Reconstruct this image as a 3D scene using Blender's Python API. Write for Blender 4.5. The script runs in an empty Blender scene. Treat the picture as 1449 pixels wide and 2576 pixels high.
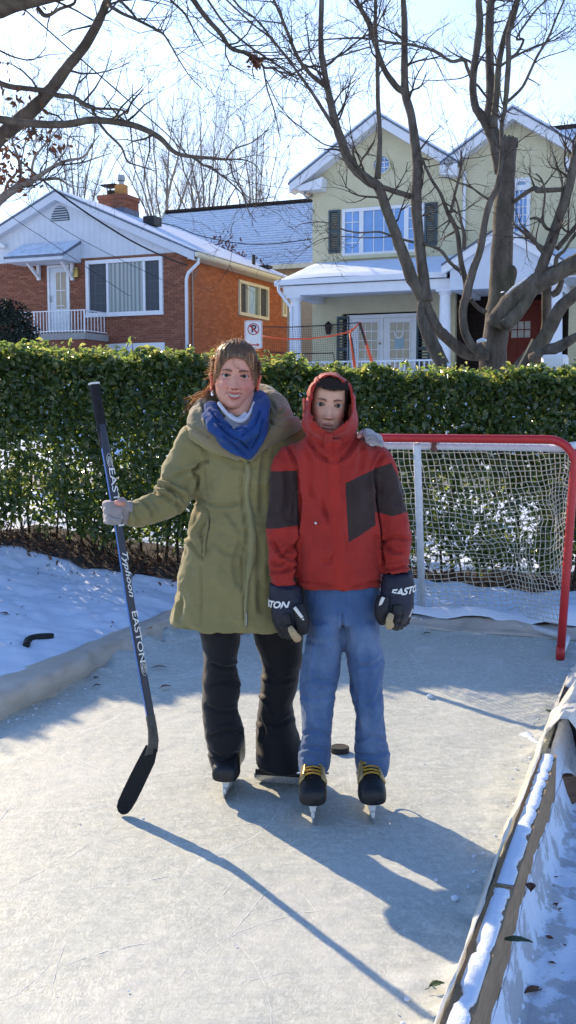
import bpy, bmesh, math, random
import numpy as np
from mathutils import Vector, Matrix, noise as mnoise

S = bpy.context.scene
COL = S.collection
# ------------------------------------------------------------------ camera
FPX, CX, CY, HZ, CAM_H = 2600.0, 724.5, 1288.0, 1030.0, 1.40
PITCH = math.atan((CY - HZ) / FPX)
cp, sp = math.cos(PITCH), math.sin(PITCH)
cam = bpy.data.cameras.new("camera"); camo = bpy.data.objects.new("camera", cam); COL.objects.link(camo)
camo.location = (0, 0, CAM_H); camo.rotation_euler = (math.pi / 2 - PITCH, 0, 0)
cam.sensor_fit = 'VERTICAL'; cam.sensor_height = 24.0; cam.lens = 24.0 * FPX / 2576.0
cam.clip_start = 0.05; cam.clip_end = 2000
S.camera = camo
# ------------------------------------------------------------------ light
SUN_AZ, SUN_EL = math.radians(35.0), math.radians(27.0)      # azimuth measured from +Y towards -X
sd = Vector((-math.sin(SUN_AZ) * math.cos(SUN_EL), math.cos(SUN_AZ) * math.cos(SUN_EL), math.sin(SUN_EL)))
sun = bpy.data.lights.new("sun", 'SUN'); suno = bpy.data.objects.new("sun", sun); COL.objects.link(suno)
sun.energy = 4.8; sun.angle = math.radians(0.55); sun.color = (1.0, 0.80, 0.54)
suno.rotation_euler = (-sd).to_track_quat('-Z', 'Y').to_euler()
suno.location = (-20, 30, 30)
W = bpy.data.worlds.new("World"); S.world = W; W.use_nodes = True
wn, wl = W.node_tree.nodes, W.node_tree.links
wn.clear()
wo = wn.new("ShaderNodeOutputWorld"); bg = wn.new("ShaderNodeBackground")
sky = wn.new("ShaderNodeTexSky"); sky.sky_type = 'NISHITA'; sky.sun_disc = False
sky.sun_elevation = SUN_EL
sky.sun_rotation = -SUN_AZ
sky.air_density = 1.0; sky.dust_density = 1.0; sky.ozone_density = 4.0
tc = wn.new("ShaderNodeTexCoord"); mp = wn.new("ShaderNodeMapping"); mp.inputs['Scale'].default_value = (1.5, 1.5, 3.6)
mp.inputs['Rotation'].default_value = (0.2, 0.35, 0.5)
ns = wn.new("ShaderNodeTexNoise"); ns.inputs['Scale'].default_value = 1.3; ns.inputs['Detail'].default_value = 7; ns.inputs['Roughness'].default_value = .52
cr = wn.new("ShaderNodeValToRGB"); cr.color_ramp.elements[0].position = .33; cr.color_ramp.elements[1].position = .56
mx = wn.new("ShaderNodeMix"); mx.data_type = 'RGBA'
mul = wn.new("ShaderNodeMath"); mul.operation = 'MULTIPLY'; mul.inputs[1].default_value = .8
wl.new(tc.outputs['Generated'], mp.inputs['Vector']); wl.new(mp.outputs[0], ns.inputs['Vector']); wl.new(ns.outputs['Fac'], cr.inputs['Fac'])
sx_ = wn.new("ShaderNodeSeparateXYZ"); wl.new(tc.outputs['Generated'], sx_.inputs[0]); er_ = wn.new("ShaderNodeMapRange"); er_.inputs['From Min'].default_value = .05; er_.inputs['From Max'].default_value = .62; er_.inputs['To Min'].default_value = 1.; er_.inputs['To Max'].default_value = .0; wl.new(sx_.outputs['Z'], er_.inputs['Value'])
m2_ = wn.new("ShaderNodeMath"); m2_.operation = 'MULTIPLY'; wl.new(cr.outputs['Color'], m2_.inputs[0]); wl.new(er_.outputs[0], m2_.inputs[1])
wl.new(m2_.outputs[0], mul.inputs[0]); wl.new(mul.outputs[0], mx.inputs['Factor'])
tn_ = wn.new("ShaderNodeMix"); tn_.data_type = 'RGBA'; tn_.blend_type = 'MULTIPLY'; tn_.inputs['Factor'].default_value = 1.; tn_.inputs['B'].default_value = (.73, .95, 1.20, 1); wl.new(sky.outputs[0], tn_.inputs['A']); wl.new(tn_.outputs['Result'], mx.inputs['A']); mx.inputs['B'].default_value = (6.5, 7.2, 8.2, 1)   # thin cloud, lit by the sun
wl.new(mx.outputs['Result'], bg.inputs['Color']); bg.inputs['Strength'].default_value = 0.15
wl.new(bg.outputs[0], wo.inputs[0])
S.view_settings.view_transform = 'Standard'; S.view_settings.look = 'None'; S.view_settings.gamma = 1
S.view_settings.use_curve_mapping = False; S.view_settings.exposure = 0.76
try:
    S.cycles.use_denoising = True; S.cycles.max_bounces = 8; S.cycles.transparent_max_bounces = 8
    S.cycles.caustics_reflective = False; S.cycles.caustics_refractive = False
except Exception: pass

# ------------------------------------------------------------------ measuring helpers (photo pixel -> place in the world)
def ray(px, py):
    x = (px - CX) / FPX; y = -(py - CY) / FPX
    return Vector((x, cp + sp * y, -sp + cp * y))
def at(px, py, Y):
    d = ray(px, py); t = Y / d.y
    return Vector((d.x * t, Y, CAM_H + d.z * t))
def gnd(px, py, z=0.0):
    d = ray(px, py); t = (z - CAM_H) / d.z
    return Vector((d.x * t, d.y * t, z))
def hit(px, py, p0, n):
    d = ray(px, py); o = Vector((0, 0, CAM_H)); t = (p0 - o).dot(n) / d.dot(n)
    return o + d * t

RND = random.Random(7)
def rr(a, b): return RND.uniform(a, b)

# ------------------------------------------------------------------ mesh helpers
class MB:
    def __init__(s): s.v = []; s.f = []; s.mi = []; s.m = 0
    def add(s, vs, fs):
        o = len(s.v); s.v.extend([tuple(v) for v in vs]); s.f.extend([tuple(i + o for i in f) for f in fs]); s.mi.extend([s.m] * len(fs)); return s
    def box(s, c, h, ax=None):
        c = Vector(c); X, Y, Z = ax if ax else (Vector((1, 0, 0)), Vector((0, 1, 0)), Vector((0, 0, 1)))
        vs = [c + X * (i * h[0]) + Y * (j * h[1]) + Z * (k * h[2]) for k in (-1, 1) for j in (-1, 1) for i in (-1, 1)]
        return s.add(vs, [(0, 2, 3, 1), (4, 5, 7, 6), (0, 1, 5, 4), (2, 6, 7, 3), (0, 4, 6, 2), (1, 3, 7, 5)])
    def bar(s, a, b, w, d, side=Vector((1, 0, 0))):
        a, b = Vector(a), Vector(b); z = (b - a).normalized(); x = (side - z * side.dot(z)).normalized(); y = z.cross(x)
        return s.box((a + b) / 2, (w / 2, d / 2, (b - a).length / 2), (x, y, z))
    def prism(s, pts, ext):
        n = len(pts); p = [Vector(q) for q in pts]; e = Vector(ext)
        vs = p + [q + e for q in p]
        return s.add(vs, [tuple(range(n))[::-1], tuple(range(n, 2 * n))] + [(i, (i + 1) % n, n + (i + 1) % n, n + i) for i in range(n)])
    def tube(s, pts, rad, n=8, cap=True, flat=None):
        p = [Vector(q) for q in pts]; m = len(p)
        if m < 2: return s
        if not hasattr(rad, '__len__'): rad = [rad] * m
        vs = []; x = None
        for i in range(m):
            t = (p[min(i + 1, m - 1)] - p[max(i - 1, 0)])
            t = t.normalized() if t.length > 1e-9 else Vector((0, 0, 1))
            if x is None:
                x = t.orthogonal().normalized() if flat is None else (flat - t * flat.dot(t)).normalized()
            x = x - t * x.dot(t); x = x.normalized() if x.length > 1e-6 else t.orthogonal().normalized()
            y = t.cross(x); r = rad[i]
            rx, ry = (r, r) if not isinstance(r, tuple) else r
            for k in range(n):
                a = 2 * math.pi * k / n; vs.append(p[i] + x * (math.cos(a) * rx) + y * (math.sin(a) * ry))
        fs = [(i * n + k, i * n + (k + 1) % n, (i + 1) * n + (k + 1) % n, (i + 1) * n + k) for i in range(m - 1) for k in range(n)]
        if cap: fs += [tuple(range(n))[::-1], tuple(range((m - 1) * n, m * n))]
        return s.add(vs, fs)
    def rings(s, rings, closed=True, cap=True):
        n = len(rings[0]); m = len(rings)
        fs = []
        for i in range(m - 1):
            for k in range(n if closed else n - 1):
                fs.append((i * n + k, i * n + (k + 1) % n, (i + 1) * n + (k + 1) % n, (i + 1) * n + k))
        if cap and closed: fs += [tuple(range(n))[::-1], tuple(range((m - 1) * n, m * n))]
        return s.add([v for r in rings for v in r], fs)
    def ball(s, c, r, nu=12, nv=8, ax=None):
        c = Vector(c); r = r if hasattr(r, '__len__') else (r, r, r)
        X, Y, Z = ax if ax else (Vector((1, 0, 0)), Vector((0, 1, 0)), Vector((0, 0, 1)))
        vs = [c + Z * r[2]]
        for j in range(1, nv):
            t = math.pi * j / nv
            for i in range(nu):
                a = 2 * math.pi * i / nu
                vs.append(c + X * (r[0] * math.sin(t) * math.cos(a)) + Y * (r[1] * math.sin(t) * math.sin(a)) + Z * (r[2] * math.cos(t)))
        vs.append(c - Z * r[2]); e = len(vs) - 1
        fs = [(0, 1 + i, 1 + (i + 1) % nu) for i in range(nu)]
        for j in range(nv - 2):
            for i in range(nu):
                a = 1 + j * nu; fs.append((a + i, a + nu + i, a + nu + (i + 1) % nu, a + (i + 1) % nu))
        a = 1 + (nv - 2) * nu
        fs += [(a + (i + 1) % nu, a + i, e) for i in range(nu)]
        return s.add(vs, fs)
    def mesh(s, name, mats, smooth=False):
        me = bpy.data.meshes.new(name); me.from_pydata(s.v, [], s.f)
        for m in (mats if isinstance(mats, (list, tuple)) else [mats]): me.materials.append(m)
        if any(s.mi): me.polygons.foreach_set('material_index', s.mi)
        if smooth: me.polygons.foreach_set('use_smooth', [True] * len(me.polygons))
        me.update(); return me
    def obj(s, name, mats, parent=None, smooth=False, **kw):
        return link(name, s.mesh(name, mats, smooth), parent, **kw)
def link(name, data, parent=None, label=None, cat=None, group=None, kind=None):
    o = bpy.data.objects.new(name, data); COL.objects.link(o)
    if parent is not None:
        o.parent = parent; o.matrix_parent_inverse = Matrix.Translation(-Vector(parent.location)) if parent.rotation_euler.to_matrix().is_identity else parent.matrix_basis.inverted()
    for k, v in (('label', label), ('category', cat), ('group', group), ('kind', kind)):
        if v: o[k] = v
    return o
def thing(name, loc, label, cat, group=None):
    o = bpy.data.objects.new(name, None); COL.objects.link(o); o.location = loc; o.empty_display_size = .1
    o['label'] = label; o['category'] = cat
    if group: o['group'] = group
    return o
def npmesh(name, V, Fq, mats, smooth=True):
    """fast mesh from numpy verts and faces of one size"""
    me = bpy.data.meshes.new(name); V = np.asarray(V, np.float32); Fq = np.asarray(Fq, np.int32); k = Fq.shape[1]
    me.vertices.add(len(V)); me.vertices.foreach_set('co', V.ravel())
    me.loops.add(Fq.size); me.loops.foreach_set('vertex_index', Fq.ravel())
    me.polygons.add(len(Fq)); me.polygons.foreach_set('loop_start', np.arange(0, Fq.size, k, dtype=np.int32))
    if smooth: me.polygons.foreach_set('use_smooth', np.ones(len(Fq), bool))
    for m in (mats if isinstance(mats, (list, tuple)) else [mats]): me.materials.append(m)
    me.update(calc_edges=True); me.validate(); return me
# numpy value noise
def _h(ix, iy, iz, seed):
    n = (ix * 374761393 + iy * 668265263 + iz * 2147483647 + seed * 1274126177) & 0xffffffff
    n = ((n ^ (n >> 13)) * 1274126177) & 0xffffffff
    n = (n ^ (n >> 16)) & 0xffffffff
    return n.astype(np.float64) / 4294967295.0 * 2 - 1
def vnoise(P, scale=1.0, seed=0):
    Q = np.asarray(P, np.float64) * scale; I = np.floor(Q).astype(np.int64); f = Q - I; u = f * f * (3 - 2 * f)
    r = 0
    for dx in (0, 1):
        for dy in (0, 1):
            for dz in (0, 1):
                w = (u[:, 0] if dx else 1 - u[:, 0]) * (u[:, 1] if dy else 1 - u[:, 1]) * (u[:, 2] if dz else 1 - u[:, 2])
                r = r + w * _h(I[:, 0] + dx, I[:, 1] + dy, I[:, 2] + dz, seed)
    return r
def fbm(P, scale=1.0, oct=4, seed=0, gain=.5):
    r = 0; a = 1
    for k in range(oct): r = r + a * vnoise(P, scale * 2 ** k, seed + k * 17); a *= gain
    return r
def smoothstep(a, b, x):
    t = np.clip((x - a) / (b - a), 0, 1); return t * t * (3 - 2 * t)
def gridmesh(x0, x1, y0, y1, nx, ny, fz):
    X, Y = np.meshgrid(np.linspace(x0, x1, nx), np.linspace(y0, y1, ny)); P = np.stack([X.ravel(), Y.ravel(), np.zeros(X.size)], 1)
    V = P.copy(); V[:, 2] = fz(P)
    i = np.arange((nx - 1) * (ny - 1)); a = (i // (nx - 1)) * nx + i % (nx - 1)
    return V, np.stack([a, a + 1, a + nx + 1, a + nx], 1)
# ------------------------------------------------------------------ materials
class NT:
    def __init__(s, name):
        s.m = bpy.data.materials.new(name); s.m.use_nodes = True; s.n = s.m.node_tree.nodes; s.l = s.m.node_tree.links
        s.b = s.n['Principled BSDF']; s.o = s.n['Material Output']; s._c = None
    def __call__(s, t, **kw):
        x = s.n.new("ShaderNode" + t)
        for k, v in kw.items():
            if k in x.inputs: s.set(x.inputs[k], v)
            else: setattr(x, k, v)
        return x
    def set(s, sock, v):
        if hasattr(v, 'is_output') or isinstance(v, bpy.types.NodeSocket): s.l.new(v, sock)
        else:
            if hasattr(v, '__len__') and len(v) == 3 and sock.type == 'RGBA': v = (*v, 1)
            sock.default_value = v
    def co(s, kind='Object'):
        if s._c is None: s._c = s("TexCoord")
        return s._c.outputs[kind]
    def noise(s, scale, detail=4, rough=.55, vec=None, dist=0.):
        x = s("TexNoise"); x.inputs['Scale'].default_value = scale; x.inputs['Detail'].default_value = detail
        x.inputs['Roughness'].default_value = rough; x.inputs['Distortion'].default_value = dist
        s.l.new(vec if vec is not None else s.co(), x.inputs['Vector']); return x.outputs['Fac']
    def mapv(s, scale=(1, 1, 1), rot=(0, 0, 0), vec=None, loc=(0, 0, 0)):
        x = s("Mapping"); x.inputs['Scale'].default_value = scale; x.inputs['Rotation'].default_value = rot; x.inputs['Location'].default_value = loc
        s.l.new(vec if vec is not None else s.co(), x.inputs['Vector']); return x.outputs[0]
    def ramp(s, fac, stops):
        x = s("ValToRGB"); e = x.color_ramp.elements
        while len(e) < len(stops): e.new(.5)
        for i, (p, c) in enumerate(stops):
            e[i].position = p; e[i].color = (*c, 1) if hasattr(c, '__len__') else (c, c, c, 1)
        s.l.new(fac, x.inputs[0]); return x.outputs[0]
    def mix(s, fac, a, b, blend='MIX'):
        x = s("Mix"); x.data_type = 'RGBA'; x.blend_type = blend
        s.set(x.inputs['Factor'], fac); s.set(x.inputs['A'], a); s.set(x.inputs['B'], b); return x.outputs['Result']
    def math(s, op, a, b=0., clamp=False):
        x = s("Math"); x.operation = op; x.use_clamp = clamp; s.set(x.inputs[0], a); s.set(x.inputs[1], b); return x.outputs[0]
    def bump(s, h, strength=.3, dist=.01, normal=None):
        x = s("Bump"); x.inputs['Strength'].default_value = strength; x.inputs['Distance'].default_value = dist; s.l.new(h, x.inputs['Height'])
        if normal is not None: s.l.new(normal, x.inputs['Normal'])
        s.l.new(x.outputs[0], s.b.inputs['Normal']); return x.outputs[0]
    def base(s, c): s.set(s.b.inputs['Base Color'], c)
    def par(s, **kw):
        for k, v in kw.items(): s.set(s.b.inputs[k.replace('_', ' ')], v)
        return s
def mat(name, col, rough=.6, var=.25, scale=8., bump=.15, bd=.004, bscale=None, spec=.4, metal=0., sheen=0., col2=None):
    """one plain surface: base colour with mottled variation and fine relief"""
    t = NT(name); c2 = col2 if col2 else tuple(x * (1 - var) for x in col)
    f = t.noise(scale, 5, .6); t.base(t.ramp(f, [(.3, c2), (.7, col)]))
    g = t.noise(bscale or scale * 6, 3, .6)
    if bump: t.bump(g, bump, bd)
    t.set(t.b.inputs['Roughness'], t.ramp(f, [(.3, min(1, rough + .1)), (.7, rough)]))
    t.par(Specular_IOR_Level=spec, Metallic=metal)
    if sheen: t.par(Sheen_Weight=sheen)
    return t.m
def add_translucent(t, col, w):
    """light passing through a thin sheet (leaf, plastic film, hair)"""
    tr = t("BsdfTranslucent"); t.set(tr.inputs['Color'], col); ms = t("MixShader"); ms.inputs[0].default_value = w
    t.l.new(t.b.outputs[0], ms.inputs[1]); t.l.new(tr.outputs[0], ms.inputs[2]); t.l.new(ms.outputs[0], t.o.inputs['Surface']); return t.m

def m_ice():
    t = NT("ice"); P = t.co('Object')
    n1 = t.noise(3.0, 6, .65); n2 = t.noise(30, 6, .75); n3 = t.noise(120, 3, .6)
    v = t("TexVoronoi"); v.inputs['Scale'].default_value = 75; t.l.new(t.mapv((1, .55, 1), (0, 0, .5)), v.inputs['Vector'])
    st = t.noise(9, 5, .7, t.mapv((1, 5, 1), (0, 0, .85)))
    sc1 = t("TexWave"); sc1.inputs['Scale'].default_value = 1.1; sc1.inputs['Distortion'].default_value = 9; sc1.inputs['Detail'].default_value = 3; sc1.inputs['Detail Scale'].default_value = .8
    t.l.new(t.mapv((1, .35, 1), (0, 0, 1.1)), sc1.inputs['Vector'])
    scr = t.math('MULTIPLY', t.ramp(sc1.outputs['Fac'], [(.982, 0.), (1., 1.)]), t.ramp(t.noise(2.2, 2), [(.5, 0.), (.62, .8)]))
    sc2 = t("TexWave"); sc2.inputs['Scale'].default_value = .9; sc2.inputs['Distortion'].default_value = 12; sc2.inputs['Detail'].default_value = 2
    t.l.new(t.mapv((.4, 1, 1), (0, 0, .4)), sc2.inputs['Vector'])
    scr2 = t.math('MULTIPLY', t.ramp(sc2.outputs['Fac'], [(.984, 0.), (1., 1.)]), t.ramp(t.noise(1.7, 2, .5, t.mapv(loc=(5, 2, 0))), [(.5, 0.), (.62, .7)]))
    scr = t.math('MAXIMUM', scr, scr2)
    n4 = t.noise(52, 6, .75, t.mapv((1, .6, 1), (0, 0, .7)), 1.6); flake = t.ramp(t.math('ADD', t.math('MULTIPLY', n2, .4), t.math('MULTIPLY', n4, .6)), [(.43, 0.), (.60, 1.)])
    c = t.mix(t.ramp(n1, [(.3, 0.), (.7, 1.)]), (.345, .37, .338), (.45, .47, .42))
    c = t.mix(t.math('MULTIPLY', flake, .8), c, (.645, .66, .60))
    c = t.mix(t.math('MULTIPLY', t.ramp(st, [(.45, 0.), (.7, 1.)]), .5), c, (.33, .36, .355))
    c = t.mix(t.math('MULTIPLY', t.ramp(t.noise(1.1, 4, .6, t.mapv(loc=(3, 9, 0))), [(.52, 0.), (.75, 1.)]), .7), c, (.55, .556, .52))
    c = t.mix(t.math('MULTIPLY', scr, .25), c, (.76, .78, .78))
    t.base(c)
    h = t.math('ADD', t.math('MULTIPLY', flake, .6), t.math('ADD', t.math('MULTIPLY', n3, .35), t.math('MULTIPLY', scr, .8)))
    h = t.math('ADD', h, t.math('MULTIPLY', st, .5))
    t.bump(h, .34, .004)
    t.set(t.b.inputs['Roughness'], t.ramp(n1, [(.3, .42), (.7, .7)])); t.par(Specular_IOR_Level=.22, Subsurface_Weight=0.)
    return t.m
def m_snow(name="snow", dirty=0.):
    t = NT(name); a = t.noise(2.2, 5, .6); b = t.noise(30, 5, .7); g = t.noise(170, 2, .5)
    c = t.mix(t.ramp(a, [(.3, 0.), (.7, 1.)]), (.60, .68, .80), (.73, .78, .86))  # snow's own faint blue, deepened to carry the blue of shade
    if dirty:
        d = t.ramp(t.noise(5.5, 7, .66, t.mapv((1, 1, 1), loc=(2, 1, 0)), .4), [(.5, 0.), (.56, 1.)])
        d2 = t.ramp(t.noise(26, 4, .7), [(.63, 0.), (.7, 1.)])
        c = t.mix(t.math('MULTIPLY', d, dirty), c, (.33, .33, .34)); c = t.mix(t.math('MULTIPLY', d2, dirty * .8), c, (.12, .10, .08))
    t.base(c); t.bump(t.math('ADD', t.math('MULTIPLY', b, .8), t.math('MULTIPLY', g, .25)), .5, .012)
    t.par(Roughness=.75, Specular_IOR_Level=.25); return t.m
def m_plastic_sheet(name="plastic_sheet", ca=(.72, .71, .67), cb=(.88, .87, .84)):
    t = NT(name); n = t.noise(6, 5, .6, t.mapv((1, 1, 4)))
    t.base(t.ramp(n, [(.3, ca), (.7, cb)])); t.bump(t.noise(14, 5, .65, t.mapv((1, 1, 3))), .5, .012)
    t.par(Roughness=.35, Specular_IOR_Level=.5); return add_translucent(t, (.84, .83, .79), .45)
def m_wood(name, a, b, axis=(1, 12, 12)):
    t = NT(name); n = t.noise(4, 6, .65, t.mapv(axis)); t.base(t.ramp(n, [(.3, a), (.72, b)])); t.bump(n, .35, .004); t.par(Roughness=.75, Specular_IOR_Level=.25); return t.m
def m_bark(name="bark", a=(.050, .042, .035), b=(.18, .152, .125), moss=.25):
    t = NT(name); n = t.noise(14, 6, .7, t.mapv((1, 1, .35))); n2 = t.noise(2.2, 4)
    c = t.ramp(n, [(.3, a), (.72, b)])
    c = t.mix(t.math('MULTIPLY', t.ramp(n2, [(.5, 0.), (.75, 1.)]), moss), c, (.11, .12, .045))
    t.base(c); t.bump(n, .8, .02); t.par(Roughness=.9, Specular_IOR_Level=.15); return t.m
def m_leaf():
    t = NT("hedge_leaf"); oi = t("Attribute", attribute_name="shade")
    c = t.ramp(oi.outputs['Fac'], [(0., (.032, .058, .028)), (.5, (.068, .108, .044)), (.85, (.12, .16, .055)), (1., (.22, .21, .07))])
    t.base(c); t.par(Roughness=.22, Specular_IOR_Level=.75)
    c2 = t.ramp(oi.outputs['Fac'], [(0., (.14, .24, .05)), (.6, (.32, .45, .085)), (1., (.60, .58, .15))])
    return add_translucent(t, c2, .5)
def m_brick(name="brick", a=(.21, .078, .048), b=(.36, .145, .088)):
    t = NT(name); oi = t("Attribute", attribute_name="shade"); n = t.noise(30, 4, .7)
    ob = t("ObjectInfo"); r = t.math('FRACT', t.math('ADD', oi.outputs['Fac'], ob.outputs['Random']))
    c = t.ramp(r, [(0., a), (.6, tuple((x + y) / 2 for x, y in zip(a, b))), (1., b)])
    c = t.mix(t.ramp(n, [(.35, .35), (.7, 0.)]), c, tuple(x * .6 for x in a)); t.base(c); t.bump(n, .4, .006); t.par(Roughness=.88, Specular_IOR_Level=.2); return t.m
def m_glass(name, col=(.12, .15, .17), curtain=None):
    t = NT(name)
    if curtain:
        w = t("TexWave"); w.inputs['Scale'].default_value = 2.4; w.inputs['Distortion'].default_value = 3.; w.bands_direction = 'X'
        t.l.new(t.mapv((1, 1, .05)), w.inputs['Vector']); t.base(t.ramp(w.outputs['Fac'], [(.1, curtain[0]), (.9, curtain[1])]))
    else: t.base(t.ramp(t.noise(1.3, 3), [(.3, tuple(x * .7 for x in col)), (.7, col)]))
    t.par(Roughness=.06, Specular_IOR_Level=.9); return t.m
def m_fabric(name, col, var=.2, weave=900., bump=.25, sheen=.25, rough=.85, mott=6.):
    t = NT(name); f = t.noise(mott, 5, .6); g = t.noise(weave, 2, .6)
    c = t.mix(t.ramp(f, [(.3, 0.), (.7, 1.)]), tuple(x * (1 - var) for x in col), col)
    c = t.mix(t.ramp(g, [(.3, .3), (.7, 0.)]), c, tuple(x * .55 for x in col)); t.base(c)
    t.bump(t.math('ADD', t.math('MULTIPLY', g, .5), t.noise(55, 4, .6)), bump, .003)
    t.par(Roughness=rough, Specular_IOR_Level=.2, Sheen_Weight=sheen); return t.m
def m_attr(name, rough=.5, sss=0., bump=.1, bscale=400, spec=.4):
    t = NT(name); a = t("Attribute", attribute_name="Col"); n = t.noise(60, 4)
    t.base(t.mix(t.ramp(n, [(.35, .14), (.65, 0.)]), a.outputs['Color'], (.3, .12, .08) if sss else (.1, .1, .1)))
    t.bump(t.noise(bscale, 2), bump, .001); t.par(Roughness=rough, Specular_IOR_Level=spec)
    if sss: t.par(Subsurface_Weight=sss, Subsurface_Radius=(.012, .005, .003), Subsurface_Scale=1.)
    return t.m

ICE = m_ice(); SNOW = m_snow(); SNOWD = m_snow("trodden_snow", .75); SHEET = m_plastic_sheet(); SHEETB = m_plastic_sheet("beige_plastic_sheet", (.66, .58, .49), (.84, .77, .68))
PLANK = m_wood("plank_wood", (.22, .14, .075), (.38, .26, .15), (12, 1, 12))
LOGW = m_wood("log_bark", (.09, .052, .032), (.22, .135, .085))
BARK = m_bark(); BARK2 = m_bark("bark_brown", (.045, .034, .026), (.16, .125, .095), .15); TWIG = m_bark("twig_bark", (.04, .03, .025), (.11, .085, .07), .1)
FARBARK = m_bark("far_bark_glare", (.16, .13, .11), (.30, .26, .22), .05)  # paler bark: sky glare on distant trees put into its colour
LEAF = m_leaf(); BRICK = m_brick(); BRICK_BOUNCE = m_brick("brick_side_bounce", (.38, .12, .055), (.55, .195, .09))  # side-wall brick: warm bounce light put into a brighter orange
MORTAR = mat("mortar", (.34, .28, .23), .95, .3, 9, .4, .004)
WHITE = mat("white_paint", (.74, .75, .77), .5, .08, 5, .08)
SIDING = mat("white_siding", (.60, .64, .70), .6, .10, 2.5, .1)
CREAM = mat("cream_paint", (.72, .68, .52), .5, .1, 5, .08)
PALE = None
def m_pale():
    t = NT("painted_brick_green"); b = t("TexBrick"); b.inputs['Scale'].default_value = 1.; b.inputs['Brick Width'].default_value = .22; b.inputs['Row Height'].default_value = .075; b.inputs['Mortar Size'].default_value = .006
    t.l.new(t.mapv((1, 1, 1), (math.pi / 2, 0, 0)), b.inputs['Vector'])
    n = t.noise(3, 5); c = t.ramp(n, [(.3, (.54, .49, .315)), (.7, (.61, .56, .375))]); t.base(t.mix(t.math('MULTIPLY', b.outputs['Fac'], .18), c, (.28, .28, .19)))
    t.bump(t.math('SUBTRACT', 1., b.outputs['Fac']), .3, .006); t.par(Roughness=.75, Specular_IOR_Level=.2); return t.m
PALE = m_pale()
SHUT = mat("shutter_paint", (.055, .085, .10), .55, .2, 6, .1)
SHING = mat("roof_shingle", (.16, .19, .25), .85, .4, 9, .4, .006)
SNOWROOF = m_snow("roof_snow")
GLASS = m_glass("window_glass", (.10, .14, .20)); CURT = m_glass("curtain_glass", curtain=((.10, .12, .13), (.30, .33, .33)))
GLASSB = m_glass("sky_reflection_glass", (.17, .36, .70)); GLASST = m_glass("tan_glass", (.34, .27, .18)); GLASSG = m_glass("green_glass", (.22, .30, .27))  # blue panes: the sky's reflection put into the glass colour
SCREEN = mat("window_screen", (.075, .085, .10), .8, .2, 30, .1)
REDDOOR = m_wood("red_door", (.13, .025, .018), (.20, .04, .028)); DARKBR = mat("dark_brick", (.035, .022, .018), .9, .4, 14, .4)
ASPH = mat("asphalt", (.06, .06, .065), .9, .3, 30, .4); CONC = mat("concrete", (.34, .33, .31), .9, .2, 8, .3)
RED = mat("red_pipe_paint", (.50, .022, .022), .35, .15, 20, .08, spec=.5); WPIPE = mat("white_pipe_paint", (.66, .69, .72), .45, .18, 25, .12)
CORD = mat("net_cord", (.56, .53, .44), .9, .15, 60, .2)
BLACKM = mat("black_plastic", (.012, .012, .013), .4, .2, 20, .1); BLACKR = mat("black_rubber", (.016, .015, .015), .6, .3, 30, .4)
METAL = mat("galvanised_steel", (.35, .36, .37), .4, .2, 20, .1, metal=.9); SIGNW = mat("sign_white", (.62, .64, .64), .4, .08, 6, .03)
SIGNR = mat("sign_red", (.42, .05, .06), .4, .1, 6, 0.); SIGNK = mat("sign_black", (.02, .025, .03), .4, .1, 6, 0.)
ORANGE = mat("orange_plastic", (.75, .10, .03), .45, .1, 10, .05); BRASS = mat("brass", (.5, .36, .12), .35, .2, 20, .05, metal=.7)
TERRA = mat("clay_pot", (.50, .24, .07), .8, .2, 10, .2); DRYLEAF = mat("dry_leaf", (.16, .07, .035), .7, .5, 12, .2); GREENLEAF = mat("green_leaf", (.045, .075, .025), .4, .3, 20, .2)
CABLE = mat("cable_black", (.02, .02, .022), .6, .2, 5, 0.)
YSTUC = mat("tan_stucco", (.50, .40, .27), .85, .12, 6, .3)
EVERG = mat("evergreen_needles", (.018, .03, .018), .7, .4, 10, .2)
# ------------------------------------------------------------------ rink frame (rink runs away from us, turned 20 degrees)
RA = math.radians(20.0); RV = Vector((math.sin(RA), math.cos(RA), 0)); RU = Vector((math.cos(RA), -math.sin(RA), 0))
RL = Vector((-1.341, 4.698, 0)); RR = Vector((1.045, 4.08, 0))
def lat(p): return (Vector(p) - RL).dot(RU)            # metres right of the left board
RWID = (RR - RL).dot(RU)
def rpt(u, v, z=0.): return RL + RU * u + RV * v + Vector((0, 0, z))
VB = (Vector((0.80, 6.62, 0)) - RL).dot(RV)            # back edge along the rink
VN = -5.2
# ground height: level with the ice by the rink, a bank to the left and behind, a dip on the right, then up the far yard
def ground_z(P):
    P = np.asarray(P, float); x, y = P[:, 0], P[:, 1]
    u = (x - RL.x) * RU.x + (y - RL.y) * RU.y; v = (x - RL.x) * RV.x + (y - RL.y) * RV.y
    z = np.zeros(len(P))
    left = smoothstep(-.12, -2.6, u) * .30 * smoothstep(-3, 2.5, v)
    z = z + .04 + left + smoothstep(3.2, 6.5, v) * .12 * smoothstep(1.6, -.6, u)
    z = z + np.where(u < 0, .03 * smoothstep(-.05, -.4, u), 0)
    right = smoothstep(RWID + .05, RWID + .12, u); z = z - right * (.20 + .20 * smoothstep(.3, 2.2, u - RWID)) * (1 - smoothstep(1.3, 3.2, v))
    far = smoothstep(9.5, 13, y); z = z * (1 - far) + far * (.28 + .0 * y)
    z = z + smoothstep(19.5, 31, y) * 2.15 + np.clip(y - 31, 0, 60) * .02
    ins = (u > -.02) & (u < RWID + .02) & (v < VB + .02) & (v > VN)
    lump = fbm(np.stack([x, y, x * 0], 1), 1.6, 4, 3) * .035 + fbm(np.stack([x, y, x * 0], 1), 9, 3, 9) * .012
    amp = np.where(y < 9.5, 1., .8)
    z = z + lump * amp
    z = np.where(ins, -.06, z)
    return z
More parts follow.
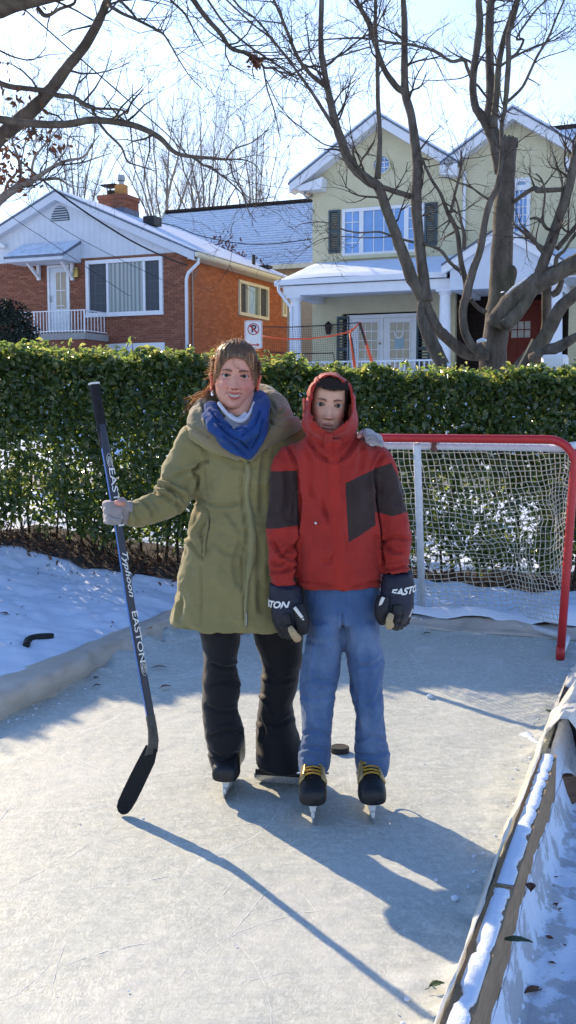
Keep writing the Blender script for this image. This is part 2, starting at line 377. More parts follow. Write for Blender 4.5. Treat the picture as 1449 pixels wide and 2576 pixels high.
def gz(x, y): return float(ground_z(np.array([[x, y, 0.]]))[0])
V, Fq = gridmesh(-4.2, 3.4, 1.2, 10.0, 330, 400, ground_z)
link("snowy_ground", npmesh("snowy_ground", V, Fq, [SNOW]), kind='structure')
# the far sheet out to the horizon, with a hole-free overlap kept below the near one
def far_z(P):
    z = ground_z(P); near = (P[:, 0] > -4.1) & (P[:, 0] < 3.3) & (P[:, 1] > 1.3) & (P[:, 1] < 9.9)
    return np.where(near, -.6, z)
V, Fq = gridmesh(-60, 60, -12, 92, 241, 209, far_z)
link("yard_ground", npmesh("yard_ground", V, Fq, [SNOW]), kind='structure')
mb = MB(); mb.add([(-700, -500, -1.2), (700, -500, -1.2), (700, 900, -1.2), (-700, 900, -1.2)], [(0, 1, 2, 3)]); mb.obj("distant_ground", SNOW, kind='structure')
# patches of trodden snow right of the board
V, Fq = gridmesh(0, 1, 0, 1, 90, 160, lambda P: P[:, 0] * 0)
uu = RWID + .078 + V[:, 0] * 1.6; vv = -3.2 + V[:, 1] * 3.9
Q = np.stack([RL.x + RU.x * uu + RV.x * vv, RL.y + RU.y * uu + RV.y * vv, 0 * uu], 1); Q[:, 2] = ground_z(Q) + .006 + fbm(Q, 14, 3, 5) * .006
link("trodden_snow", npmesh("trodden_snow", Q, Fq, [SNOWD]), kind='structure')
# ice
nx, ny = 110, 420
V, Fq = gridmesh(0, 1, 0, 1, nx, ny, lambda P: P[:, 0] * 0)
uu = V[:, 0] * (RWID + .0); vv = VN + V[:, 1] * (VB - VN)
Q = np.stack([RL.x + RU.x * uu + RV.x * vv, RL.y + RU.y * uu + RV.y * vv, 0 * uu], 1)
edge = np.minimum(np.minimum(uu, RWID - uu), VB - vv)
Q[:, 2] = np.clip(fbm(Q, 11, 4, 2) + .15, 0, 1) * .02 * smoothstep(.22, .0, edge) + np.clip(fbm(Q, 6, 4, 41) * .5 + .7, 0, 2) * .045 * smoothstep(.30, .03, uu) * smoothstep(-.2, 1.2, vv) + fbm(Q, 30, 3, 21) * .0016 + fbm(Q, 2.2, 2, 8) * .002
link("ice", npmesh("ice", Q, Fq, [ICE]), kind='structure')
# street beyond the hedge
def strip(name, y0, y1, dz, m):
    V, Fq = gridmesh(-58, 58, y0, y1, 120, 12, lambda P: ground_z(P) + dz); link(name, npmesh(name, V, Fq, [m]), kind='structure')
strip("road", 14.2, 18.6, .03, mat("wet_road", (.16, .165, .18), .6, .4, 1.2, .3))
V, Fq = gridmesh(-58, 58, 18.62, 18.78, 120, 3, lambda P: ground_z(P) + .14); link("kerb", npmesh("kerb", V, Fq, [CONC]), kind='structure')

# ------------------------------------------------------------------ rink boards and plastic sheet
# right board: two lengths of timber with snow lying on top
bt = .045; bh = .125
FARV = (Vector((.95, 3.74, 0)) - RL).dot(RV)
splits = [(-5.0, -2.42), (-2.415, -1.26), (-1.255, FARV)]
rb = []
for i, (v0, v1) in enumerate(splits):
    root = thing("rink_board", rpt(RWID + .06, (v0 + v1) / 2, 0), ["snow-topped timber board at the near end of the right rink edge", "snow-topped timber board in the middle of the right rink edge between joints", "snow-topped timber board at the far right rink edge beside the log"][i], "board", "boards along the right rink edge")
    mb = MB(); a = rpt(RWID + .055, v0 + .003, -.12); 
    n = 24; ring = []
    for k in range(n + 1):
        v = v0 + (v1 - v0) * k / n; w = .002 * math.sin(k * 1.7)
        ring.append([rpt(RWID + .015, v, -.32), rpt(RWID + .075, v, -.32), rpt(RWID + .075 + w, v, bh), rpt(RWID + .015 + w, v, bh)])
    mb.rings(ring); mb.obj("plank", PLANK, root)
    # snow cap, ragged
    nn = 260; rg = []
    for k in range(nn + 1):
        v = v0 + .012 + (v1 - v0 - .024) * k / nn
        q = np.array([[v * 1.0, i * 3.3, 0]]); a0 = float(fbm(q, 16, 4, 31)[0]) - .1; a1 = float(fbm(q, 22, 4, 47)[0]); th = .010 + .003 * float(fbm(q, 5, 3, 77)[0])
        e = min(1, min(k, nn - k) / 4 + .15); th *= e
        l = RWID + .025 + max(0, a0) * .012; r = RWID + .072 + min(0, a1) * .009
        rg.append([rpt(l, v, bh + .001), rpt(l + .004, v, bh + th * .7), rpt((l * 2 + r) / 3, v, bh + th), rpt((l + r * 2) / 3, v, bh + th), rpt(r - .004, v, bh + th * .7), rpt(r, v, bh + .001)])
    mb = MB(); mb.rings(rg); mb.obj("snow_cap", SNOW, root, smooth=True)
# plastic liner on the right edge, from the ice up over the board
def liner(name, label, us, v0, v1, n, seed, wob, mats=SHEET):
    rows = []
    for k in range(n + 1):
        v = v0 + (v1 - v0) * k / n; row = []
        for j, (u, z) in enumerate(us):
            q = np.array([[v, j * .9, seed]]); d = float(fbm(q, 3.2, 4, seed)[0]); d2 = float(fbm(q, 11, 3, seed + 3)[0])
            row.append(rpt(u + (d * wob + d2 * wob * .35) * (1 if j else .3), v, z + (d2 * wob * .35 if j else 0)))
        rows.append(row)
    nr = len(us); mb = MB(); mb.rings(rows, closed=False)
    o = mb.obj(name, mats, smooth=True); o['label'] = label; o['category'] = "plastic sheet"
    so = o.modifiers.new("t", 'SOLIDIFY'); so.thickness = .002
    return o
liner("rink_liner", "thin translucent white plastic liner standing along the snow-topped right boards", [(RWID - .034, .004), (RWID - .024, .03), (RWID - .014, .07), (RWID - .002, .105), (RWID + .010, .135), (RWID + .012, .146)], -5.0, FARV + .34, 170, 4, .012)
# bunched sheet where the boards end
mb = MB(); rows = []
c0 = rpt(RWID + .02, FARV + .03, .0)
for k in range(60):
    v = FARV + .30 + 1.5 * k / 59; row = []
    for j in range(14):
        t = j / 13; q = np.array([[v * 2.2, t * 2.2, 3.]])
        d = float(fbm(q, 1.5, 5, 5)[0]); d2 = float(fbm(q, 4.2, 3, 8)[0]); d2 = abs(d2)
        u = RWID - .05 + t * .34 + .02 * k / 59; z = .012 + (math.sin(min(1, t * 1.35) * math.pi) * .15 + d * .06 * (t > .05) + d2 * .05 * (t > .05)) - t * .12
        row.append(rpt(u + d2 * .03, v, z))
    rows.append(row)
mb.rings(rows, closed=False); o = mb.obj("bunched_liner", SHEET, smooth=False); o['label'] = "crumpled clear plastic liner bunched up past the end of the right boards"; o['category'] = "plastic sheet"; o.modifiers.new("t", 'SOLIDIFY').thickness = .002
# left board: sheet draped over a board, ballooning near the camera side
root = thing("draped_board", rpt(-.05, 0, 0), "board along the left rink edge draped in loose beige plastic sheet", "board")
mb = MB(); mb.box(rpt(-.035, (VN + VB) / 2 + .0, -.03), (.018, (VB - VN) / 2, .12), (RU, RV, Vector((0, 0, 1)))); mb.obj("plank", PLANK, root)
rows = []
for k in range(281):
    v = -4.2 + (VB + .02 + 4.2) * k / 280; row = []
    puff = float(smoothstep(.95, .55, np.array(v)) * smoothstep(-.55, .1, np.array(v))) + .9 * float(smoothstep(-.55, -.75, np.array(v)))
    prof = [(.10, .003), (.085, .016), (.065, .042), (.035, .078), (.0, .106), (-.035, .116), (-.09, .108), (-.17, .085), (-.24, .06)]
    far_ = float(smoothstep(-.2, 1.6, np.array(v)))
    for j, (u, z) in enumerate(prof):
        q0 = np.array([[v, 0., 4.]]); ph_ = v * 2.1 + j * .17 + 1.3 * float(fbm(q0, 1.6, 3, 91)[0]); fold = (1 - abs(math.sin(math.pi * ph_))) ** 2 - .25
        u = u * (1 - .45 * far_) if u > 0 else u; z = z * (1 - .15 * far_)
        q = np.array([[v, j * .35, 1.]]); d = float(fbm(q, 2.6, 4, 15)[0]); d2 = .5 - 2.2 * abs(float(fbm(q, 6.5, 4, 18)[0]))
        bel = puff * math.sin(math.pi * min(1, max(0, j - 1) / 5)) if j < 7 else 0
        row.append(rpt(u + bel * .09 + d * .020 + d2 * .008 + .012 * fold * (0 < j < 7), v, z + (d2 * .006 + d * .012 + .010 * fold) * (j > 0) + bel * .03))
    rows.append(row)
mb = MB(); mb.rings(rows, closed=False); o = mb.obj("liner", SHEETB, root, smooth=True); o.modifiers.new("t", 'SOLIDIFY').thickness = .002
# back board with a low lip of sheet
root = thing("back_board", rpt(RWID / 2, VB + .05, 0), "low back board under snow and sheet behind the goal net", "board")
mb = MB(); mb.box(rpt(RWID / 2, VB + .045, -.03), (RWID / 2 + .03, .02, .055), (RU, RV, Vector((0, 0, 1)))); mb.obj("plank", PLANK, root)
rows = []
for k in range(120):
    u = -.04 + (RWID + .08) * k / 119; row = []
    for j, (v, z) in enumerate([(-.10, .002), (-.05, .008), (-.01, .018), (.02, .036), (.05, .048), (.10, .055), (.2, .05)]):
        q = np.array([[u, j * .4, 7.]]); d = float(fbm(q, 4, 4, 25)[0]); row.append(rpt(u, VB + v + d * .02, z + d * .02 * (j > 0)))
    rows.append(row)
mb = MB(); mb.rings(rows, closed=False); o = mb.obj("liner", SHEETB, root, smooth=True); o.modifiers.new("t", 'SOLIDIFY').thickness = .002
# snow drift behind the goal
V, Fq = gridmesh(0, 1, 0, 1, 70, 24, lambda P: P[:, 0] * 0)
Q = np.array([list(rpt(-.1 + a[0] * (RWID + 1.4), VB + .06 + a[1] * 1.0, 0)) for a in V]); Q[:, 2] = .10 + .035 * fbm(Q, 4, 4, 6) + .02 * np.sin(V[:, 1] * 3) - .10 * smoothstep(.9, 1., V[:, 0]) - .05 * (V[:, 1] < .02)
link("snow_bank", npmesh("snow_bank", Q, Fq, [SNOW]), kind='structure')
# ------------------------------------------------------------------ houses: frame turned 22.5 degrees; s along the front (to the left), t into depth
HA = math.radians(22.5); HV = Vector((math.sin(HA), math.cos(HA), 0)); HU = Vector((-math.cos(HA), math.sin(HA), 0)); HZV = Vector((0, 0, 1))
class House:
    def __init__(s, px, py, Y): s.P0 = at(px, py, Y)
    def w(s, a, t, z): return Vector((s.P0.x, s.P0.y, 0)) + HU * a + HV * t + HZV * z
    def fr(s, px, py, t=0.):                 # photo pixel -> (s, z) on a front-facing plane t behind the corner
        q = hit(px, py, s.w(0, t, 0), HV); return (q - s.w(0, t, 0)).dot(HU), q.z
    def sd(s, px, py, a=0.):                 # photo pixel -> (t, z) on a side plane
        q = hit(px, py, s.w(a, 0, 0), HU); return (q - s.w(a, 0, 0)).dot(HV), q.z
    def box(s, mb, a0, a1, t0, t1, z0, z1):
        c = s.w((a0 + a1) / 2, (t0 + t1) / 2, (z0 + z1) / 2); mb.box(c, (abs(a1 - a0) / 2, abs(t1 - t0) / 2, abs(z1 - z0) / 2), (HU, HV, HZV)); return mb
    def poly(s, mb, pts, t0, t1):            # front outline (s,z) given thickness in t
        mb.prism([s.w(a, t0, z) for a, z in pts], HV * (t1 - t0)); return mb
def wall_rects(a0, a1, z0, z1, holes):
    """rectangles covering the wall outside its openings"""
    xs = sorted({a0, a1, *[min(max(h[0], a0), a1) for h in holes], *[min(max(h[1], a0), a1) for h in holes]})
    out = []
    for x0, x1 in zip(xs, xs[1:]):
        if x1 - x0 < 1e-6: continue
        cuts = sorted([(h[2], h[3]) for h in holes if h[0] < (x0 + x1) / 2 < h[1]]); z = z0
        for c0, c1 in cuts:
            if c0 > z: out.append((x0, x1, z, min(c0, z1)))
            z = max(z, c1)
        if z < z1: out.append((x0, x1, z, z1))
    return out
def brick_cells(a0, a1, z0, z1, holes, bl=.203, bh=.057, j=.0105):
    """running-bond bricks as (a0,a1,z0,z1), clipped at the openings and the ends"""
    out = []; k = 0; z = z0
    while z + bh <= z1 + .03:
        x = a0 - (bl + j) * (.5 if k % 2 else 0)
        while x < a1:
            segs = [(max(x, a0), min(x + bl, a1))]
            for h in holes:
                if h[2] < z + bh * .6 and h[3] > z + bh * .4:
                    n = []
                    for p, q in segs:
                        if q <= h[0] or p >= h[1]: n.append((p, q)); continue
                        if p < h[0]: n.append((p, h[0]))
                        if q > h[1]: n.append((h[1], q))
                    segs = n
            out += [(p, q, z, min(z + bh, z1)) for p, q in segs if q - p > .025]
            x += bl + j
        z += bh + j; k += 1
    return out
def set_shade(me, vals, per):
    at_ = me.attributes.new("shade", 'FLOAT', 'POINT'); at_.data.foreach_set('value', np.repeat(np.asarray(vals, np.float32), per))
def brickwork(h, parent, cells, place, single=0, key=None, m=None):
    """bricks standing 9 mm proud of the mortar; the largest in view as parts, the rest joined"""
    m = m or BRICK
    if single:
        cells = sorted(cells, key=key); ones = cells[:single]; cells = cells[single:]
        cache = {}
        for (p, q, z0, z1) in ones:
            w = round(q - p, 3); hh = round(z1 - z0, 3)
            if (w, hh) not in cache:
                mb = MB(); c = (0, 0, 0); ax = place.axes
                mb.box(c, (w / 2, .012, hh / 2), ax); me = mb.mesh("brick", m); set_shade(me, [0.], 8); cache[(w, hh)] = me
            o = bpy.data.objects.new("brick", cache[(w, hh)]); COL.objects.link(o); o.parent = parent
            o.matrix_parent_inverse = Matrix.Translation(-Vector(parent.matrix_parent_inverse @ Vector((0, 0, 0))) ) if False else Matrix.Identity(4)
            o.location = place((p + q) / 2, (z0 + z1) / 2, rr(-.0015, .0015)) - place.root
    mb = MB()
    for (p, q, z0, z1) in cells: mb.box(place((p + q) / 2, (z0 + z1) / 2, rr(-.0015, .0015)), ((q - p) / 2, .012, (z1 - z0) / 2), place.axes)
    me = mb.mesh("brickwork", m); set_shade(me, [RND.random() for _ in cells], 8)
    link("brickwork", me, parent, kind='stuff')
def framed(h, mb, a0, a1, z0, z1, t, w, d, inner=()):
    """rectangular frame of four bars, plus inner bars given as ('v',s,w) or ('h',z,w)"""
    h.box(mb, a0, a1, t - d, t, z1 - w, z1); h.box(mb, a0, a1, t - d, t, z0, z0 + w)
    h.box(mb, a0, a0 + w, t - d, t, z0 + w, z1 - w); h.box(mb, a1 - w, a1, t - d, t, z0 + w, z1 - w)
    for k, p, ww in inner:
        if k == 'v': h.box(mb, p - ww / 2, p + ww / 2, t - d * .8, t, z0 + w, z1 - w)
        else: h.box(mb, a0 + w, a1 - w, t - d * .75, t - .003, p - ww / 2, p + ww / 2)
    return mb

# =================================================================== LEFT: red brick house
H = House(470, 885, 31.0)
root = thing("brick_house", H.w(0, 0, 2.4), "red brick house with a white gable and picture window behind the hedge's left", "house")
zb = 2.2
ztop = H.fr(470, 633)[1]; sL = 9.6
dep = H.sd(722, 703)[0]
def fq(x0, y0, x1, y1, t=0.):       # pixel rectangle on the front -> s0,s1,z0,z1
    a = H.fr(x0, y0, t); b = H.fr(x1, y1, t); return min(a[0], b[0]), max(a[0], b[0]), min(a[1], b[1]), max(a[1], b[1])
win = fq(217, 657, 412, 790); door = fq(120, 669, 178, 834); base = fq(247, 866, 415, 900)
holes = [win, door, base]
mb = MB()
for r in wall_rects(.0, sL, zb, ztop, holes): H.box(mb, r[0], r[1], .012, .25, r[2], r[3])
mb.obj("wall", MORTAR, root)
class PF:
    axes = (HU, HV, HZV); root = Vector(root.location)
    def __call__(s, a, z, o): return H.w(a, .008 + o, z)
vis = [c for c in brick_cells(.0, sL, zb + .5, ztop - .005, holes) ]
brickwork(H, root, vis, PF(), 300, key=lambda c: abs((c[0] + c[1]) / 2 - 1.6) + abs((c[2] + c[3]) / 2 - 4.5) * 1.0 - (c[1] - c[0]) * .5)
# side wall
def sq(x0, y0, x1, y1):
    a = H.sd(x0, y0); b = H.sd(x1, y1); return min(a[0], b[0]), max(a[0], b[0]), min(a[1], b[1]), max(a[1], b[1])
t0, z0 = H.sd(599, 792); t1, z1 = H.sd(673, 726); sw = (t0, t1, (z0 + H.sd(673, 806)[1]) / 2, (z1 + H.sd(599, 700)[1]) / 2)
t0, z0 = H.sd(708, 796); t1, z1 = H.sd(718, 731); sw2 = (t0, t1, z0, z1)
mb = MB()
for r in wall_rects(.255, dep, zb, ztop, [sw, sw2]): mb.box(H.w(.13, (r[0] + r[1]) / 2, (r[2] + r[3]) / 2), (.118, (r[1] - r[0]) / 2, (r[3] - r[2]) / 2), (HU, HV, HZV))
mb.obj("wall", MORTAR, root)
class PS:
    axes = (HV, HU, HZV); root = Vector(root.location)
    def __call__(s, a, z, o): return H.w(.008 + o, a, z)
brickwork(H, root, brick_cells(.015, dep, zb + .5, ztop - .005, [sw, sw2]), PS(), m=BRICK_BOUNCE)
mb = MB(); H.box(mb, .25, sL, dep, dep + .2, zb, ztop); H.box(mb, sL - .2, sL, .25, dep, zb, ztop); mb.obj("rear_wall", MORTAR, root)
# gable siding, rake boards, louvre
ap = H.fr(152, 487); apz = ap[1]; aps = ap[0]; slope = (apz - H.fr(483, 630)[1]) / (aps - H.fr(483, 630)[0])
OV = .42
def rk(a): return apz - abs(a - aps) * slope
sl2 = 2 * aps
mb = MB(); H.poly(mb, [(-.0, ztop + .002), (aps, rk(aps) - .12), (sl2, ztop + .002)], -.015, .2); gb = mb.obj("gable", SIDING, root)
mb = MB()
for k in range(0, 46):
    a = .12 + k * .2
    zt = rk(a) - .35
    if zt > ztop + .05 and a < sL + 2: H.box(mb, a - .005, a + .005, -.021, -.0155, ztop + .004, zt)
mb.obj("siding_batten", SIDING, gb, kind='stuff')
for sgn, name in ((-1, "rake_board"), (1, "rake_board")):
    mb = MB(); e = aps + sgn * (aps + OV)
    H.poly(mb, [(aps, rk(aps)), (e, rk(e)), (e, rk(e) - .24), (aps, rk(aps) - .24)], -.30, -.262); mb.obj(name, SIDING, root)
    mb = MB(); H.poly(mb, [(aps, rk(aps) - .20), (e, rk(e) - .20), (e, rk(e) - .23), (aps, rk(aps) - .23)], -.26, -.017); mb.obj("soffit", SIDING, root)
lv = fq(129, 520, 176, 554); lc = (lv[0] + lv[1]) / 2; lr = (lv[1] - lv[0]) / 2
mb = MB(); pts = [(lc + lr * math.cos(a), lv[2] + (lv[3] - lv[2]) * math.sin(a)) for a in [math.pi * k / 14 for k in range(15)]]
H.poly(mb, pts, -.03, -.018); vo = mb.obj("gable_vent", SHUT, root)
for k in range(6):
    z = lv[2] + .02 + (lv[3] - lv[2]) * k / 6.2; hw = lr * math.sqrt(max(0, 1 - ((z - lv[2]) / (lv[3] - lv[2])) ** 2)) - .02
    mb = MB(); c0 = H.w(lc, -.05, z + .02); mb.box(c0, (hw, .03, .006), (HU, (HV + HZV * .7).normalized(), (HZV - HV * .7).normalized())); mb.obj("louvre_slat", SIDING, vo)
# roof: two slopes with a skin of snow
for sgn in (-1, 1):
    e = aps + sgn * (aps + OV + .03)
    mb = MB(); mb.prism([H.w(aps, -.32, apz + .01), H.w(e, -.32, rk(e) + .01), H.w(e, -.32, rk(e) + .06), H.w(aps, -.32, apz + .06)], HV * (dep + .6)); rf = mb.obj("roof", SHING, root)
    mb = MB(); mb.prism([H.w(aps, -.30, apz + .062), H.w(e - sgn * .02, -.30, rk(e) + .062), H.w(e - sgn * .02, -.30, rk(e) + .10), H.w(aps, -.30, apz + .10)], HV * (dep + .55)); mb.obj("roof_snow", SNOWROOF, rf)
    if sgn < 0:
        for (px, py, w) in ((463, 583, .2), (650, 660, .12)):
            mb = MB(); q = H.w(-.1, 0, 0)
        mb = MB(); H.box(mb, 2.2, 2.6, 2.0, 2.5, rk(2.4) + .1, rk(2.4) + .38); mb.obj("roof_vent", BLACKM, rf)
        mb = MB(); mb.tube([H.w(.35, 5.6, rk(.35)), H.w(.35, 5.6, rk(.35) + .42)], .06, 8); mb.obj("vent_pipe", BLACKM, rf)
        mb = MB(); H.box(mb, .05, .45, 6.15, 6.55, rk(.2) + .1, rk(.2) + .2); mb.obj("roof_vent", BLACKM, rf)
ge = -OV - .05
mb = MB(); prof = [(0, 0), (0, .12), (-.12, .12), (-.12, .05), (-.07, 0)]
mb.prism([H.w(ge + a + .02, -.30, rk(ge) - .11 + z) for a, z in prof], HV * (dep + .58)); mb.obj("gutter", CREAM, root)
mb = MB(); H.box(mb, -OV, -.03, -.01, dep, rk(-OV) - .14, rk(-OV) - .12); mb.obj("eave_soffit", CREAM, root)
# downspout and meter conduit on the corner
za = rk(ge) - .12
mb = MB(); mb.tube([H.w(ge, -.12, za), H.w(ge, -.12, za - .15), H.w(-.12, -.10, za - .42), H.w(-.06, -.10, za - .6), H.w(-.06, -.10, zb)], .05, 8); mb.obj("downspout", WHITE, root, smooth=True)
mb = MB(); mb.tube([H.w(-.05, .30, ztop - .45), H.w(-.05, .30, zb)], .025, 6); mb.tube([H.w(-.06, .32, ztop - .35), H.w(-.22, .3, ztop - .5), H.w(-.06, .42, ztop - .75), H.w(-.05, .5, ztop - .5)], .012, 5); mb.obj("meter_conduit", METAL, root)
# chimney on the right slope
ct = 2.9
c0 = H.fr(247, 500, ct)[0]; c1 = H.fr(312, 500, ct)[0]; ctz = H.fr(300, 487, ct)[1]; cd = .95
mb = MB(); H.box(mb, c1 + .012, c0 - .012, ct + .012, ct + cd - .012, ztop + .2, ctz - .02); ch = mb.obj("chimney", MORTAR, root)
class PCF:
    axes = (HU, HV, HZV); root = Vector(root.location)
    def __call__(s, a, z, o): return H.w(a, ct + .010 + o, z)
class PCS:
    axes = (HV, HU, HZV); root = Vector(root.location)
    def __call__(s, a, z, o): return H.w(c1 + .010 + o, a, z)
brickwork(H, ch, brick_cells(c1, c0, ztop + .9, ctz - .16, []), PCF()); brickwork(H, ch, brick_cells(ct + .02, ct + cd, ztop + .9, ctz - .16, []), PCS())
mb = MB(); H.box(mb, c1 - .03, c0 + .03, ct - .03, ct + cd + .03, ctz - .16, ctz); mb.obj("chimney_cap", BRICK, ch)
me = bpy.data.meshes[-1] if False else None
mb = MB(); H.box(mb, c1 - .012, c0 - .1, ct - .012, ct + cd + .01, rk(c1) - .1, rk(c1) + .28); mb.obj("flashing", SHING, ch)
mb = MB(); H.box(mb, c1 + .16, c1 + .48, ct + .2, ct + .52, ctz, ctz + .36); fl = mb.obj("flue_pot", TERRA, ch)
mb = MB(); mb.tube([H.w(c1 + .32, ct + .36, ctz + .36), H.w(c1 + .32, ct + .36, ctz + .46), H.w(c1 + .32, ct + .36, ctz + .5), H.w(c1 + .32, ct + .36, ctz + .68)], [.09, .09, .14, .12], 10); mb.obj("flue_cowl", METAL, fl)
mb = MB(); mb.tube([H.w(c0 - .3, ct + .4, ctz), H.w(c0 - .3, ct + .4, ctz + .2)], .17, 10); H.box(mb, c0 - .58, c0 - .02, ct + .12, ct + .68, ctz + .34, ctz + .38)
for d in (-.2, .2): mb.bar(H.w(c0 - .3 + d, ct + .4, ctz + .15), H.w(c0 - .3 + d, ct + .4, ctz + .36), .03, .03)
mb.obj("flue_cap", DARKBR, ch)
# picture window
wf = MB(); a0, a1, z0, z1 = win; m1 = H.fr(272, 720)[0]; m2 = H.fr(364, 720)[0]
framed(H, wf, a0, a1, z0, z1, .03, .11, .10, (('v', m1, .07), ('v', m2, .07))); wo_ = wf.obj("window", WHITE, root)
mb = MB(); H.box(mb, a0 - .04, a1 + .04, -.10, -.071, z0 - .02, z0 + .06); mb.obj("sill", WHITE, wo_)
for (p, q, m) in ((a0 + .11, m2 - .035, SCREEN), (m2 + .035, m1 - .035, CURT), (m1 + .035, a1 - .11, SCREEN)):
    mb = MB(); H.box(mb, p, q, .0, .02, z0 + .11, z1 - .11); mb.obj("pane", m, wo_)
    if m is SCREEN:
        mb = MB()
        for k in (1, 2): H.box(mb, p + (q - p) * k / 3 - .008, p + (q - p) * k / 3 + .008, -.006, -.001, z0 + .115, z1 - .115)
        for k in (1, 2, 3, 4): zz = z0 + .11 + (z1 - z0 - .22) * k / 5; H.box(mb, p + .003, q - .003, -.010, -.007, zz - .008, zz + .008)
        mb.obj("glazing_bar", mat("dull_bar", (.12, .13, .15), .6), wo_)
mb = MB(); H.box(mb, base[0], base[1], -.02, .1, zb, base[3]); mb.obj("garage_door_header", WHITE, root)
# front door, canopy, lamp
a0, a1, z0, z1 = door
mb = MB(); framed(H, mb, a0, a1, z0, z1, .03, .07, .08); dr = mb.obj("door_frame", WHITE, root)
mb = MB(); H.box(mb, a0 + .075, a1 - .075, -.01, .02, z0 + .06, z1 - .075); d1 = mb.obj("door", mat("storm_door", (.62, .68, .74), .4, .15, 9, .1), root)
g = fq(141, 686, 176, 776); g = (max(g[0], a0 + .14), min(g[1], a1 - .16), g[2], g[3])
mb = MB(); H.box(mb, g[0], g[1], -.016, -.011, g[2], g[3]); mb.obj("pane", GLASST, d1)
mb = MB(); gm = (g[0] + g[1]) / 2; H.box(mb, gm - .012, gm + .012, -.026, -.017, g[2], g[3]); H.box(mb, g[0], g[1], -.034, -.027, (g[2] + g[3]) / 2 - .012, (g[2] + g[3]) / 2 + .012); mb.obj("glazing_bar", WHITE, d1)
for k in range(5):
    zz = z0 + .15 + k * .16; mb = MB(); H.box(mb, a0 + .2, a1 - .2, -.018, -.011, zz, zz + .02); mb.obj("door_grille", WHITE, d1)
mb = MB(); mb.tube([H.w(a1 - .12, -.03, (z0 + z1) / 2 - .1), H.w(a1 - .12, -.06, (z0 + z1) / 2), H.w(a1 - .12, -.03, (z0 + z1) / 2 + .1)], .014, 6); mb.obj("handle", METAL, d1)
cl = H.fr(206, 650)[0]; cr_ = H.fr(78, 650)[0]; ct1 = H.fr(205, 612)[1]; ct0 = H.fr(205, 652)[1]; cd_ = 1.0
cl0, cr0 = cl + .0, cr_ + .28
mb = MB(); mb.prism([H.w(cl0, -.02, ct1), H.w(cl0, -cd_, ct0 - .02), H.w(cl0, -cd_, ct0 + .05), H.w(cl0, -.02, ct1 + .07)], HU * (cr0 - cl0)); cn = mb.obj("door_canopy", SHING, root)
mb = MB(); mb.prism([H.w(cl0 + .02, -.03, ct1 + .072), H.w(cl0 + .02, -cd_ + .02, ct0 + .052), H.w(cl0 + .02, -cd_ + .02, ct0 + .075), H.w(cl0 + .02, -.03, ct1 + .095)], HU * (cr0 - cl0 - .04)); mb.obj("canopy_snow", m_snow("thin_snow", .35), cn)
mb = MB(); H.box(mb, cl0 + .02, cr0 - .02, -cd_ + .02, -.02, ct0 - .12, ct0 - .022); mb.prism([H.w(cl0 + .02, -.02, ct0 - .02), H.w(cl0 + .02, -cd_ + .03, ct0 - .02), H.w(cl0 + .02, -.02, ct1 - .02)], HU * .05); mb.obj("canopy_fascia", SIDING, cn)
for px in (100, 184):
    a = H.fr(px, 660)[0]; mb = MB(); zt = ct0 - .122; zl = H.fr(px, 706)[1]
    H.box(mb, a - .05, a + .05, -.11, -.02, zl, zt); mb.bar(H.w(a, -.11, zl + .1), H.w(a, -.62, zt - .0), .08, .08, HU); mb.obj("canopy_bracket", WHITE, cn)
lp = H.fr(196, 690); mb = MB(); H.box(mb, lp[0] - .08, lp[0] + .08, -.14, -.03, lp[1] - .1, lp[1] + .12); mb.ball(H.w(lp[0], -.09, lp[1] + .16), .06, 8, 6); mb.obj("wall_lamp", BRASS, root)
fl_ = H.fr(8, 620); mb = MB(); H.box(mb, fl_[0] - .1, fl_[0] + .25, -.16, -.02, fl_[1] - .05, fl_[1] + .07); mb.ball(H.w(fl_[0] - .12, -.12, fl_[1] - .02), .07, 8, 6); mb.obj("flood_lamp", WHITE, root)
# stoop and railing
TS = -1.25
r0 = H.fr(214, 834, TS); r1 = H.fr(40, 834, TS); zs = r0[1]
mb = MB(); H.box(mb, r0[0] - .02, r1[0] + .6, TS - .05, -.01, zs - .22, zs - .03); st = mb.obj("stoop", CONC, root)
mb = MB(); H.box(mb, r0[0] + .02, r1[0] + .5, TS, -.02, zb, zs - .222); mb.obj("stoop_base", BRICK, st)
zr = H.fr(214, 778, TS)[1]
rl = []
mb = MB(); H.box(mb, r0[0], r1[0], TS - .015, TS + .015, zr - .03, zr); H.box(mb, r0[0], r1[0], TS - .015, TS + .015, zs + .02, zs + .05)
H.box(mb, r0[0], r0[0] + .03, TS + .017, -.03, zr - .03, zr); H.box(mb, r0[0], r0[0] + .03, TS + .017, -.03, zs + .02, zs + .05); rlo = mb.obj("railing", WHITE, root)
n = 22
for k in range(n + 1):
    a = r0[0] + .015 + (r1[0] - r0[0] - .03) * k / n; mb = MB(); w = .022 if k in (0, 16, n) else .010
    H.box(mb, a - w, a + w, TS - .012, TS + .012, zs - .02, zr - .031); mb.obj("baluster", WHITE, rlo)
for k in range(1, 7):
    t = TS + k * (-TS) / 7; mb = MB(); H.box(mb, r0[0] + .005, r0[0] + .025, t - .01, t + .01, zs + .051, zr - .031); mb.obj("baluster", WHITE, rlo)
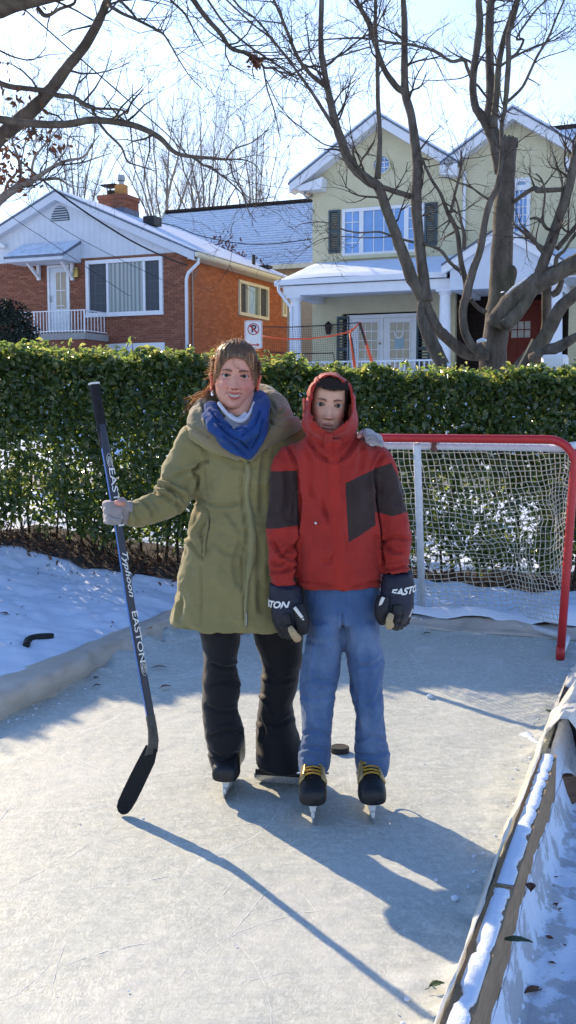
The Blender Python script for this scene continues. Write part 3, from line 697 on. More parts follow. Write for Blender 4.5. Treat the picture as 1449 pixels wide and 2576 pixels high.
# side windows
def swin(r, mids, cols):
    t0, t1, z0, z1 = r; mb = MB(); D = .06
    for (b0, b1, c0, c1) in ((t0, t1, z1 - .1, z1), (t0, t1, z0, z0 + .1), (t0, t0 + .09, z0 + .1, z1 - .1), (t1 - .09, t1, z0 + .1, z1 - .1), *[(m - .03, m + .03, z0 + .1, z1 - .1) for m in mids]):
        mb.box(H.w(-.01, (b0 + b1) / 2, (c0 + c1) / 2), (D, (b1 - b0) / 2, (c1 - c0) / 2), (HU, HV, HZV))
    wo_ = mb.obj("window", CREAM, root); es = [t0 + .09] + [x for m in mids for x in (m - .03, m + .03)] + [t1 - .09]
    for i, m in enumerate(cols):
        mb = MB(); mb.box(H.w(.03, (es[2 * i] + es[2 * i + 1]) / 2, (z0 + z1) / 2), (.01, (es[2 * i + 1] - es[2 * i]) / 2, (z1 - z0) / 2 - .1), (HU, HV, HZV)); mb.obj("pane", m, wo_)
w = sw[1] - sw[0]; swin(sw, (sw[0] + w * .27, sw[0] + w * .68), (SCREEN, GLASSG, SCREEN)); swin(sw2, (), (CREAM,))

# =================================================================== house behind with the snowy shingle roof
K = House(785, 655, 43.0)
root = thing("rear_house", K.w(0, 0, 2), "tan house with a long frosted roof between the brick and green houses", "house")
e1 = K.fr(420, 620, 0); er = (-4.0, K.fr(785, 660)[1]); RT = 2.7; rg_ = hit(600, 521, K.w(0, RT, 0), HV)
zr_ = rg_.z; sl_ = K.fr(418, 530, RT)[0]
mb = MB(); K.box(mb, -4, sl_ - .4, .0, 5.4, 2, er[1]); mb.obj("wall", YSTUC, root)
pr = [K.w(0, -.4, er[1] - .1), K.w(0, RT, zr_)]
sd_ = (pr[1] - pr[0]); L = sd_.length; dn = sd_.normalized(); nr = HU.cross(dn).normalized()
if nr.z < 0: nr = -nr
mb = MB(); base_ = K.w(-4, -.4, er[1] - .1)
mb.prism([base_, base_ + dn * L, base_ + dn * L - nr * .12, base_ - nr * .12], HU * (sl_ + 4)); rf = mb.obj("roof", mat("shaded_gap_base", (.07, .09, .13), .8, .2, 3), root)  # roof base darkened to paint shade into the gaps below shingle butts
mb = MB(); b2 = K.w(-4, RT, zr_); mb.prism([b2, b2 + Vector((0, 0, -.12)), K.w(-4, 5.8, er[1] - .22), K.w(-4, 5.8, er[1] - .1)], HU * (sl_ + 4)); mb.obj("roof", SHING, root)
FROST = m_snow("frosted_shingle", .12)
mb = MB(); nrow = int(L / .17); sh = []
for r in range(nrow):
    x = -4 + (r % 2) * .15
    while x < sl_:
        w_ = .28 + rr(-.03, .03); c = K.w(x + w_ / 2, -.4, er[1] - .1) + dn * (r * .17 + .10) + nr * (.014 + rr(0, .006))
        mb.box(c, (w_ / 2, .076, .010), (HU, (dn + nr * -.09).normalized(), nr)); sh.append(RND.random()); x += w_ + .012
mb.obj("shingles", FROST, rf, kind='stuff')
mb = MB(); mb.box(K.w((sl_ - 4) / 2, RT, zr_ + .05), ((sl_ + 4) / 2, .14, .05), (HU, HV, HZV)); mb.obj("ridge_cap", DARKBR, rf)
mb = MB(); K.box(mb, -4, sl_, -.5, -.40, er[1] - .26, er[1] - .08); mb.obj("gutter", CREAM, rf)
mb = MB(); mb.bar(K.w(sl_ + .03, -.45, er[1] - .1), K.w(sl_ + .03, RT, zr_), .04, .22, HU); mb.obj("rake_board", CREAM, rf)

# =================================================================== RIGHT: pale green house
G = House(786, 640, 31.0); H = G
root = thing("pale_green_house", G.w(0, 0, 2.4), "pale green house with twin gables and a white columned porch", "house")
def gq(x0, y0, x1, y1, t=0.):
    a = G.fr(x0, y0, t); b = G.fr(x1, y1, t); return min(a[0], b[0]), max(a[0], b[0]), min(a[1], b[1]), max(a[1], b[1])
sR = G.fr(1150, 500)[0]; sR2 = G.fr(1480, 500)[0] - 1.2
GB = 2.2
a1p = G.fr(957, 297); a2p = G.fr(1297, 284)
rt = .06
sl1 = G.fr(741, 472); slopeG = (a1p[1] - sl1[1]) / (sl1[0] - a1p[0])
def rk1(a): return a1p[1] - abs(a - a1p[0]) * slopeG
def rk2(a): return a2p[1] - abs(a - a2p[0]) * slopeG
octc = G.fr(960, 415); octr = abs(G.fr(983, 415)[0] - octc[0])
tw = gq(861, 527, 1067, 634); aw = gq(1288, 449, 1333, 590); fd = gq(882, 795, 1048, 985, .3)
# upper front walls, built round the openings
eav = rk1(0) - .15
mb = MB()
def wall_above(mb, f, a_lo, a_hi, zlo, holes, n=60):
    """vertical slats of wall under a sloping top, cut at the holes"""
    xs = sorted({a_lo, a_hi, *[a_lo + (a_hi - a_lo) * k / n for k in range(n + 1)], *[x for h in holes for x in h[:2]]}); xs = [x for x in xs if a_lo <= x <= a_hi]
    for x0, x1 in zip(xs, xs[1:]):
        if x1 - x0 < 1e-5: continue
        segs = [(zlo, None)]; hs = sorted([h for h in holes if h[0] < (x0 + x1) / 2 < h[1]], key=lambda h: h[2]); z = zlo
        for h in hs: mb.prism([G.w(x0, .0, z), G.w(x1, .0, z), G.w(x1, .0, h[2]), G.w(x0, .0, h[2])], HV * .2); z = h[3]
        mb.prism([G.w(x0, .0, z), G.w(x1, .0, z), G.w(x1, .0, f(x1) - .12), G.w(x0, .0, f(x0) - .12)], HV * .2)
oc = [octc[0] - octr, octc[0] + octr, octc[1] - octr, octc[1] + octr]
mid = sR
wall_above(mb, lambda a: min(rk1(a), 99), mid, 0., GB, [tw, oc, gq(861, 790, 1060, 1010)]) 
wall_above(mb, rk2, sR2, mid, GB, [aw, gq(1146, 735, 1425, 1010)])
wo2 = mb.obj("wall", PALE, root)
mb = MB(); G.box(mb, -.2, 0, .2, 9, GB, eav); mb.obj("side_wall", PALE, root)
mb = MB(); G.box(mb, sR2, -.2, 8.8, 9, GB, eav); G.box(mb, sR2, sR2 + .2, .2, 8.8, GB, eav); mb.obj("rear_wall", PALE, root)
mb = MB(); G.box(mb, sR2 + .21, -.21, 4.0, 4.1, GB, eav); mb.obj("inner_wall", DARKBR, root)
# rakes, soffits, returns, roofs
OVR = .42
for f, ap_, lo, hi in ((rk1, a1p, mid - .1, .55), (rk2, a2p, sR2 - .5, mid + .35)):
    for e in (lo, hi):
        a = ap_[0]
        mb = MB(); G.poly(mb, [(a, f(a)), (e, f(e)), (e, f(e) - .26), (a, f(a) - .26)], -.46, -.42); mb.obj("rake_board", WHITE, root)
        mb = MB(); G.poly(mb, [(a, f(a) - .20), (e, f(e) - .20), (e, f(e) - .24), (a, f(a) - .24)], -.418, -.003); mb.obj("soffit", WHITE, root)
        mb = MB(); sg = 1 if e > a else -1
        mb.prism([G.w(a, -.48, f(a) + .004), G.w(e + sg * .04, -.48, f(e + sg * .04) + .004), G.w(e + sg * .04, -.48, f(e + sg * .04) + .06), G.w(a, -.48, f(a) + .06)], HV * 9.6); rfo = mb.obj("roof", SHING, root)
        mb = MB(); mb.prism([G.w(a, -.47, f(a) + .062), G.w(e, -.47, f(e) + .062), G.w(e, -.47, f(e) + .12), G.w(a, -.47, f(a) + .12)], HV * 9.5); mb.obj("roof_snow", SNOWROOF, rfo)
# boxed returns
for (pts) in ([(741, 472), (752, 480), (808, 476), (812, 445)], [(1106, 410), (1106, 438), (1150, 442), (1152, 420)], [(1420, 392), (1420, 428), (1449, 432), (1449, 408)]):
    mb = MB(); G.poly(mb, [G.fr(x, y, -.4) for x, y in pts], -.415, -.004); mb.obj("eave_return", WHITE, root)
mb = MB(); q0 = G.fr(744, 472, -.4); G.box(mb, q0[0] - .05, q0[0] + .1, -.5, 9.2, q0[1] - .05, q0[1] + .07); mb.obj("gutter", WHITE, root)
mb = MB(); q0 = G.fr(770, 495, -.2); mb.tube([G.w(q0[0] - .05, -.2, q0[1] + .25), G.w(q0[0] + .05, -.25, q0[1] + .05), G.w(q0[0] - .05, -.2, q0[1] - .05), G.w(.0, -.05, q0[1] + .05)], .035, 6); mb.obj("service_bracket", METAL, root, smooth=True)
# octagon window
mb = MB(); ang = [math.pi / 8 + math.pi / 4 * k for k in range(8)]; R2 = octr / math.cos(math.pi / 8)
for k in range(8):
    p, q = ang[k], ang[(k + 1) % 8]; pts = [(octc[0] + r * math.cos(x), octc[1] + r * math.sin(x)) for r, x in ((R2 * 1.02, p), (R2 * 1.02, q), (R2 * .84, q), (R2 * .84, p))]
    G.poly(mb, pts, -.04, .05)
    p2 = [(octc[0] + R2 * math.cos(p), octc[1] + R2 * math.sin(p)), (octc[0] + R2 * math.cos(q), octc[1] + R2 * math.sin(q))]
    if k % 2 == 0:
        cx_ = octc[0] + octr * (1 if math.cos((p + q) / 2) > 0 else -1); cz_ = octc[1] + octr * (1 if math.sin((p + q) / 2) > 0 else -1)
ow = mb.obj("window", PALE, root)
mb = MB()
for k in range(4):
    m_ = math.pi / 4 + k * math.pi / 2; sx, sz = (1 if math.cos(m_) > 0 else -1), (1 if math.sin(m_) > 0 else -1)
    t8 = octr * math.tan(math.pi / 8)
    G.poly(mb, [(octc[0] + sx * octr, octc[1] + sz * octr), (octc[0] + sx * octr, octc[1] + sz * t8), (octc[0] + sx * t8, octc[1] + sz * octr)], .004, .19)
mb.obj("window_corner", PALE, ow)
mb = MB(); G.poly(mb, [(octc[0] + R2 * .83 * math.cos(x), octc[1] + R2 * .83 * math.sin(x)) for x in ang], .03, .045); mb.obj("pane", GLASSB, ow)
mb = MB(); r = octr * .8
for o in (-.33, .33): G.box(mb, octc[0] + o * r - .012, octc[0] + o * r + .012, .012, .029, octc[1] - r, octc[1] + r); G.box(mb, octc[0] - r, octc[0] + r, .004, .011, octc[1] + o * r - .012, octc[1] + o * r + .012)
mb.obj("glazing_bar", WHITE, ow)
# triple window, three separate sashes
a0, a1_, z0, z1 = tw; W_ = a1_ - a0
mb = MB(); d1 = G.fr(909, 580)[0]; d2 = G.fr(1022, 580)[0]
framed(G, mb, a0, a1_, z0, z1, .06, .09, .09, (('v', d1, .13), ('v', d2, .13))); tw_ = mb.obj("window", WHITE, root)
mb = MB(); G.box(mb, a0 - .05, a1_ + .05, -.09, -.031, z0 - .09, z0 + .01); mb.obj("sill", PALE, tw_)
for (p, q, nv, nh) in ((d1 + .065, a1_ - .09, 2, 4), (d2 + .065, d1 - .065, 4, 1), (a0 + .09, d2 - .065, 2, 4)):
    mb = MB(); G.box(mb, p, q, .03, .045, z0 + .09, z1 - .09); mb.obj("pane", GLASSB, tw_)
    mb = MB()
    for k in range(1, nv): x = p + (q - p) * k / nv; G.box(mb, x - .013, x + .013, .014, .029, z0 + .09, z1 - .09)
    for k in range(1, nh): z = z0 + .09 + (z1 - z0 - .18) * k / nh; G.box(mb, p, q, .006, .013, z - .013, z + .013)
    mb.obj("glazing_bar", WHITE, tw_)
def shutter(x0, y0, x1, y1, t=0.):
    a0, a1, z0, z1 = gq(x0, y0, x1, y1, t); mb = MB(); framed(G, mb, a0, a1, z0, z1, t - .005, .06, .05, (('h', (z0 + z1) / 2, .08),)); so = mb.obj("shutter", SHUT, root)
    n = 22
    mb = MB()
    for k in range(n):
        z = z0 + .08 + (z1 - z0 - .16) * k / (n - 1); mb.box(G.w((a0 + a1) / 2, t - .024, z), ((a1 - a0) / 2 - .062, .02, .005), (HU, (HV + HZV).normalized(), (HZV - HV).normalized()))
    mb.obj("louvre", SHUT, so, kind='stuff')
shutter(828, 530, 856, 636); shutter(1069, 511, 1100, 617)
# arched window
a0, a1_, z0, z1 = aw; ac = (a0 + a1_) / 2; ar = (a1_ - a0) / 2; zs2 = z1 - ar
mb = MB()
pts = lambda r: [(ac + r * math.cos(math.pi * k / 12), zs2 + r * math.sin(math.pi * k / 12)) for k in range(13)]
P1, P2 = pts(ar), pts(ar - .1)
for k in range(12): G.poly(mb, [P1[k], P1[k + 1], P2[k + 1], P2[k]], -.04, .05)
G.box(mb, a0, a0 + .1, -.04, .05, z0, zs2 - .002); G.box(mb, a1_ - .1, a1_, -.04, .05, z0, zs2 - .002); G.box(mb, a0 + .1, a1_ - .1, -.04, .05, z0, z0 + .1); G.box(mb, a0 + .1, a1_ - .1, -.04, .05, zs2 - .08, zs2 + .06)
for k in range(12): G.poly(mb, [P1[k], (P1[k][0], z1 + .001), (P1[k + 1][0], z1 + .001), P1[k + 1]], .004, .19)
awo = mb.obj("window", WHITE, root)
mb = MB(); G.poly(mb, P2, .03, .045); G.box(mb, a0 + .1, a1_ - .1, .03, .045, z0 + .1, zs2 - .08); mb.obj("pane", GLASSB, awo)
mb = MB(); P3 = pts(ar * .5)
for k in range(12): G.poly(mb, [P3[k], P3[k + 1], (P3[k + 1][0] * .94 + ac * .06, P3[k + 1][1] * .94 + zs2 * .06), (P3[k][0] * .94 + ac * .06, P3[k][1] * .94 + zs2 * .06)], .01, .028)
for k in (2, 6, 10): mb.bar(G.w(*[P3[k][0], .018, P3[k][1]]), G.w(P2[k][0], .018, P2[k][1]), .022, .016, HU)
for k in (1, 2): x = a0 + .1 + (a1_ - a0 - .2) * k / 3; G.box(mb, x - .012, x + .012, .014, .029, z0 + .1, zs2 - .08)
for k in range(1, 5): z = z0 + .1 + (zs2 - z0 - .18) * k / 5; G.box(mb, a0 + .1, a1_ - .1, .006, .013, z - .012, z + .012)
mb.obj("glazing_bar", WHITE, awo)
# white downspout between the gables
ds = G.fr(1170, 480); mb = MB(); mb.tube([G.w(ds[0], -.06, ds[1] + .5), G.w(ds[0], -.06, G.fr(1170, 640)[1])], .045, 6); mb.obj("downspout", WHITE, root)
# ---- porch
TP = -2.3
zg = G.fr(725, 706, TP)[1]; pl = G.fr(706, 706, TP)[0]; zc = G.fr(725, 745, TP)[1]; pr_ = G.fr(1128, 690, TP)[0]
zrw = G.fr(800, 668)[1]
hip = pl - .15
mb = MB(); mb.add([G.w(pl, TP - .1, zg), G.w(pr_ - 3.2, TP - .1, zg), G.w(pr_ - 3.2, -.01, zrw), G.w(.05, -.01, zrw), G.w(pl, .3, zg)], [(0, 1, 2, 3), (0, 3, 4)])
pf = mb.obj("porch_roof", SHING, root); pf.modifiers.new("t", 'SOLIDIFY').thickness = .05
V, Fq_ = gridmesh(0, 1, 0, 1, 40, 14, lambda P: P[:, 0] * 0)
Q = []
for a_, b_, _ in V:
    x0 = pl + (0.05 - pl) * b_; p = G.w(x0 + (pr_ - 3.2 - x0) * a_, TP - .08 + (-.02 - TP + .08) * b_, zg + (zrw - zg) * b_); Q.append(p + Vector((0, 0, .07 + .03 * math.sin(a_ * 9) * (1 - b_))) - (Vector((0, 0, .06)) if b_ == 0 or a_ in (0, 1) else Vector()))
link("porch_snow", npmesh("porch_snow", np.array(Q), Fq_, [SNOWROOF]), pf)
mb = MB(); G.box(mb, pl + .02, pr_, TP - .24, TP - .11, zg - .14, zg + .0); G.box(mb, pl + .02, pl + .15, TP - .108, .2, zg - .14, zg); mb.obj("porch_gutter", WHITE, root)
mb = MB(); G.box(mb, pl - .12, pr_ - .3, TP - .1, TP + .2, zc, zg - .16); G.box(mb, pl - .42, pl - .12, TP + .202, -.01, zc, zg - .16); bm_ = mb.obj("porch_beam", WHITE, root)
mb = MB(); G.box(mb, pl - .425, pr_ - 3.2, TP + .205, -.012, zg - .24, zg - .20); mb.obj("porch_ceiling", WHITE, root)
zf = 2.32
mb = MB(); G.box(mb, pl - .0, sR2, TP - .2, -.01, GB, zf); mb.obj("porch_floor", CONC, root)
def column(px, t, zt):
    a = G.fr(px, 800, t)[0]; mb = MB(); c = lambda z: G.w(a, t, z)
    mb.tube([c(zf + .12), c(zf + .9), c(zt - .14)], [.165, .16, .135], 20); mb.tube([c(zt - .139), c(zt - .10), c(zt - .07)], [.15, .175, .18], 20); G.box(mb, a - .2, a + .2, t - .2, t + .2, zt - .069, zt - .002)
    mb.tube([c(zf + .02), c(zf + .06), c(zf + .118)], [.21, .215, .18], 20); G.box(mb, a - .22, a + .22, t - .22, t + .22, zf + .001, zf + .019)
    mb.obj("porch_column", WHITE, root, smooth=False)
column(744, TP + .05, zc); column(1119, TP + .05, zc); column(1399, TP - .3, zc - .05)
mb = MB(); a = G.fr(733, 800, TP - .1)[0]; mb.tube([G.w(pl - .0, TP - .17, zg - .14), G.w(pl - .02, TP - .17, zg - .3), G.w(a, TP - .12, zg - .75), G.w(a, TP - .12, zf)], .045, 6); mb.obj("downspout", WHITE, root)
# railing
zr0 = G.fr(800, 909, TP)[1]; ra0 = G.fr(1105, 900, TP)[0]; ra1 = G.fr(760, 909, TP)[0]
mb = MB(); G.box(mb, ra0, ra1, TP - .03, TP + .03, zr0 - .05, zr0); G.box(mb, ra0, ra1, TP - .025, TP + .025, zf + .08, zf + .12); rl = mb.obj("porch_railing", WHITE, root)
n = int((ra1 - ra0) / .13)
for k in range(n + 1):
    a = ra0 + (ra1 - ra0) * k / n; mb = MB(); G.box(mb, a - .016, a + .016, TP - .016, TP + .016, zf + .121, zr0 - .051); mb.obj("baluster", WHITE, rl)
# french doors
a0, a1_, z0, z1 = gq(875, 794, 1050, 985); z0 = zf
mb = MB(); framed(G, mb, a0, a1_, z0, z1, .02, .1, .07, (('v', (a0 + a1_) / 2, .05),)); fdo = mb.obj("door_frame", WHITE, root)
am = (a0 + a1_) / 2
for (p, q, gx0, gx1) in ((am + .03, a1_ - .1, 903, 950), (a0 + .1, am - .03, 982, 1030)):
    mb = MB(); G.box(mb, p, q, .0, .03, z0 + .02, z1 - .105); dd = mb.obj("door", WHITE, root)
    g = gq(gx0, 811, gx1, 899); zb_ = z0 + .28
    for i in range(3):
        for j in range(5):
            x0 = g[0] + (g[1] - g[0]) * i / 3 + .012; x1 = g[0] + (g[1] - g[0]) * (i + 1) / 3 - .012; y0 = zb_ + (g[3] - zb_) * j / 5 + .012; y1 = zb_ + (g[3] - zb_) * (j + 1) / 5 - .012
            mb = MB(); G.box(mb, x0, x1, -.006, -.001, y0, y1); mb.obj("pane", GLASST, dd)
            mb = MB()
    mb = MB(); framed(G, mb, g[0] - .03, g[1] + .03, zb_ - .03, g[3] + .03, -.002, .03, .03); mb.obj("glass_moulding", WHITE, dd)
mb = MB(); mb.ball(G.w(am + .06, -.05, z0 + .98), .03, 8, 6); mb.obj("door_knob", BRASS, root)
# a pale wreath of ribbon and a blue paper behind the right door glass
wc = G.fr(1004, 833); mb = MB(); mb.tube([G.w(wc[0] + .13 * math.cos(a), -.02, wc[1] + .2 * math.sin(a)) for a in [math.pi * (.0 - k / 12) for k in range(13)]] , .025, 6); mb.obj("door_ornament", WHITE, root)
mb = MB(); g = gq(993, 848, 1016, 876); G.box(mb, *g[:2], -.014, -.008, *g[2:]); mb.obj("paper_notice", mat("blue_paper", (.35, .48, .55), .7), root)
shutter(849, 797, 880, 960); shutter(1049, 793, 1081, 960)
sc = G.fr(830, 828); mb = MB(); G.box(mb, sc[0] - .04, sc[0] + .04, -.05, -.002, sc[1] - .1, sc[1] + .15); mb.tube([G.w(sc[0], -.14, sc[1] + .22), G.w(sc[0], -.14, sc[1] + .12), G.w(sc[0], -.14, sc[1] + .02), G.w(sc[0], -.14, sc[1] - .16)], [.01, .11, .10, .06], 8); mb.obj("wall_lantern", DARKBR, root)
# ---- entrance portico
TE = TP - .45
pk = G.fr(1262, 572, TE); pL = G.fr(1118, 668, TE); pR = G.fr(1424, 664, TE); zE = G.fr(1262, 724, TE)[1]
slE = (pk[1] - pL[1]) / (pL[0] - pk[0])
fE = lambda a: pk[1] - abs(a - pk[0]) * slE
lo, hi = pk[0] - (pL[0] - pk[0]) - .1, pL[0] + .05
mb = MB(); G.poly(mb, [(lo + .2, zE), (hi - .2, zE), (hi - .2, fE(hi - .2) - .1), (pk[0], pk[1] - .1), (lo + .2, fE(lo + .2) - .1)], TE, TE + .2); po = mb.obj("portico_gable", SIDING, root)
for e in (lo, hi):
    mb = MB(); G.poly(mb, [(pk[0], fE(pk[0])), (e, fE(e)), (e, fE(e) - .22), (pk[0], fE(pk[0]) - .22)], TE - .12, TE - .01); mb.obj("portico_rake", WHITE, po)
    mb = MB(); mb.prism([G.w(pk[0], TE - .16, fE(pk[0]) + .005), G.w(e, TE - .16, fE(e) + .005), G.w(e, TE - .16, fE(e) + .05), G.w(pk[0], TE - .16, fE(pk[0]) + .05)], HV * (-.02 - TE)); ro = mb.obj("portico_roof", SHING, po)
mb = MB(); G.box(mb, lo + .2, lo + .4, TE + .2, -.02, zE, fE(lo) - .1); G.box(mb, hi - .4, hi - .2, TE + .202, -.02, zE, fE(hi) - .1); mb.obj("portico_beam", WHITE, po)
mb = MB(); G.box(mb, lo + .4, hi - .4, TE + .21, -.02, zE + .1, zE + .14); mb.obj("portico_ceiling", WHITE, po)
# dark recess and red door
rc = gq(1146, 735, 1425, 1010)
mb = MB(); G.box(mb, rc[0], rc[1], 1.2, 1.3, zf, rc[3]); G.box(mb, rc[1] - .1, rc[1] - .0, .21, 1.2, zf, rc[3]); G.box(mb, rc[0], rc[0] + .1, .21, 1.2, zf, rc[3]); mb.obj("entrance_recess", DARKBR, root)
dq = gq(1276, 770, 1350, 985, 1.1); dq = (dq[0], dq[1], zf, dq[3])
mb = MB(); framed(G, mb, dq[0] - .14, dq[1] + .14, dq[2], dq[3] + .14, 1.19, .13, .12); mb.obj("door_frame", REDDOOR, root)
mb = MB(); G.box(mb, dq[0], dq[1], 1.10, 1.16, dq[2], dq[3]); rd = mb.obj("red_door", REDDOOR, root)
g = gq(1286, 808, 1335, 850, 1.1)
for i in range(3):
    for j in range(2):
        x0 = g[0] + (g[1] - g[0]) * i / 3 + .015; x1 = g[0] + (g[1] - g[0]) * (i + 1) / 3 - .015; y0 = g[2] + (g[3] - g[2]) * j / 2 + .015; y1 = g[2] + (g[3] - g[2]) * (j + 1) / 2 - .015
        mb = MB(); G.box(mb, x0, x1, 1.09, 1.097, y0, y1); mb.obj("pane", mat("bright_glass", (.42, .40, .36), .15, .4, 6, .1) if (i, j) == (0, 0) else bpy.data.materials["bright_glass"], rd)
for i in range(3):
    x0 = dq[0] + .12 + (dq[1] - dq[0] - .2) * i / 3; mb = MB(); G.box(mb, x0, x0 + .2, 1.085, 1.097, dq[2] + .2, g[2] - .12); mb.obj("door_panel", REDDOOR, rd)
# roof of the house next door, far right
N = House(1384, 335, 36.0); root2 = thing("neighbour_house", N.w(-3, 3, 3), "snow-covered roof of the next house peeking past the right gable", "house")
q0 = at(1360, 331, 44); q1 = at(1500, 316, 44)
mb = MB(); mb.prism([q0, q1, q1 + Vector((1.5, -5.5, -3.2)), q0 + Vector((1.5, -5.5, -3.2))], Vector((0, 0, -.15))); mb.obj("roof", SNOWROOF, root2)
mb = MB(); mb.bar(q0 + Vector((0, 0, .06)), q1 + Vector((0, 0, .06)), .2, .1); mb.obj("ridge_cap", DARKBR, root2)
mb = MB(); mb.box((q0 + q1) / 2 + Vector((1.2, -2, -5)), (2.3, 2.5, 3.2)); mb.obj("wall", PALE, root2)
# ------------------------------------------------------------------ hedge
def leaves(P, N, L, Wd, fold=.25):
    """rhombic folded leaves: positions, facing normals, lengths, widths (numpy) -> verts, tris"""
    n = len(P); rs = np.random.RandomState(n % 9973 + 3)
    N = N / np.linalg.norm(N, axis=1, keepdims=True); a = rs.normal(size=(n, 3)); a[:, 2] += .2
    D = a - N * (a * N).sum(1, keepdims=True); D /= np.linalg.norm(D, axis=1, keepdims=True); B = np.cross(N, D)
    L = L[:, None]; Wd = Wd[:, None]
    base = P - D * L * .5; tip = P + D * L * .5 - N * L * .12; l = P + B * Wd * .5 - D * L * .05 + N * Wd * fold; r = P - B * Wd * .5 - D * L * .05 + N * Wd * fold
    l2 = P + B * Wd * .36 + D * L * .22 + N * Wd * fold * .6; r2 = P - B * Wd * .36 + D * L * .22 + N * Wd * fold * .6
    V = np.stack([base, l, l2, tip, r2, r], 1).reshape(-1, 3); k = np.arange(n) * 6
    F = np.concatenate([np.stack([k, k + 3, k + 2, k + 1], 1), np.stack([k, k + 5, k + 4, k + 3], 1)])
    return V, F
rs = np.random.RandomState(11)
HX0, HX1 = -6.4, 3.4
def hfront(x): return np.interp(x, [-6.5, -2.2, -1, 0, 1.1, 1.9, 3.5], [8.3, 8.05, 7.95, 7.85, 7.75, 7.55, 7.4])
def htop(x): return np.interp(x, [-6.5, -4.2, -3.3, -2.4, -1.0, -.3, .6, 2.1, 3.5], [2.9, 2.55, 2.1, 1.90, 1.845, 1.76, 1.70, 1.69, 1.71])
TH = .85
n = 150000
x = rs.uniform(HX0, HX1, n); d = rs.uniform(0, 1, n) ** 1.0
hz = rs.uniform(0, 1, n) ** .85
skin = rs.uniform(0, 1, n)
dep = np.where(skin < .45, rs.uniform(0, .22, n), rs.uniform(0, TH, n))          # more leaf on the near skin
top = rs.uniform(0, 1, n) < .16; hz = np.where(top, 1 - rs.uniform(0, .10, n), hz)
yy = hfront(x) + dep
gzv = ground_z(np.stack([x, hfront(x), 0 * x], 1))
tp = htop(x) + .055 * fbm(np.stack([x, yy, 0 * x], 1), 2.2, 3, 4) + .055 * fbm(np.stack([x, yy, 0 * x], 1), 8, 3, 14)
z = gzv + .10 + (tp - gzv - .10) * hz
P = np.stack([x, yy, z], 1)
bul = .07 * fbm(P, 1.7, 3, 22); P[:, 1] += bul * np.clip(1 - dep / .3, 0, 1)
dens = .5 + .42 * fbm(P * np.array([1, 1, .8]), 4.5, 3, 40) ; h2 = (z - gzv) / (tp - gzv)
want = smoothstep(.05, .16, h2) * (.58 + .38 * smoothstep(.42, .9, h2))
xg = smoothstep(-.9, .6, x); want *= 1 - .06 * xg * (h2 < .62)
keep = dens + rs.uniform(-.22, .22, n) < want * 1.05
P, dep, h2 = P[keep], dep[keep], h2[keep]; n = len(P)
N = rs.normal(size=(n, 3)); N[:, 1] -= .75 * (dep < .3); N[:, 2] += .5 + 1.0 * (h2 > .93)
Ls = rs.uniform(.030, .072, n); V, Fq = leaves(P, N, Ls, Ls * rs.uniform(.5, .68, n))
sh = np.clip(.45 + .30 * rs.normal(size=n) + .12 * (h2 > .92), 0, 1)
root = thing("hedge", (0, 7.9, 0), "clipped evergreen hedge of glossy leaves running across the picture behind the rink", "hedge")
me = npmesh("foliage", V, Fq, [LEAF], smooth=False); a_ = me.attributes.new("shade", 'FLOAT', 'POINT'); a_.data.foreach_set('value', np.repeat(sh.astype(np.float32), 6))
link("foliage", me, root, kind='stuff')
# stray shoots on the top
mb = MB(); SP = []; 
for k in range(150):
    X = rr(HX0, HX1); Y = float(hfront(X)) + rr(.05, TH - .05); Z = float(htop(X)); hgt = rr(.02, .08) if k % 12 else rr(.08, .15)
    p = Vector((X, Y, Z - .1)); q = p + Vector((rr(-.05, .05), rr(-.05, .05), .1 + hgt)); mb.tube([p, (p + q) / 2 + Vector((rr(-.01, .01), 0, 0)), q], [.004, .003, .002], 4)
    for j in range(int(2 + hgt * 22)): SP.append(list(p + (q - p) * rr(.5, 1.0) + Vector((rr(-.02, .02), rr(-.02, .02), rr(-.01, .01)))))
SP = np.array(SP); V, Fq = leaves(SP, rs.normal(size=SP.shape) + np.array([0, -.4, .4]), rs.uniform(.035, .06, len(SP)), rs.uniform(.02, .034, len(SP)))
me = npmesh("shoot_leaves", V, Fq, [LEAF], smooth=False); a_ = me.attributes.new("shade", 'FLOAT', 'POINT'); a_.data.foreach_set('value', np.repeat(np.clip(rs.normal(.75, .2, len(SP)), 0, 1).astype(np.float32), 6)); link("shoot_leaves", me, root, kind='stuff')
for k in range(95):
    X = HX0 + (HX1 - HX0) * (k + rr(.1, .9)) / 95; Y = float(hfront(X)) + rr(.18, .6); zg_ = gz(X, Y); zt = float(htop(X)) - rr(.15, .5)
    pts = [Vector((X, Y, zg_ - .03))]; m = 6
    for j in range(1, m + 1): pts.append(Vector((pts[-1].x + rr(-.045, .045), pts[-1].y + rr(-.04, .04), zg_ + (zt - zg_) * j / m)))
    r0 = rr(.007, .017); mb.tube(pts, [r0 * (1 - .6 * j / m) for j in range(m + 1)], 6)
    for j in range(1, m):
        for _ in range(2):
            p = pts[j]; q = p + Vector((rr(-.22, .22), rr(-.22, .15), rr(.1, .3))); mb.tube([p, (p + q) / 2 + Vector((rr(-.02, .02), 0, rr(-.02, .02))), q], [r0 * .45, r0 * .3, .002], 4)
mb.obj("stems", TWIG, root, kind='stuff', smooth=True)
V, Fq = gridmesh(0, 1, 0, 1, 240, 16, lambda P: P[:, 0] * 0)
xx = HX0 + V[:, 0] * (HX1 - HX0); wv = .10 * fbm(np.stack([xx, xx * 0, xx * 0], 1), 3.5, 3, 71)
Q = np.stack([xx, hfront(xx) - .10 + wv + V[:, 1] * (1.05 - wv), 0 * xx], 1); Q[:, 2] = ground_z(Q) + .012 + .02 * np.abs(fbm(Q, 9, 3, 72)) * np.sin(math.pi * np.clip(V[:, 1], .02, .98)) ** .5
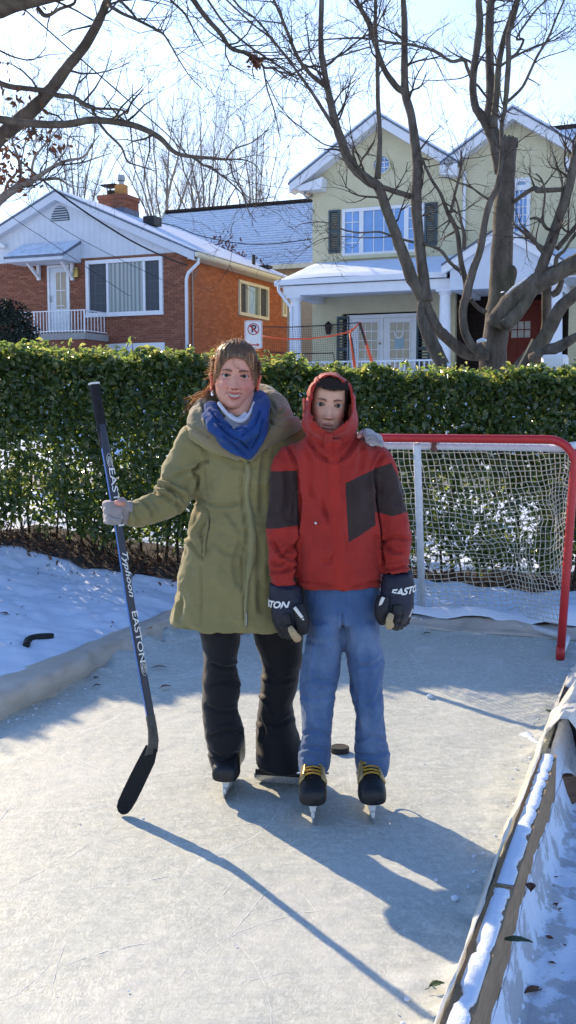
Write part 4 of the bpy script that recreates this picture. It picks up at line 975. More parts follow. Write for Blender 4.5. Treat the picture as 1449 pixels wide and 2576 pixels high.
link("mulch", npmesh("mulch", Q, Fq, [mat("mulch", (.062, .046, .036), .95, .6, 26, .6, .02)]), kind='structure')
# dead leaves and twiggy litter along the foot
n = 3600; x = rs.uniform(HX0, HX1, n); y = hfront(x) + rs.normal(.12, .22, n); P = np.stack([x, y, 0 * x], 1); P[:, 2] = ground_z(P) + np.abs(rs.normal(0, .05, n)) + .01
N = rs.normal(size=(n, 3)); N[:, 2] += .8; Ls = rs.uniform(.03, .06, n); V, Fq = leaves(P, N, Ls, Ls * .5)
link("leaf_litter", npmesh("leaf_litter", V, Fq, [DRYLEAF], smooth=False), kind='stuff')
mb = MB()
for k in range(900):
    X = rr(HX0, HX1); Y = float(hfront(X)) + rr(-.12, .45); p = Vector((X, Y, gz(X, Y))); q = p + Vector((rr(-.14, .14), rr(-.1, .1), rr(.03, .22))); mb.tube([p, (p + q) / 2 + Vector((rr(-.02, .02), 0, .01)), q], [.004, .003, .0015], 4)
mb.obj("dead_twigs", TWIG, kind='stuff')

# ------------------------------------------------------------------ bare trees traced from the photograph, standing at their own distance
def z1(L): return [(x * .5, y * .5, w * .5) for x, y, w in L]
def z2(L): return [(724.5 + x * .5, y * .5, w * .5) for x, y, w in L]
def z5(L): return [(710.3 + x * .3268, 268.3 + y * .3268, w * .3268) for x, y, w in L]
def z6(L): return [(1104.9 + x * .2574, 268.3 + y * .2574, w * .2574) for x, y, w in L]
def spline(pts, k=4):
    out = []
    n = len(pts)
    for i in range(n - 1):
        p0, p1, p2, p3 = pts[max(i - 1, 0)], pts[i], pts[i + 1], pts[min(i + 2, n - 1)]
        for j in range(k):
            t = j / k; out.append(tuple(.5 * (2 * b + (c - a) * t + (2 * a - 5 * b + 4 * c - d) * t * t + (3 * b - a - 3 * c + d) * t ** 3) for a, b, c, d in zip(p0, p1, p2, p3)))
    out.append(pts[-1]); return out
def limb(mb, L, Y0, Y1=None, n=10, wob=.0, k=4):
    """one traced limb -> world points and radii"""
    Y1 = Y0 if Y1 is None else Y1; pts = spline(L, k); m = len(pts); W_ = []; R = []
    for i, (x, y, w) in enumerate(pts):
        Y = Y0 + (Y1 - Y0) * i / (m - 1); p = at(x, y, Y); r = max(w, .8) / 2 * Y / FPX
        p += Vector((rr(-1, 1), rr(-1, 1), rr(-1, 1))) * (r * wob); W_.append(p); R.append(r * (1 + rr(-.05, .05)))
    mb.tube(W_, R, n); return W_, R
TWR = .0020
def twig(mb, p, d, L, r, lev, curl=.35, up=.08, n=4):
    """a wandering twig that forks"""
    pts = [p]; rad = [r]; steps = max(3, int(L / .07) if lev else 4); steps = min(steps, 8); d = d.normalized(); kids = []
    for i in range(steps):
        d = (d + Vector((rr(-1, 1), rr(-1, 1), rr(-1, 1))) * curl + Vector((0, 0, up))).normalized(); p = p + d * (L / steps); pts.append(p); rad.append(r * (1 - .7 * (i + 1) / steps))
        if lev and i > 0: kids.append((p, d, rad[-1]))
    mb.tube(pts, rad, n, cap=False)
    for (q, dd, rr_) in kids:
        for _ in range(1 if RND.random() < .8 else 2):
            e = (dd + Vector((rr(-1, 1), rr(-.7, .7), rr(-1, 1))) * .85).normalized(); twig(mb, q, e, L * rr(.35, .62), max(rr_ * .65, TWR), lev - 1, curl, up, 3)
def sprout(mb, Ws, Rs, num, L, lev=2, frac=(.3, 1.), rmax=.012, out=None):
    for _ in range(num):
        i = min(len(Ws) - 2, int(len(Ws) * rr(*frac))); d = (Ws[i + 1] - Ws[i]).normalized(); e = (d * .5 + Vector((rr(-1, 1), rr(-.6, .6), rr(-.7, 1)))).normalized()
        if out is not None: e = (e + out).normalized()
        twig(mb, Ws[i], e, L * rr(.5, 1.2), min(Rs[i] * .5, rmax * TWR / .002), lev)
# --- the many-stemmed tree right behind the hedge
TY = 9.6
root = thing("bare_tree", at(1245, 960, TY) * 1, "big many-stemmed bare tree with a broken main stem behind the hedge's right part", "tree")
root.location = Vector((at(1245, 930, TY).x, TY, gz(2.0, TY)))
mb = MB()
limb(mb, z6([(520, 3100, 300), (520, 2560, 270), (555, 2200, 240), (590, 1900, 235), (610, 1500, 212), (632, 1000, 190), (655, 600, 172), (680, 400, 150), (700, 300, 110)]), TY, TY, 18, .03)
# splintered top of the snag
for dx, h_, w in ((-40, -40, 40), (0, -20, 50), (35, 10, 50), (70, 60, 40)): limb(mb, z6([(680 + dx, 400, w), (682 + dx, 330, w * .9), (684 + dx, 285 + h_ * .3, w * .45)]), TY, TY, 7)
limb(mb, z6([(700, 1560, 60), (715, 1620, 90), (700, 1750, 60)]), TY - .05, TY - .05, 8)
# burls
for (x, y, r_) in ((385, 2370, 60), (770, 2040, 48), (225, 1910, 26), (405, 1330, 34)):
    q = z6([(x, y, 0)])[0]; mb.ball(at(q[0], q[1], TY - .16), r_ * .2574 / FPX * TY, 10, 8)
mb.obj("trunk", BARK, root, smooth=True)
mb = MB(); tw_ = MB()
def B(L, Y0, Y1=None, n=10, sp=0, spl=.6, lev=2, frac=(.3, 1.), wob=.05):
    w, r = limb(mb, L, Y0, Y1, n, wob)
    if sp: sprout(tw_, w, r, max(2, int(sp * .75)), spl, lev, frac)
    return w, r
B(z6([(470, 2420, 120), (300, 2420, 120), (150, 2330, 110), (0, 2190, 105)]) + z5([(1150, 1650, 100), (1090, 1500, 95), (1050, 1420, 90), (985, 1300, 95), (960, 1210, 90), (900, 1060, 85), (850, 920, 78), (790, 760, 76), (740, 620, 76), (650, 560, 74), (520, 430, 72), (450, 250, 66), (400, 100, 62)]) + z2([(205, 470, 33), (172, 300, 30), (165, 180, 26), (170, 0, 24), (175, -120, 20)]), TY - .15, TY - .7, 12, 26, .5, 2, (.45, .98))
B(z5([(1290, 2120, 120), (1220, 1960, 110), (1140, 1800, 105), (1080, 1650, 80), (1065, 1560, 60), (1085, 1480, 70)]), TY - .4, TY - .3, 10)
B(z5([(1110, 1500, 95), (1090, 1350, 88), (1065, 1150, 82), (1040, 900, 80), (1030, 700, 82), (1040, 450, 76), (1010, 200, 68), (985, 40, 60)]) + z2([(590, 470, 40), (585, 300, 34), (586, 130, 32), (583, 60, 30), (580, 0, 24), (575, -100, 20)]), TY - .32, TY - .2, 12, 14, .4, 2, (.2, 1))
B(z2([(450, 900, 34), (462, 700, 24), (452, 500, 22), (450, 300, 20), (441, 150, 18), (440, 0, 16), (438, -80, 14)]), TY - .45, TY - .6, 9, 10, .4)
B(z2([(582, 460, 34), (540, 430, 32), (480, 340, 28), (445, 240, 26), (410, 130, 24), (370, 50, 22), (330, -20, 20), (300, -90, 18)]), TY - .25, TY - .5, 9, 14, .5)
B(z2([(195, 440, 24), (110, 370, 20), (50, 290, 18), (0, 170, 16), (-40, 70, 14), (-90, -40, 12)]), TY - .6, TY - 1.0, 8, 16, .5)
B(z2([(230, 640, 20), (130, 480, 16), (60, 380, 14), (0, 300, 12), (-90, 190, 10), (-180, 120, 9), (-330, -20, 8)]), TY - .6, TY - 1.1, 7, 12, .5)
B(z2([(262, 740, 8), (180, 725, 7), (90, 660, 6), (0, 590, 5), (-60, 540, 3)]), TY - .55, TY - .8, 5, 5, .35)
B(z5([(775, 620, 40), (860, 650, 42), (990, 690, 44)]), TY - .5, TY - .32, 8)
B(z5([(1010, 1045, 18), (850, 1000, 16), (750, 965, 14), (600, 970, 12), (480, 950, 11), (330, 890, 9), (160, 900, 7), (100, 930, 5)]), TY - .4, TY - .7, 6, 14, .3)
B(z5([(850, 1000, 10), (650, 1010, 9), (480, 1000, 8), (300, 1020, 7), (150, 1110, 5), (60, 1120, 4)]), TY - .5, TY - .9, 5, 10, .3)
B(z5([(1090, 1055, 20), (1190, 1090, 24), (1240, 1130, 26), (1290, 1200, 26), (1370, 1265, 30)]), TY - .35, TY - .3, 7, 2, .2)
B(z2([(670, 790, 12), (720, 900, 14), (765, 970, 16), (800, 1060, 20), (820, 1100, 24)]) + z6([(140, 1140, 44), (180, 1250, 46), (210, 1500, 50), (245, 1650, 55), (275, 1800, 70)]), TY - .35, TY - .2, 9, 12, .35, 2, (.05, .7))
B(z6([(110, 1040, 30), (150, 860, 28), (195, 680, 26), (215, 540, 22), (212, 430, 16)]), TY - .35, TY - .5, 7, 8, .4)
B(z6([(240, 1390, 40), (245, 1260, 38), (215, 1130, 26), (180, 960, 20), (150, 870, 16)]), TY - .3, TY - .4, 6, 6, .3)
B(z6([(400, 2400, 90), (330, 2350, 84), (250, 2200, 82), (232, 2000, 80), (270, 1830, 86), (330, 1600, 78), (400, 1400, 70), (450, 1100, 66), (500, 920, 66), (560, 800, 56), (600, 600, 46), (612, 400, 42), (610, 200, 42), (640, 20, 44)]) + z2([(1100, 450, 26), (1110, 300, 26), (1108, 180, 24), (1130, 110, 22), (1160, 0, 18), (1180, -80, 14)]), TY - .3, TY - .35, 11, 14, .4, 2, (.5, .95))
B(z6([(450, 2010, 50), (370, 1955, 44), (305, 1880, 40)]), TY - .2, TY - .25, 8)
B(z6([(590, 640, 100), (540, 400, 90), (490, 250, 84), (420, 100, 86)]) + z2([(940, 530, 38), (930, 410, 36), (950, 250, 36), (965, 120, 36), (958, 0, 30), (955, -80, 26)]), TY - .05, TY, 12, 10, .5, 2, (.5, 1))
B(z6([(610, 640, 120), (545, 300, 110), (480, 120, 104)]) + z2([(1020, 500, 46), (1015, 320, 42), (1012, 160, 42), (1020, 0, 38), (1022, -90, 32)]), TY + .1, TY + .3, 12, 8, .5, 2, (.5, 1))
B(z2([(1035, 640, 40), (1050, 480, 32), (1060, 330, 30), (1085, 200, 28), (1110, 120, 26), (1125, 60, 20)]), TY - .1, TY - .1, 9, 8, .5)
B(z2([(1100, 515, 16), (1150, 470, 15), (1190, 420, 14), (1250, 290, 13), (1310, 190, 12), (1350, 90, 10), (1395, -10, 8)]), TY - .2, TY - .5, 7, 12, .5)
B(z2([(1100, 300, 16), (1150, 270, 14), (1185, 200, 12), (1150, 190, 11), (1240, 60, 10), (1300, 0, 8)]), TY - .2, TY - .5, 7, 12, .5)
B(z2([(1060, 340, 14), (1130, 290, 12), (1230, 240, 10), (1300, 210, 8), (1420, 130, 5)]), TY - .2, TY - .4, 6, 10, .5)
B(z2([(925, 400, 18), (900, 340, 17), (885, 300, 20), (830, 310, 16), (780, 285, 14), (730, 255, 14), (660, 235, 13), (600, 222, 13), (520, 215, 13), (460, 205, 12), (370, 192, 10), (250, 195, 8), (110, 205, 6)]), TY - .1, TY - .9, 7, 26, .45)
B(z2([(415, 235, 8), (330, 260, 7), (210, 300, 6), (120, 330, 5)]), TY - .7, TY - .9, 5, 8, .4)
B(z2([(935, 365, 7), (880, 390, 6), (820, 400, 5), (700, 405, 4), (600, 390, 3)]), TY, TY - .2, 5, 8, .4)
B(z6([(640, 2150, 150), (780, 2000, 120), (880, 1860, 110), (960, 1680, 108), (1020, 1520, 108), (1100, 1300, 104), (1180, 1060, 100), (1235, 900, 94), (1275, 760, 86), (1320, 520, 78), (1365, 320, 66), (1420, 60, 56)]), TY - .35, TY - .5, 12, 10, .5, 2, (.4, 1))
B(z6([(560, 2150, 230), (700, 1930, 220), (820, 1810, 200), (1000, 1700, 190), (1200, 1600, 170), (1337, 1525, 160), (1520, 1420, 140), (1800, 1300, 120)]), TY - .2, TY - .6, 14)
B(z6([(715, 945, 34), (810, 870, 40), (925, 800, 44), (960, 815, 56), (1040, 820, 48), (1240, 805, 46)]), TY - .05, TY - .45, 8, 4, .3)
B(z6([(740, 2620, 150), (870, 2460, 150), (980, 2330, 140), (1090, 2150, 130), (1190, 1960, 120), (1337, 1830, 110), (1500, 1650, 90)]), TY - .25, TY - .7, 12)
B(z6([(900, 2470, 110), (1050, 2390, 120), (1180, 2340, 110), (1337, 2250, 80), (1500, 2180, 70)]), TY - .5, TY - .8, 11)
B(z6([(990, 2330, 90), (1040, 2150, 86), (1050, 1960, 92), (1050, 1760, 96)]), TY - .05, TY - .25, 10)
B(z6([(1100, 1840, 60), (1150, 1810, 70), (1185, 1740, 60), (1200, 1690, 40)]), TY - .3, TY - .35, 8)
B(z6([(1150, 1390, 50), (1260, 1260, 48), (1337, 1170, 46), (1450, 1060, 40)]), TY - .4, TY - .6, 8, 4, .4)
B(z6([(1140, 1560, 46), (1150, 1470, 40), (1230, 1400, 30), (1300, 1280, 26), (1380, 1200, 22)]), TY - .45, TY - .6, 7, 6, .3)
B(z6([(1035, 1395, 50), (960, 1350, 40), (880, 1270, 40), (800, 1210, 28), (720, 1140, 22)]), TY - .4, TY - .7, 7, 8, .3)
B(z6([(1030, 1440, 36), (960, 1370, 26), (930, 1290, 22), (800, 1150, 16)]), TY - .42, TY - .7, 6, 4, .25)
B(z6([(1105, 1205, 34), (1050, 1190, 34), (1000, 1120, 32), (940, 1090, 30), (890, 1095, 22)]), TY - .4, TY - .55, 7, 3, .2)
B(z6([(1020, 1150, 22), (1012, 1050, 22), (1030, 900, 20), (1028, 790, 20), (990, 700, 20), (945, 655, 14)]), TY - .45, TY - .6, 6, 6, .3)
B(z6([(490, 910, 26), (410, 860, 24), (330, 800, 20), (250, 760, 18), (190, 745, 14), (100, 700, 12), (0, 690, 8)]), TY - .3, TY - .6, 6, 12, .3)
mb.obj("limbs", BARK, root, smooth=True, kind=None)
tw_.obj("twigs", TWIG, root, kind='stuff')
mb = MB(); limb(mb, z6([(750, 2580, 16), (830, 2430, 18), (912, 2270, 20)]), TY - .6, TY - .62, 7); mb.obj("sawn_branch", mat("cut_wood", (.50, .38, .22), .8, .2, 20), root)
mb = MB()
for L in ([(650, 1835, 14), (720, 1770, 18), (790, 1720, 20), (860, 1670, 12)], [(1040, 1610, 20), (1130, 1570, 26), (1220, 1525, 26), (1337, 1450, 22), (1500, 1350, 20)], [(375, 2295, 30), (420, 2280, 40), (455, 2285, 26)], [(605, 1815, 10), (630, 1810, 14)], [(80, 2520, 40), (110, 2530, 44), (140, 2545, 26)]): limb(mb, z6(L), TY - .42, TY - .5, 8)
mb.obj("snow_caps", SNOW, root, smooth=True)
# --- big tree whose trunk stands just outside the frame on the left; its limbs cross the sky
LY = 5.2; TWR = .0010
root = thing("overhanging_tree", (-3.5, LY + .2, gz(-3.5, LY)), "large tree whose thick limbs reach across the sky from the left edge", "tree")
mb = MB(); tr = [Vector((-3.5, LY + .2, gz(-3.5, LY) - .1)), Vector((-3.45, LY + .15, .9)), Vector((-3.2, LY + .1, 1.9)), Vector((-2.8, LY, 2.5)), Vector((-2.6, LY - .1, 3.2)), Vector((-2.4, LY - .2, 3.9)), Vector((-1.7, LY - .3, 4.4)), Vector((-.9, LY - .4, 4.7)), Vector((.1, LY - .5, 4.6))]
mb.tube(tr, [.20, .17, .15, .13, .12, .11, .09, .07, .05], 14); mb.obj("trunk", BARK2, root, smooth=True)
mb = MB(); tw_ = MB()
w0 = at(-60, 420, LY); mb.tube([tr[2], tr[2] * .5 + w0 * .5 + Vector((0, 0, -.08)), w0], [.10, .08, .072], 10)
B(z1([(-120, 840, 80), (0, 690, 74), (120, 590, 70), (240, 470, 60), (330, 350, 52), (420, 240, 48), (490, 120, 44), (540, 0, 38), (575, -100, 34)]), LY, LY - 0.36, 14, 16, 0.36)
B(z1([(-400, 80, 150), (-60, 30, 130), (100, -5, 100), (300, -45, 90), (420, -80, 80)]), LY - 0.54, LY - 0.72, 14, 10, 0.30, 2, (.2, .7))
B(z1([(190, 40, 22), (225, 78, 22), (260, 70, 16), (300, 45, 15), (370, 20, 14), (380, -20, 12)]), LY - 0.59, LY - 0.63, 7, 6, 0.18)
B(z1([(-300, 640, 44), (-60, 600, 40), (150, 622, 36), (330, 625, 36), (460, 605, 34), (600, 615, 32), (700, 640, 28), (800, 690, 26), (870, 760, 22), (940, 785, 18), (1060, 795, 16), (1140, 802, 12)]), LY - 0.14, LY - 0.99, 12, 16, 0.30)
B(z1([(1138, 802, 10), (1180, 750, 8), (1270, 715, 7), (1350, 650, 4)]), LY - 0.99, LY - 1.12, 6, 8, 0.21)
B(z1([(1138, 802, 8), (1230, 805, 7), (1290, 835, 5), (1320, 890, 3)]), LY - 0.99, LY - 1.03, 5, 5, 0.18)
B(z1([(985, 795, 12), (1020, 830, 12), (1060, 840, 10), (1110, 880, 9), (1150, 910, 8), (1220, 980, 6), (1250, 1060, 5), (1290, 1120, 3)]), LY - 0.90, LY - 1.17, 6, 14, 0.24)
B(z1([(1160, 820, 8), (1180, 900, 7), (1260, 1000, 5), (1380, 990, 3)]), LY - 0.99, LY - 1.17, 5, 10, 0.21)
B(z1([(-200, 340, 30), (-40, 400, 28), (50, 435, 26), (220, 455, 26), (290, 480, 24), (370, 490, 22), (430, 530, 20), (480, 545, 14), (560, 548, 12), (620, 555, 10), (640, 570, 9), (660, 520, 8), (720, 450, 6)]), LY - 0.09, LY - 0.72, 9, 12, 0.24)
B(z1([(460, 540, 14), (475, 570, 13), (492, 600, 12)]), LY - 0.41, LY - 0.50, 6)
B(z1([(620, 560, 8), (640, 610, 8)]), LY - 0.63, LY - 0.68, 5)
B(z1([(495, 615, 14), (540, 670, 12), (610, 740, 11), (640, 810, 9), (700, 835, 7), (780, 860, 5)]), LY - 0.54, LY - 0.68, 6, 10, 0.24)
B(z1([(655, 640, 8), (670, 760, 6), (680, 860, 5), (660, 940, 3)]), LY - 0.63, LY - 0.68, 5, 8, 0.18)
B(z1([(545, 25, 18), (620, 70, 16), (680, 95, 14), (760, 135, 13), (820, 170, 11), (860, 230, 9), (900, 300, 7), (960, 390, 5), (1020, 450, 3)]), LY - 0.36, LY - 0.81, 6, 26, 0.30)
B(z1([(580, -20, 14), (660, 60, 12), (690, 100, 10)]), LY - 0.36, LY - 0.45, 6, 6, 0.24)
B(z1([(0, 255, 10), (80, 290, 8), (170, 300, 6), (230, 240, 4)]), LY - 0.36, LY - 0.45, 5, 12, 0.24)
B(z1([(900, -120, 32), (960, -20, 28), (1030, 80, 24), (1110, 170, 22), (1160, 240, 20), (1250, 270, 17), (1300, 300, 15), (1330, 340, 12), (1380, 345, 10), (1440, 390, 8)]), LY - 0.50, LY - 0.72, 9, 26, 0.30)
B(z1([(1325, 340, 9), (1345, 450, 8), (1375, 540, 7), (1390, 600, 6), (1412, 710, 3)]), LY - 0.72, LY - 0.77, 5, 12, 0.24)
B(z1([(1340, 400, 6), (1400, 520, 5), (1480, 620, 4), (1540, 680, 3)]), LY - 0.72, LY - 0.81, 5, 8, 0.24)
B(z1([(800, -80, 14), (860, 0, 12), (930, 70, 10), (980, 160, 7), (1030, 240, 4)]), LY - 0.45, LY - 0.63, 6, 18, 0.30)
B(z1([(1020, -40, 12), (1130, 120, 10), (1250, 230, 10), (1400, 330, 9), (1500, 400, 6)]), LY - 0.50, LY - 0.63, 6, 18, 0.27)
B(z1([(1130, -60, 10), (1210, 40, 9), (1290, 100, 8), (1449, 290, 6), (1560, 400, 4)]), LY - 0.27, LY - 0.41, 6, 10, 0.27)
mb.tube([tr[5], tr[6] + Vector((.2, 0, .1)), at(480, -60, LY - 0.50)], [.10, .07, .05], 8)
mb.obj("limbs", BARK2, root, smooth=True); tw_.obj("twigs", TWIG, root, kind='stuff')
# clumps of clinging brown leaves
def leafclump(name, pts, num, spread, size, parent, seed, m=DRYLEAF):
    q = np.random.RandomState(seed); P = []
    for p in pts: P.append(np.array(p) + q.normal(size=(num, 3)) * spread)
    P = np.concatenate(P); N = q.normal(size=P.shape); N[:, 2] *= .3; Ls = q.uniform(size * .7, size * 1.3, len(P)); V, F = leaves(P, N, Ls, Ls * .45); return link(name, npmesh(name, V, F, [m], smooth=False), parent, kind='stuff')
leafclump("brown_leaves", [at(632, 148, LY - .7), at(640, 152, LY - .7), at(648, 148, LY - .7), at(640, 160, LY - .7)], 16, .010, .026, root, 5)
leafclump("brown_leaves", [at(x, y, LY - .2) for x, y in ((35, 260), (30, 255), (60, 245), (5, 170), (100, 265), (130, 330), (6, 385), (12, 390), (155, 372), (20, 200), (70, 20), (115, 20))], 5, .03, .036, root, 6)
# --- smaller oak on the far left still holding brown leaves
OY = 17.; TWR = .0020
root = thing("oak_sapling", (at(-60, 600, OY).x, OY, gz(-6, OY)), "crooked young tree with rusty leaves at the left edge before the brick house", "tree")
mb = MB(); tw_ = MB()
p0 = at(-30, 545, OY); mb.tube([Vector((p0.x - 1.2, OY, gz(-6, OY) - .2)), Vector((p0.x - 1.1, OY, 2.4)), p0 + Vector((-.3, 0, -.4)), p0], [.2, .17, .15, .13], 10); mb.obj("trunk", BARK2, root, smooth=True)
mb = MB()
B(z1([(-60, 1090, 46), (-10, 1020, 42), (40, 975, 40), (90, 940, 38), (140, 920, 34), (200, 885, 24), (250, 850, 20), (330, 810, 15), (420, 790, 11), (460, 730, 8), (500, 680, 5)]), OY, OY - .4, 9, 15, 1.1)
B(z1([(165, 900, 14), (220, 905, 12), (290, 900, 11), (330, 920, 9), (375, 950, 5)]), OY, OY, 6, 3, .6)
B(z1([(95, 935, 16), (105, 850, 14), (85, 770, 12), (60, 700, 9), (110, 650, 6), (150, 640, 4)]), OY, OY - .5, 6, 8, .9)
B(z1([(160, 890, 14), (165, 820, 12), (190, 770, 10), (250, 700, 8), (300, 640, 5)]), OY, OY - .5, 6, 8, .9)
B(z1([(20, 985, 18), (40, 920, 14), (90, 860, 11), (110, 800, 8), (130, 700, 6), (150, 650, 4)]), OY, OY + .4, 6, 8, .9)
B(z1([(250, 850, 10), (330, 760, 8), (350, 690, 6), (440, 690, 4)]), OY, OY + .4, 5, 7, .9)
B(z1([(300, 830, 9), (400, 820, 8), (470, 800, 6), (560, 770, 4)]), OY, OY + .2, 5, 5, .8)
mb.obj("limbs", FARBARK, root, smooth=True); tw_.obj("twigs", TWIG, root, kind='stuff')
leafclump("rusty_leaves", [at(x * .5, y * .5, OY - .1) for x, y in ((110, 905), (130, 915), (150, 905), (100, 890), (25, 880), (40, 870), (15, 770), (30, 775), (50, 870), (310, 745), (150, 735), (60, 690), (5, 910), (160, 650), (175, 660))], 9, .11, .12, root, 8, mat("rust_leaf", (.26, .085, .03), .7, .4, 10, .2))
# --- bare trees far behind the roofs
def far_tree(px, pyb, Y, height_px, spread_px, seed, label, n=8, grp="bare trees far behind the roofs"):
    RND.seed(seed); base = at(px, pyb + 300, Y); base.z = max(1.5, base.z); topz = at(px, pyb - height_px, Y).z; q = at(px, pyb, Y)
    root = thing("far_tree", base, label, "tree", grp); mb = MB(); tw = MB(); H_ = topz - base.z
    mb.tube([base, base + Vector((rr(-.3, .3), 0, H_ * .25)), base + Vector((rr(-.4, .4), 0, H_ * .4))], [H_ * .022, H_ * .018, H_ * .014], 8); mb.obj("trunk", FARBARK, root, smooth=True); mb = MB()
    sw = spread_px / FPX * Y
    for k in range(n):
        a = (k + .5) / n * 2 - 1; p = base + Vector((0, 0, H_ * rr(.15, .38))); e = Vector((q.x + a * sw + rr(-.3, .3), Y + rr(-2, 2), topz - abs(a) ** 1.6 * H_ * .22 - rr(0, .06) * H_))
        c = p * .5 + e * .5 + Vector((-a * sw * .22, 0, -H_ * .02)); pts = []
        for j in range(9):
            t = j / 8; pts.append(p * (1 - t) ** 2 + c * 2 * t * (1 - t) + e * t * t + Vector((rr(-1, 1), rr(-1, 1), 0)) * .10)
        r0 = H_ * rr(.0045, .008); R = [r0 * (1 - .85 * j / 8) for j in range(9)]; mb.tube(pts, R, 6)
        for j in range(2, 9):
            for _ in range(2):
                d = (pts[j] - pts[j - 1]).normalized(); twig(tw, pts[j], (d + Vector((rr(-.7, .7), rr(-.6, .6), rr(-.1, .4)))).normalized(), H_ * rr(.08, .17), max(R[j] * .4, .007), 2, .16, .10, 3)
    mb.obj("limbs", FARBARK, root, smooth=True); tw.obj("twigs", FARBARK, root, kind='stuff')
far_tree(410, 555, 58, 345, 175, 101, "tall upswept bare tree behind the brick house beside its chimney")
far_tree(520, 525, 60, 300, 130, 202, "wide pale bare tree standing above the left end of the frosted roof")
far_tree(640, 515, 66, 215, 90, 303, "low bare tree rising above the right half of the frosted roof")
far_tree(95, 545, 62, 110, 75, 404, "small hazy bare tree over the brick house's left roof slope", 8)
far_tree(200, 520, 70, 250, 120, 505, "faint bare tree behind the white gable of the brick house", 8)
RND.seed(77)
# --- dark evergreen shrub by the stoop, oakleaf tangle by the rear roof
def shrub(name, label, cat, c, r, num, size, m, seed, mw=TWIG):
    q = np.random.RandomState(seed); root = thing(name, (c[0], c[1], c[2] - r[2]), label, cat); u = q.normal(size=(num, 3)); u /= np.linalg.norm(u, axis=1, keepdims=True); rad = q.uniform(.45, 1.05, num)[:, None] ** .6
    P = np.array(c) + u * rad * np.array(r); P += .18 * r[0] * fbm(P, 1.6, 2, seed)[:, None]; N = u + q.normal(size=u.shape) * .7; Ls = q.uniform(size * .6, size * 1.4, num); V, F = leaves(P, N, Ls, Ls * .35)
    me = npmesh("foliage", V, F, [m], smooth=False); link("foliage", me, root, kind='stuff'); mb = MB(); b = Vector((c[0], c[1], c[2] - r[2]))
    for k in range(9): e = Vector(c) + Vector((rr(-1, 1) * r[0], rr(-1, 1) * r[1], rr(-.2, .8) * r[2])) * .8; mb.tube([b, (b + e) / 2 + Vector((rr(-.1, .1), 0, 0)), e], [.03, .02, .008], 5)
    mb.obj("stems", mw, root, kind='stuff')
c = at(15, 835, 27.5); shrub("evergreen_shrub", "dark evergreen bush at the left edge by the white stoop railing", "shrub", (c.x - .1, 27.5, c.z - .2), (.95, .8, 1.0), 6500, .12, EVERG, 3)
c = at(605, 655, 39.5)
root = thing("bronze_leaved_shrub", Vector((c.x, c.y, 2.6)), "twiggy shrub with purplish leaves poking above the brick house eave", "shrub"); tw_ = MB()
for k in range(16):
    e = at(545 + k * 7 + rr(-8, 8), 605 + k * 5 + rr(-12, 14), 39.5); b = Vector((c.x + (k - 8) * .12, 39.5, 2.6)); tw_.tube([b, b * .4 + e * .6 + Vector((rr(-.1, .1), 0, .2)), e], [.03, .02, .008], 4); twig(tw_, b * .3 + e * .7, Vector((rr(-.6, .6), 0, 1)), .6, .01, 1)
tw_.obj("stems", TWIG, root, kind='stuff')
leafclump("dead_leaves", [at(545 + k * 5.6 + rr(-10, 10), 608 + k * 4 + rr(-12, 12), 39.5) for k in range(20)], 8, .16, .17, root, 12, mat("purple_leaf", (.17, .085, .09), .7, .4, 10, .2))

# ------------------------------------------------------------------ wires, sign, rebounder net, white post
def wire(name, label, L, Y0, Y1, w):
    pts = spline([(x, y, 0) for x, y in L], 6); m = len(pts); P = [at(x, y, Y0 + (Y1 - Y0) * i / (m - 1)) for i, (x, y, _) in enumerate(pts)]
    mb = MB(); mb.tube(P, w, 6); o = mb.obj(name, CABLE, smooth=True); o['label'] = label; o['category'] = "cable"; o['group'] = "overhead cables"
wire("overhead_cable", "thick black cable running past the gable peak to the brick house corner", [(-200, 150), (0, 356), (150, 487), (300, 588), (400, 640), (472, 668)], 22, 31.0, .022)
wire("overhead_cable", "long cable falling from the top left corner to the frosted roof", [(-100, -120), (60, 22), (165, 115), (300, 233), (412, 330), (480, 395), (610, 468)], 20, 34, .016)
wire("overhead_cable", "slack cable sagging across the frosted roof to the pale house", [(400, 560), (445, 570), (500, 592), (600, 612), (690, 613), (790, 600)], 33, 31, .014)
wire("overhead_cable", "thin wire crossing the white gable just left of and below the vent", [(-150, 350), (0, 520), (130, 612), (300, 728), (330, 745)], 22, 30.5, .007)
wire("overhead_cable", "thin wire crossing the white gable over the vent to the window head", [(-150, 330), (60, 505), (200, 600), (400, 700), (440, 720)], 22, 30.7, .007)
wire("overhead_cable", "thin wire passing in front of the chimney from the left", [(-100, 300), (140, 415), (270, 475), (420, 540), (500, 560)], 26, 34, .006)
wire("overhead_cable", "fine wire running from upper left to the pale green house's eave", [(330, 330), (450, 400), (560, 440), (660, 465), (760, 479)], 30, 31, .007)
# no-parking sign
SY = 15.0
tl, br = at(615, 806, SY), at(660, 877, SY); cx_ = (tl.x + br.x) / 2; cz_ = (tl.z + br.z) / 2; sw_, sh_ = br.x - tl.x, tl.z - br.z
root = thing("no_parking_sign", (cx_, SY, gz(cx_, SY)), "white no-parking sign with a crossed-out P and a double arrow, above the woman's head", "street sign")
def rrect(w, h, r, n=5):
    out = []
    for sx, sy, a0 in ((1, 1, 0), (-1, 1, 90), (-1, -1, 180), (1, -1, 270)):
        for k in range(n + 1): a = math.radians(a0 + 90 * k / n); out.append((sx * (w / 2 - r) + r * math.cos(a), sy * (h / 2 - r) + r * math.sin(a)))
    return out
def flatpoly(mb, pts, y0, th=.002): mb.prism([Vector((cx_ + x, y0, cz_ + z)) for x, z in pts], Vector((0, th, 0)))
mb = MB(); flatpoly(mb, rrect(sw_, sh_, .03), SY, .004); pl_ = mb.obj("sign_panel", SIGNW, root)
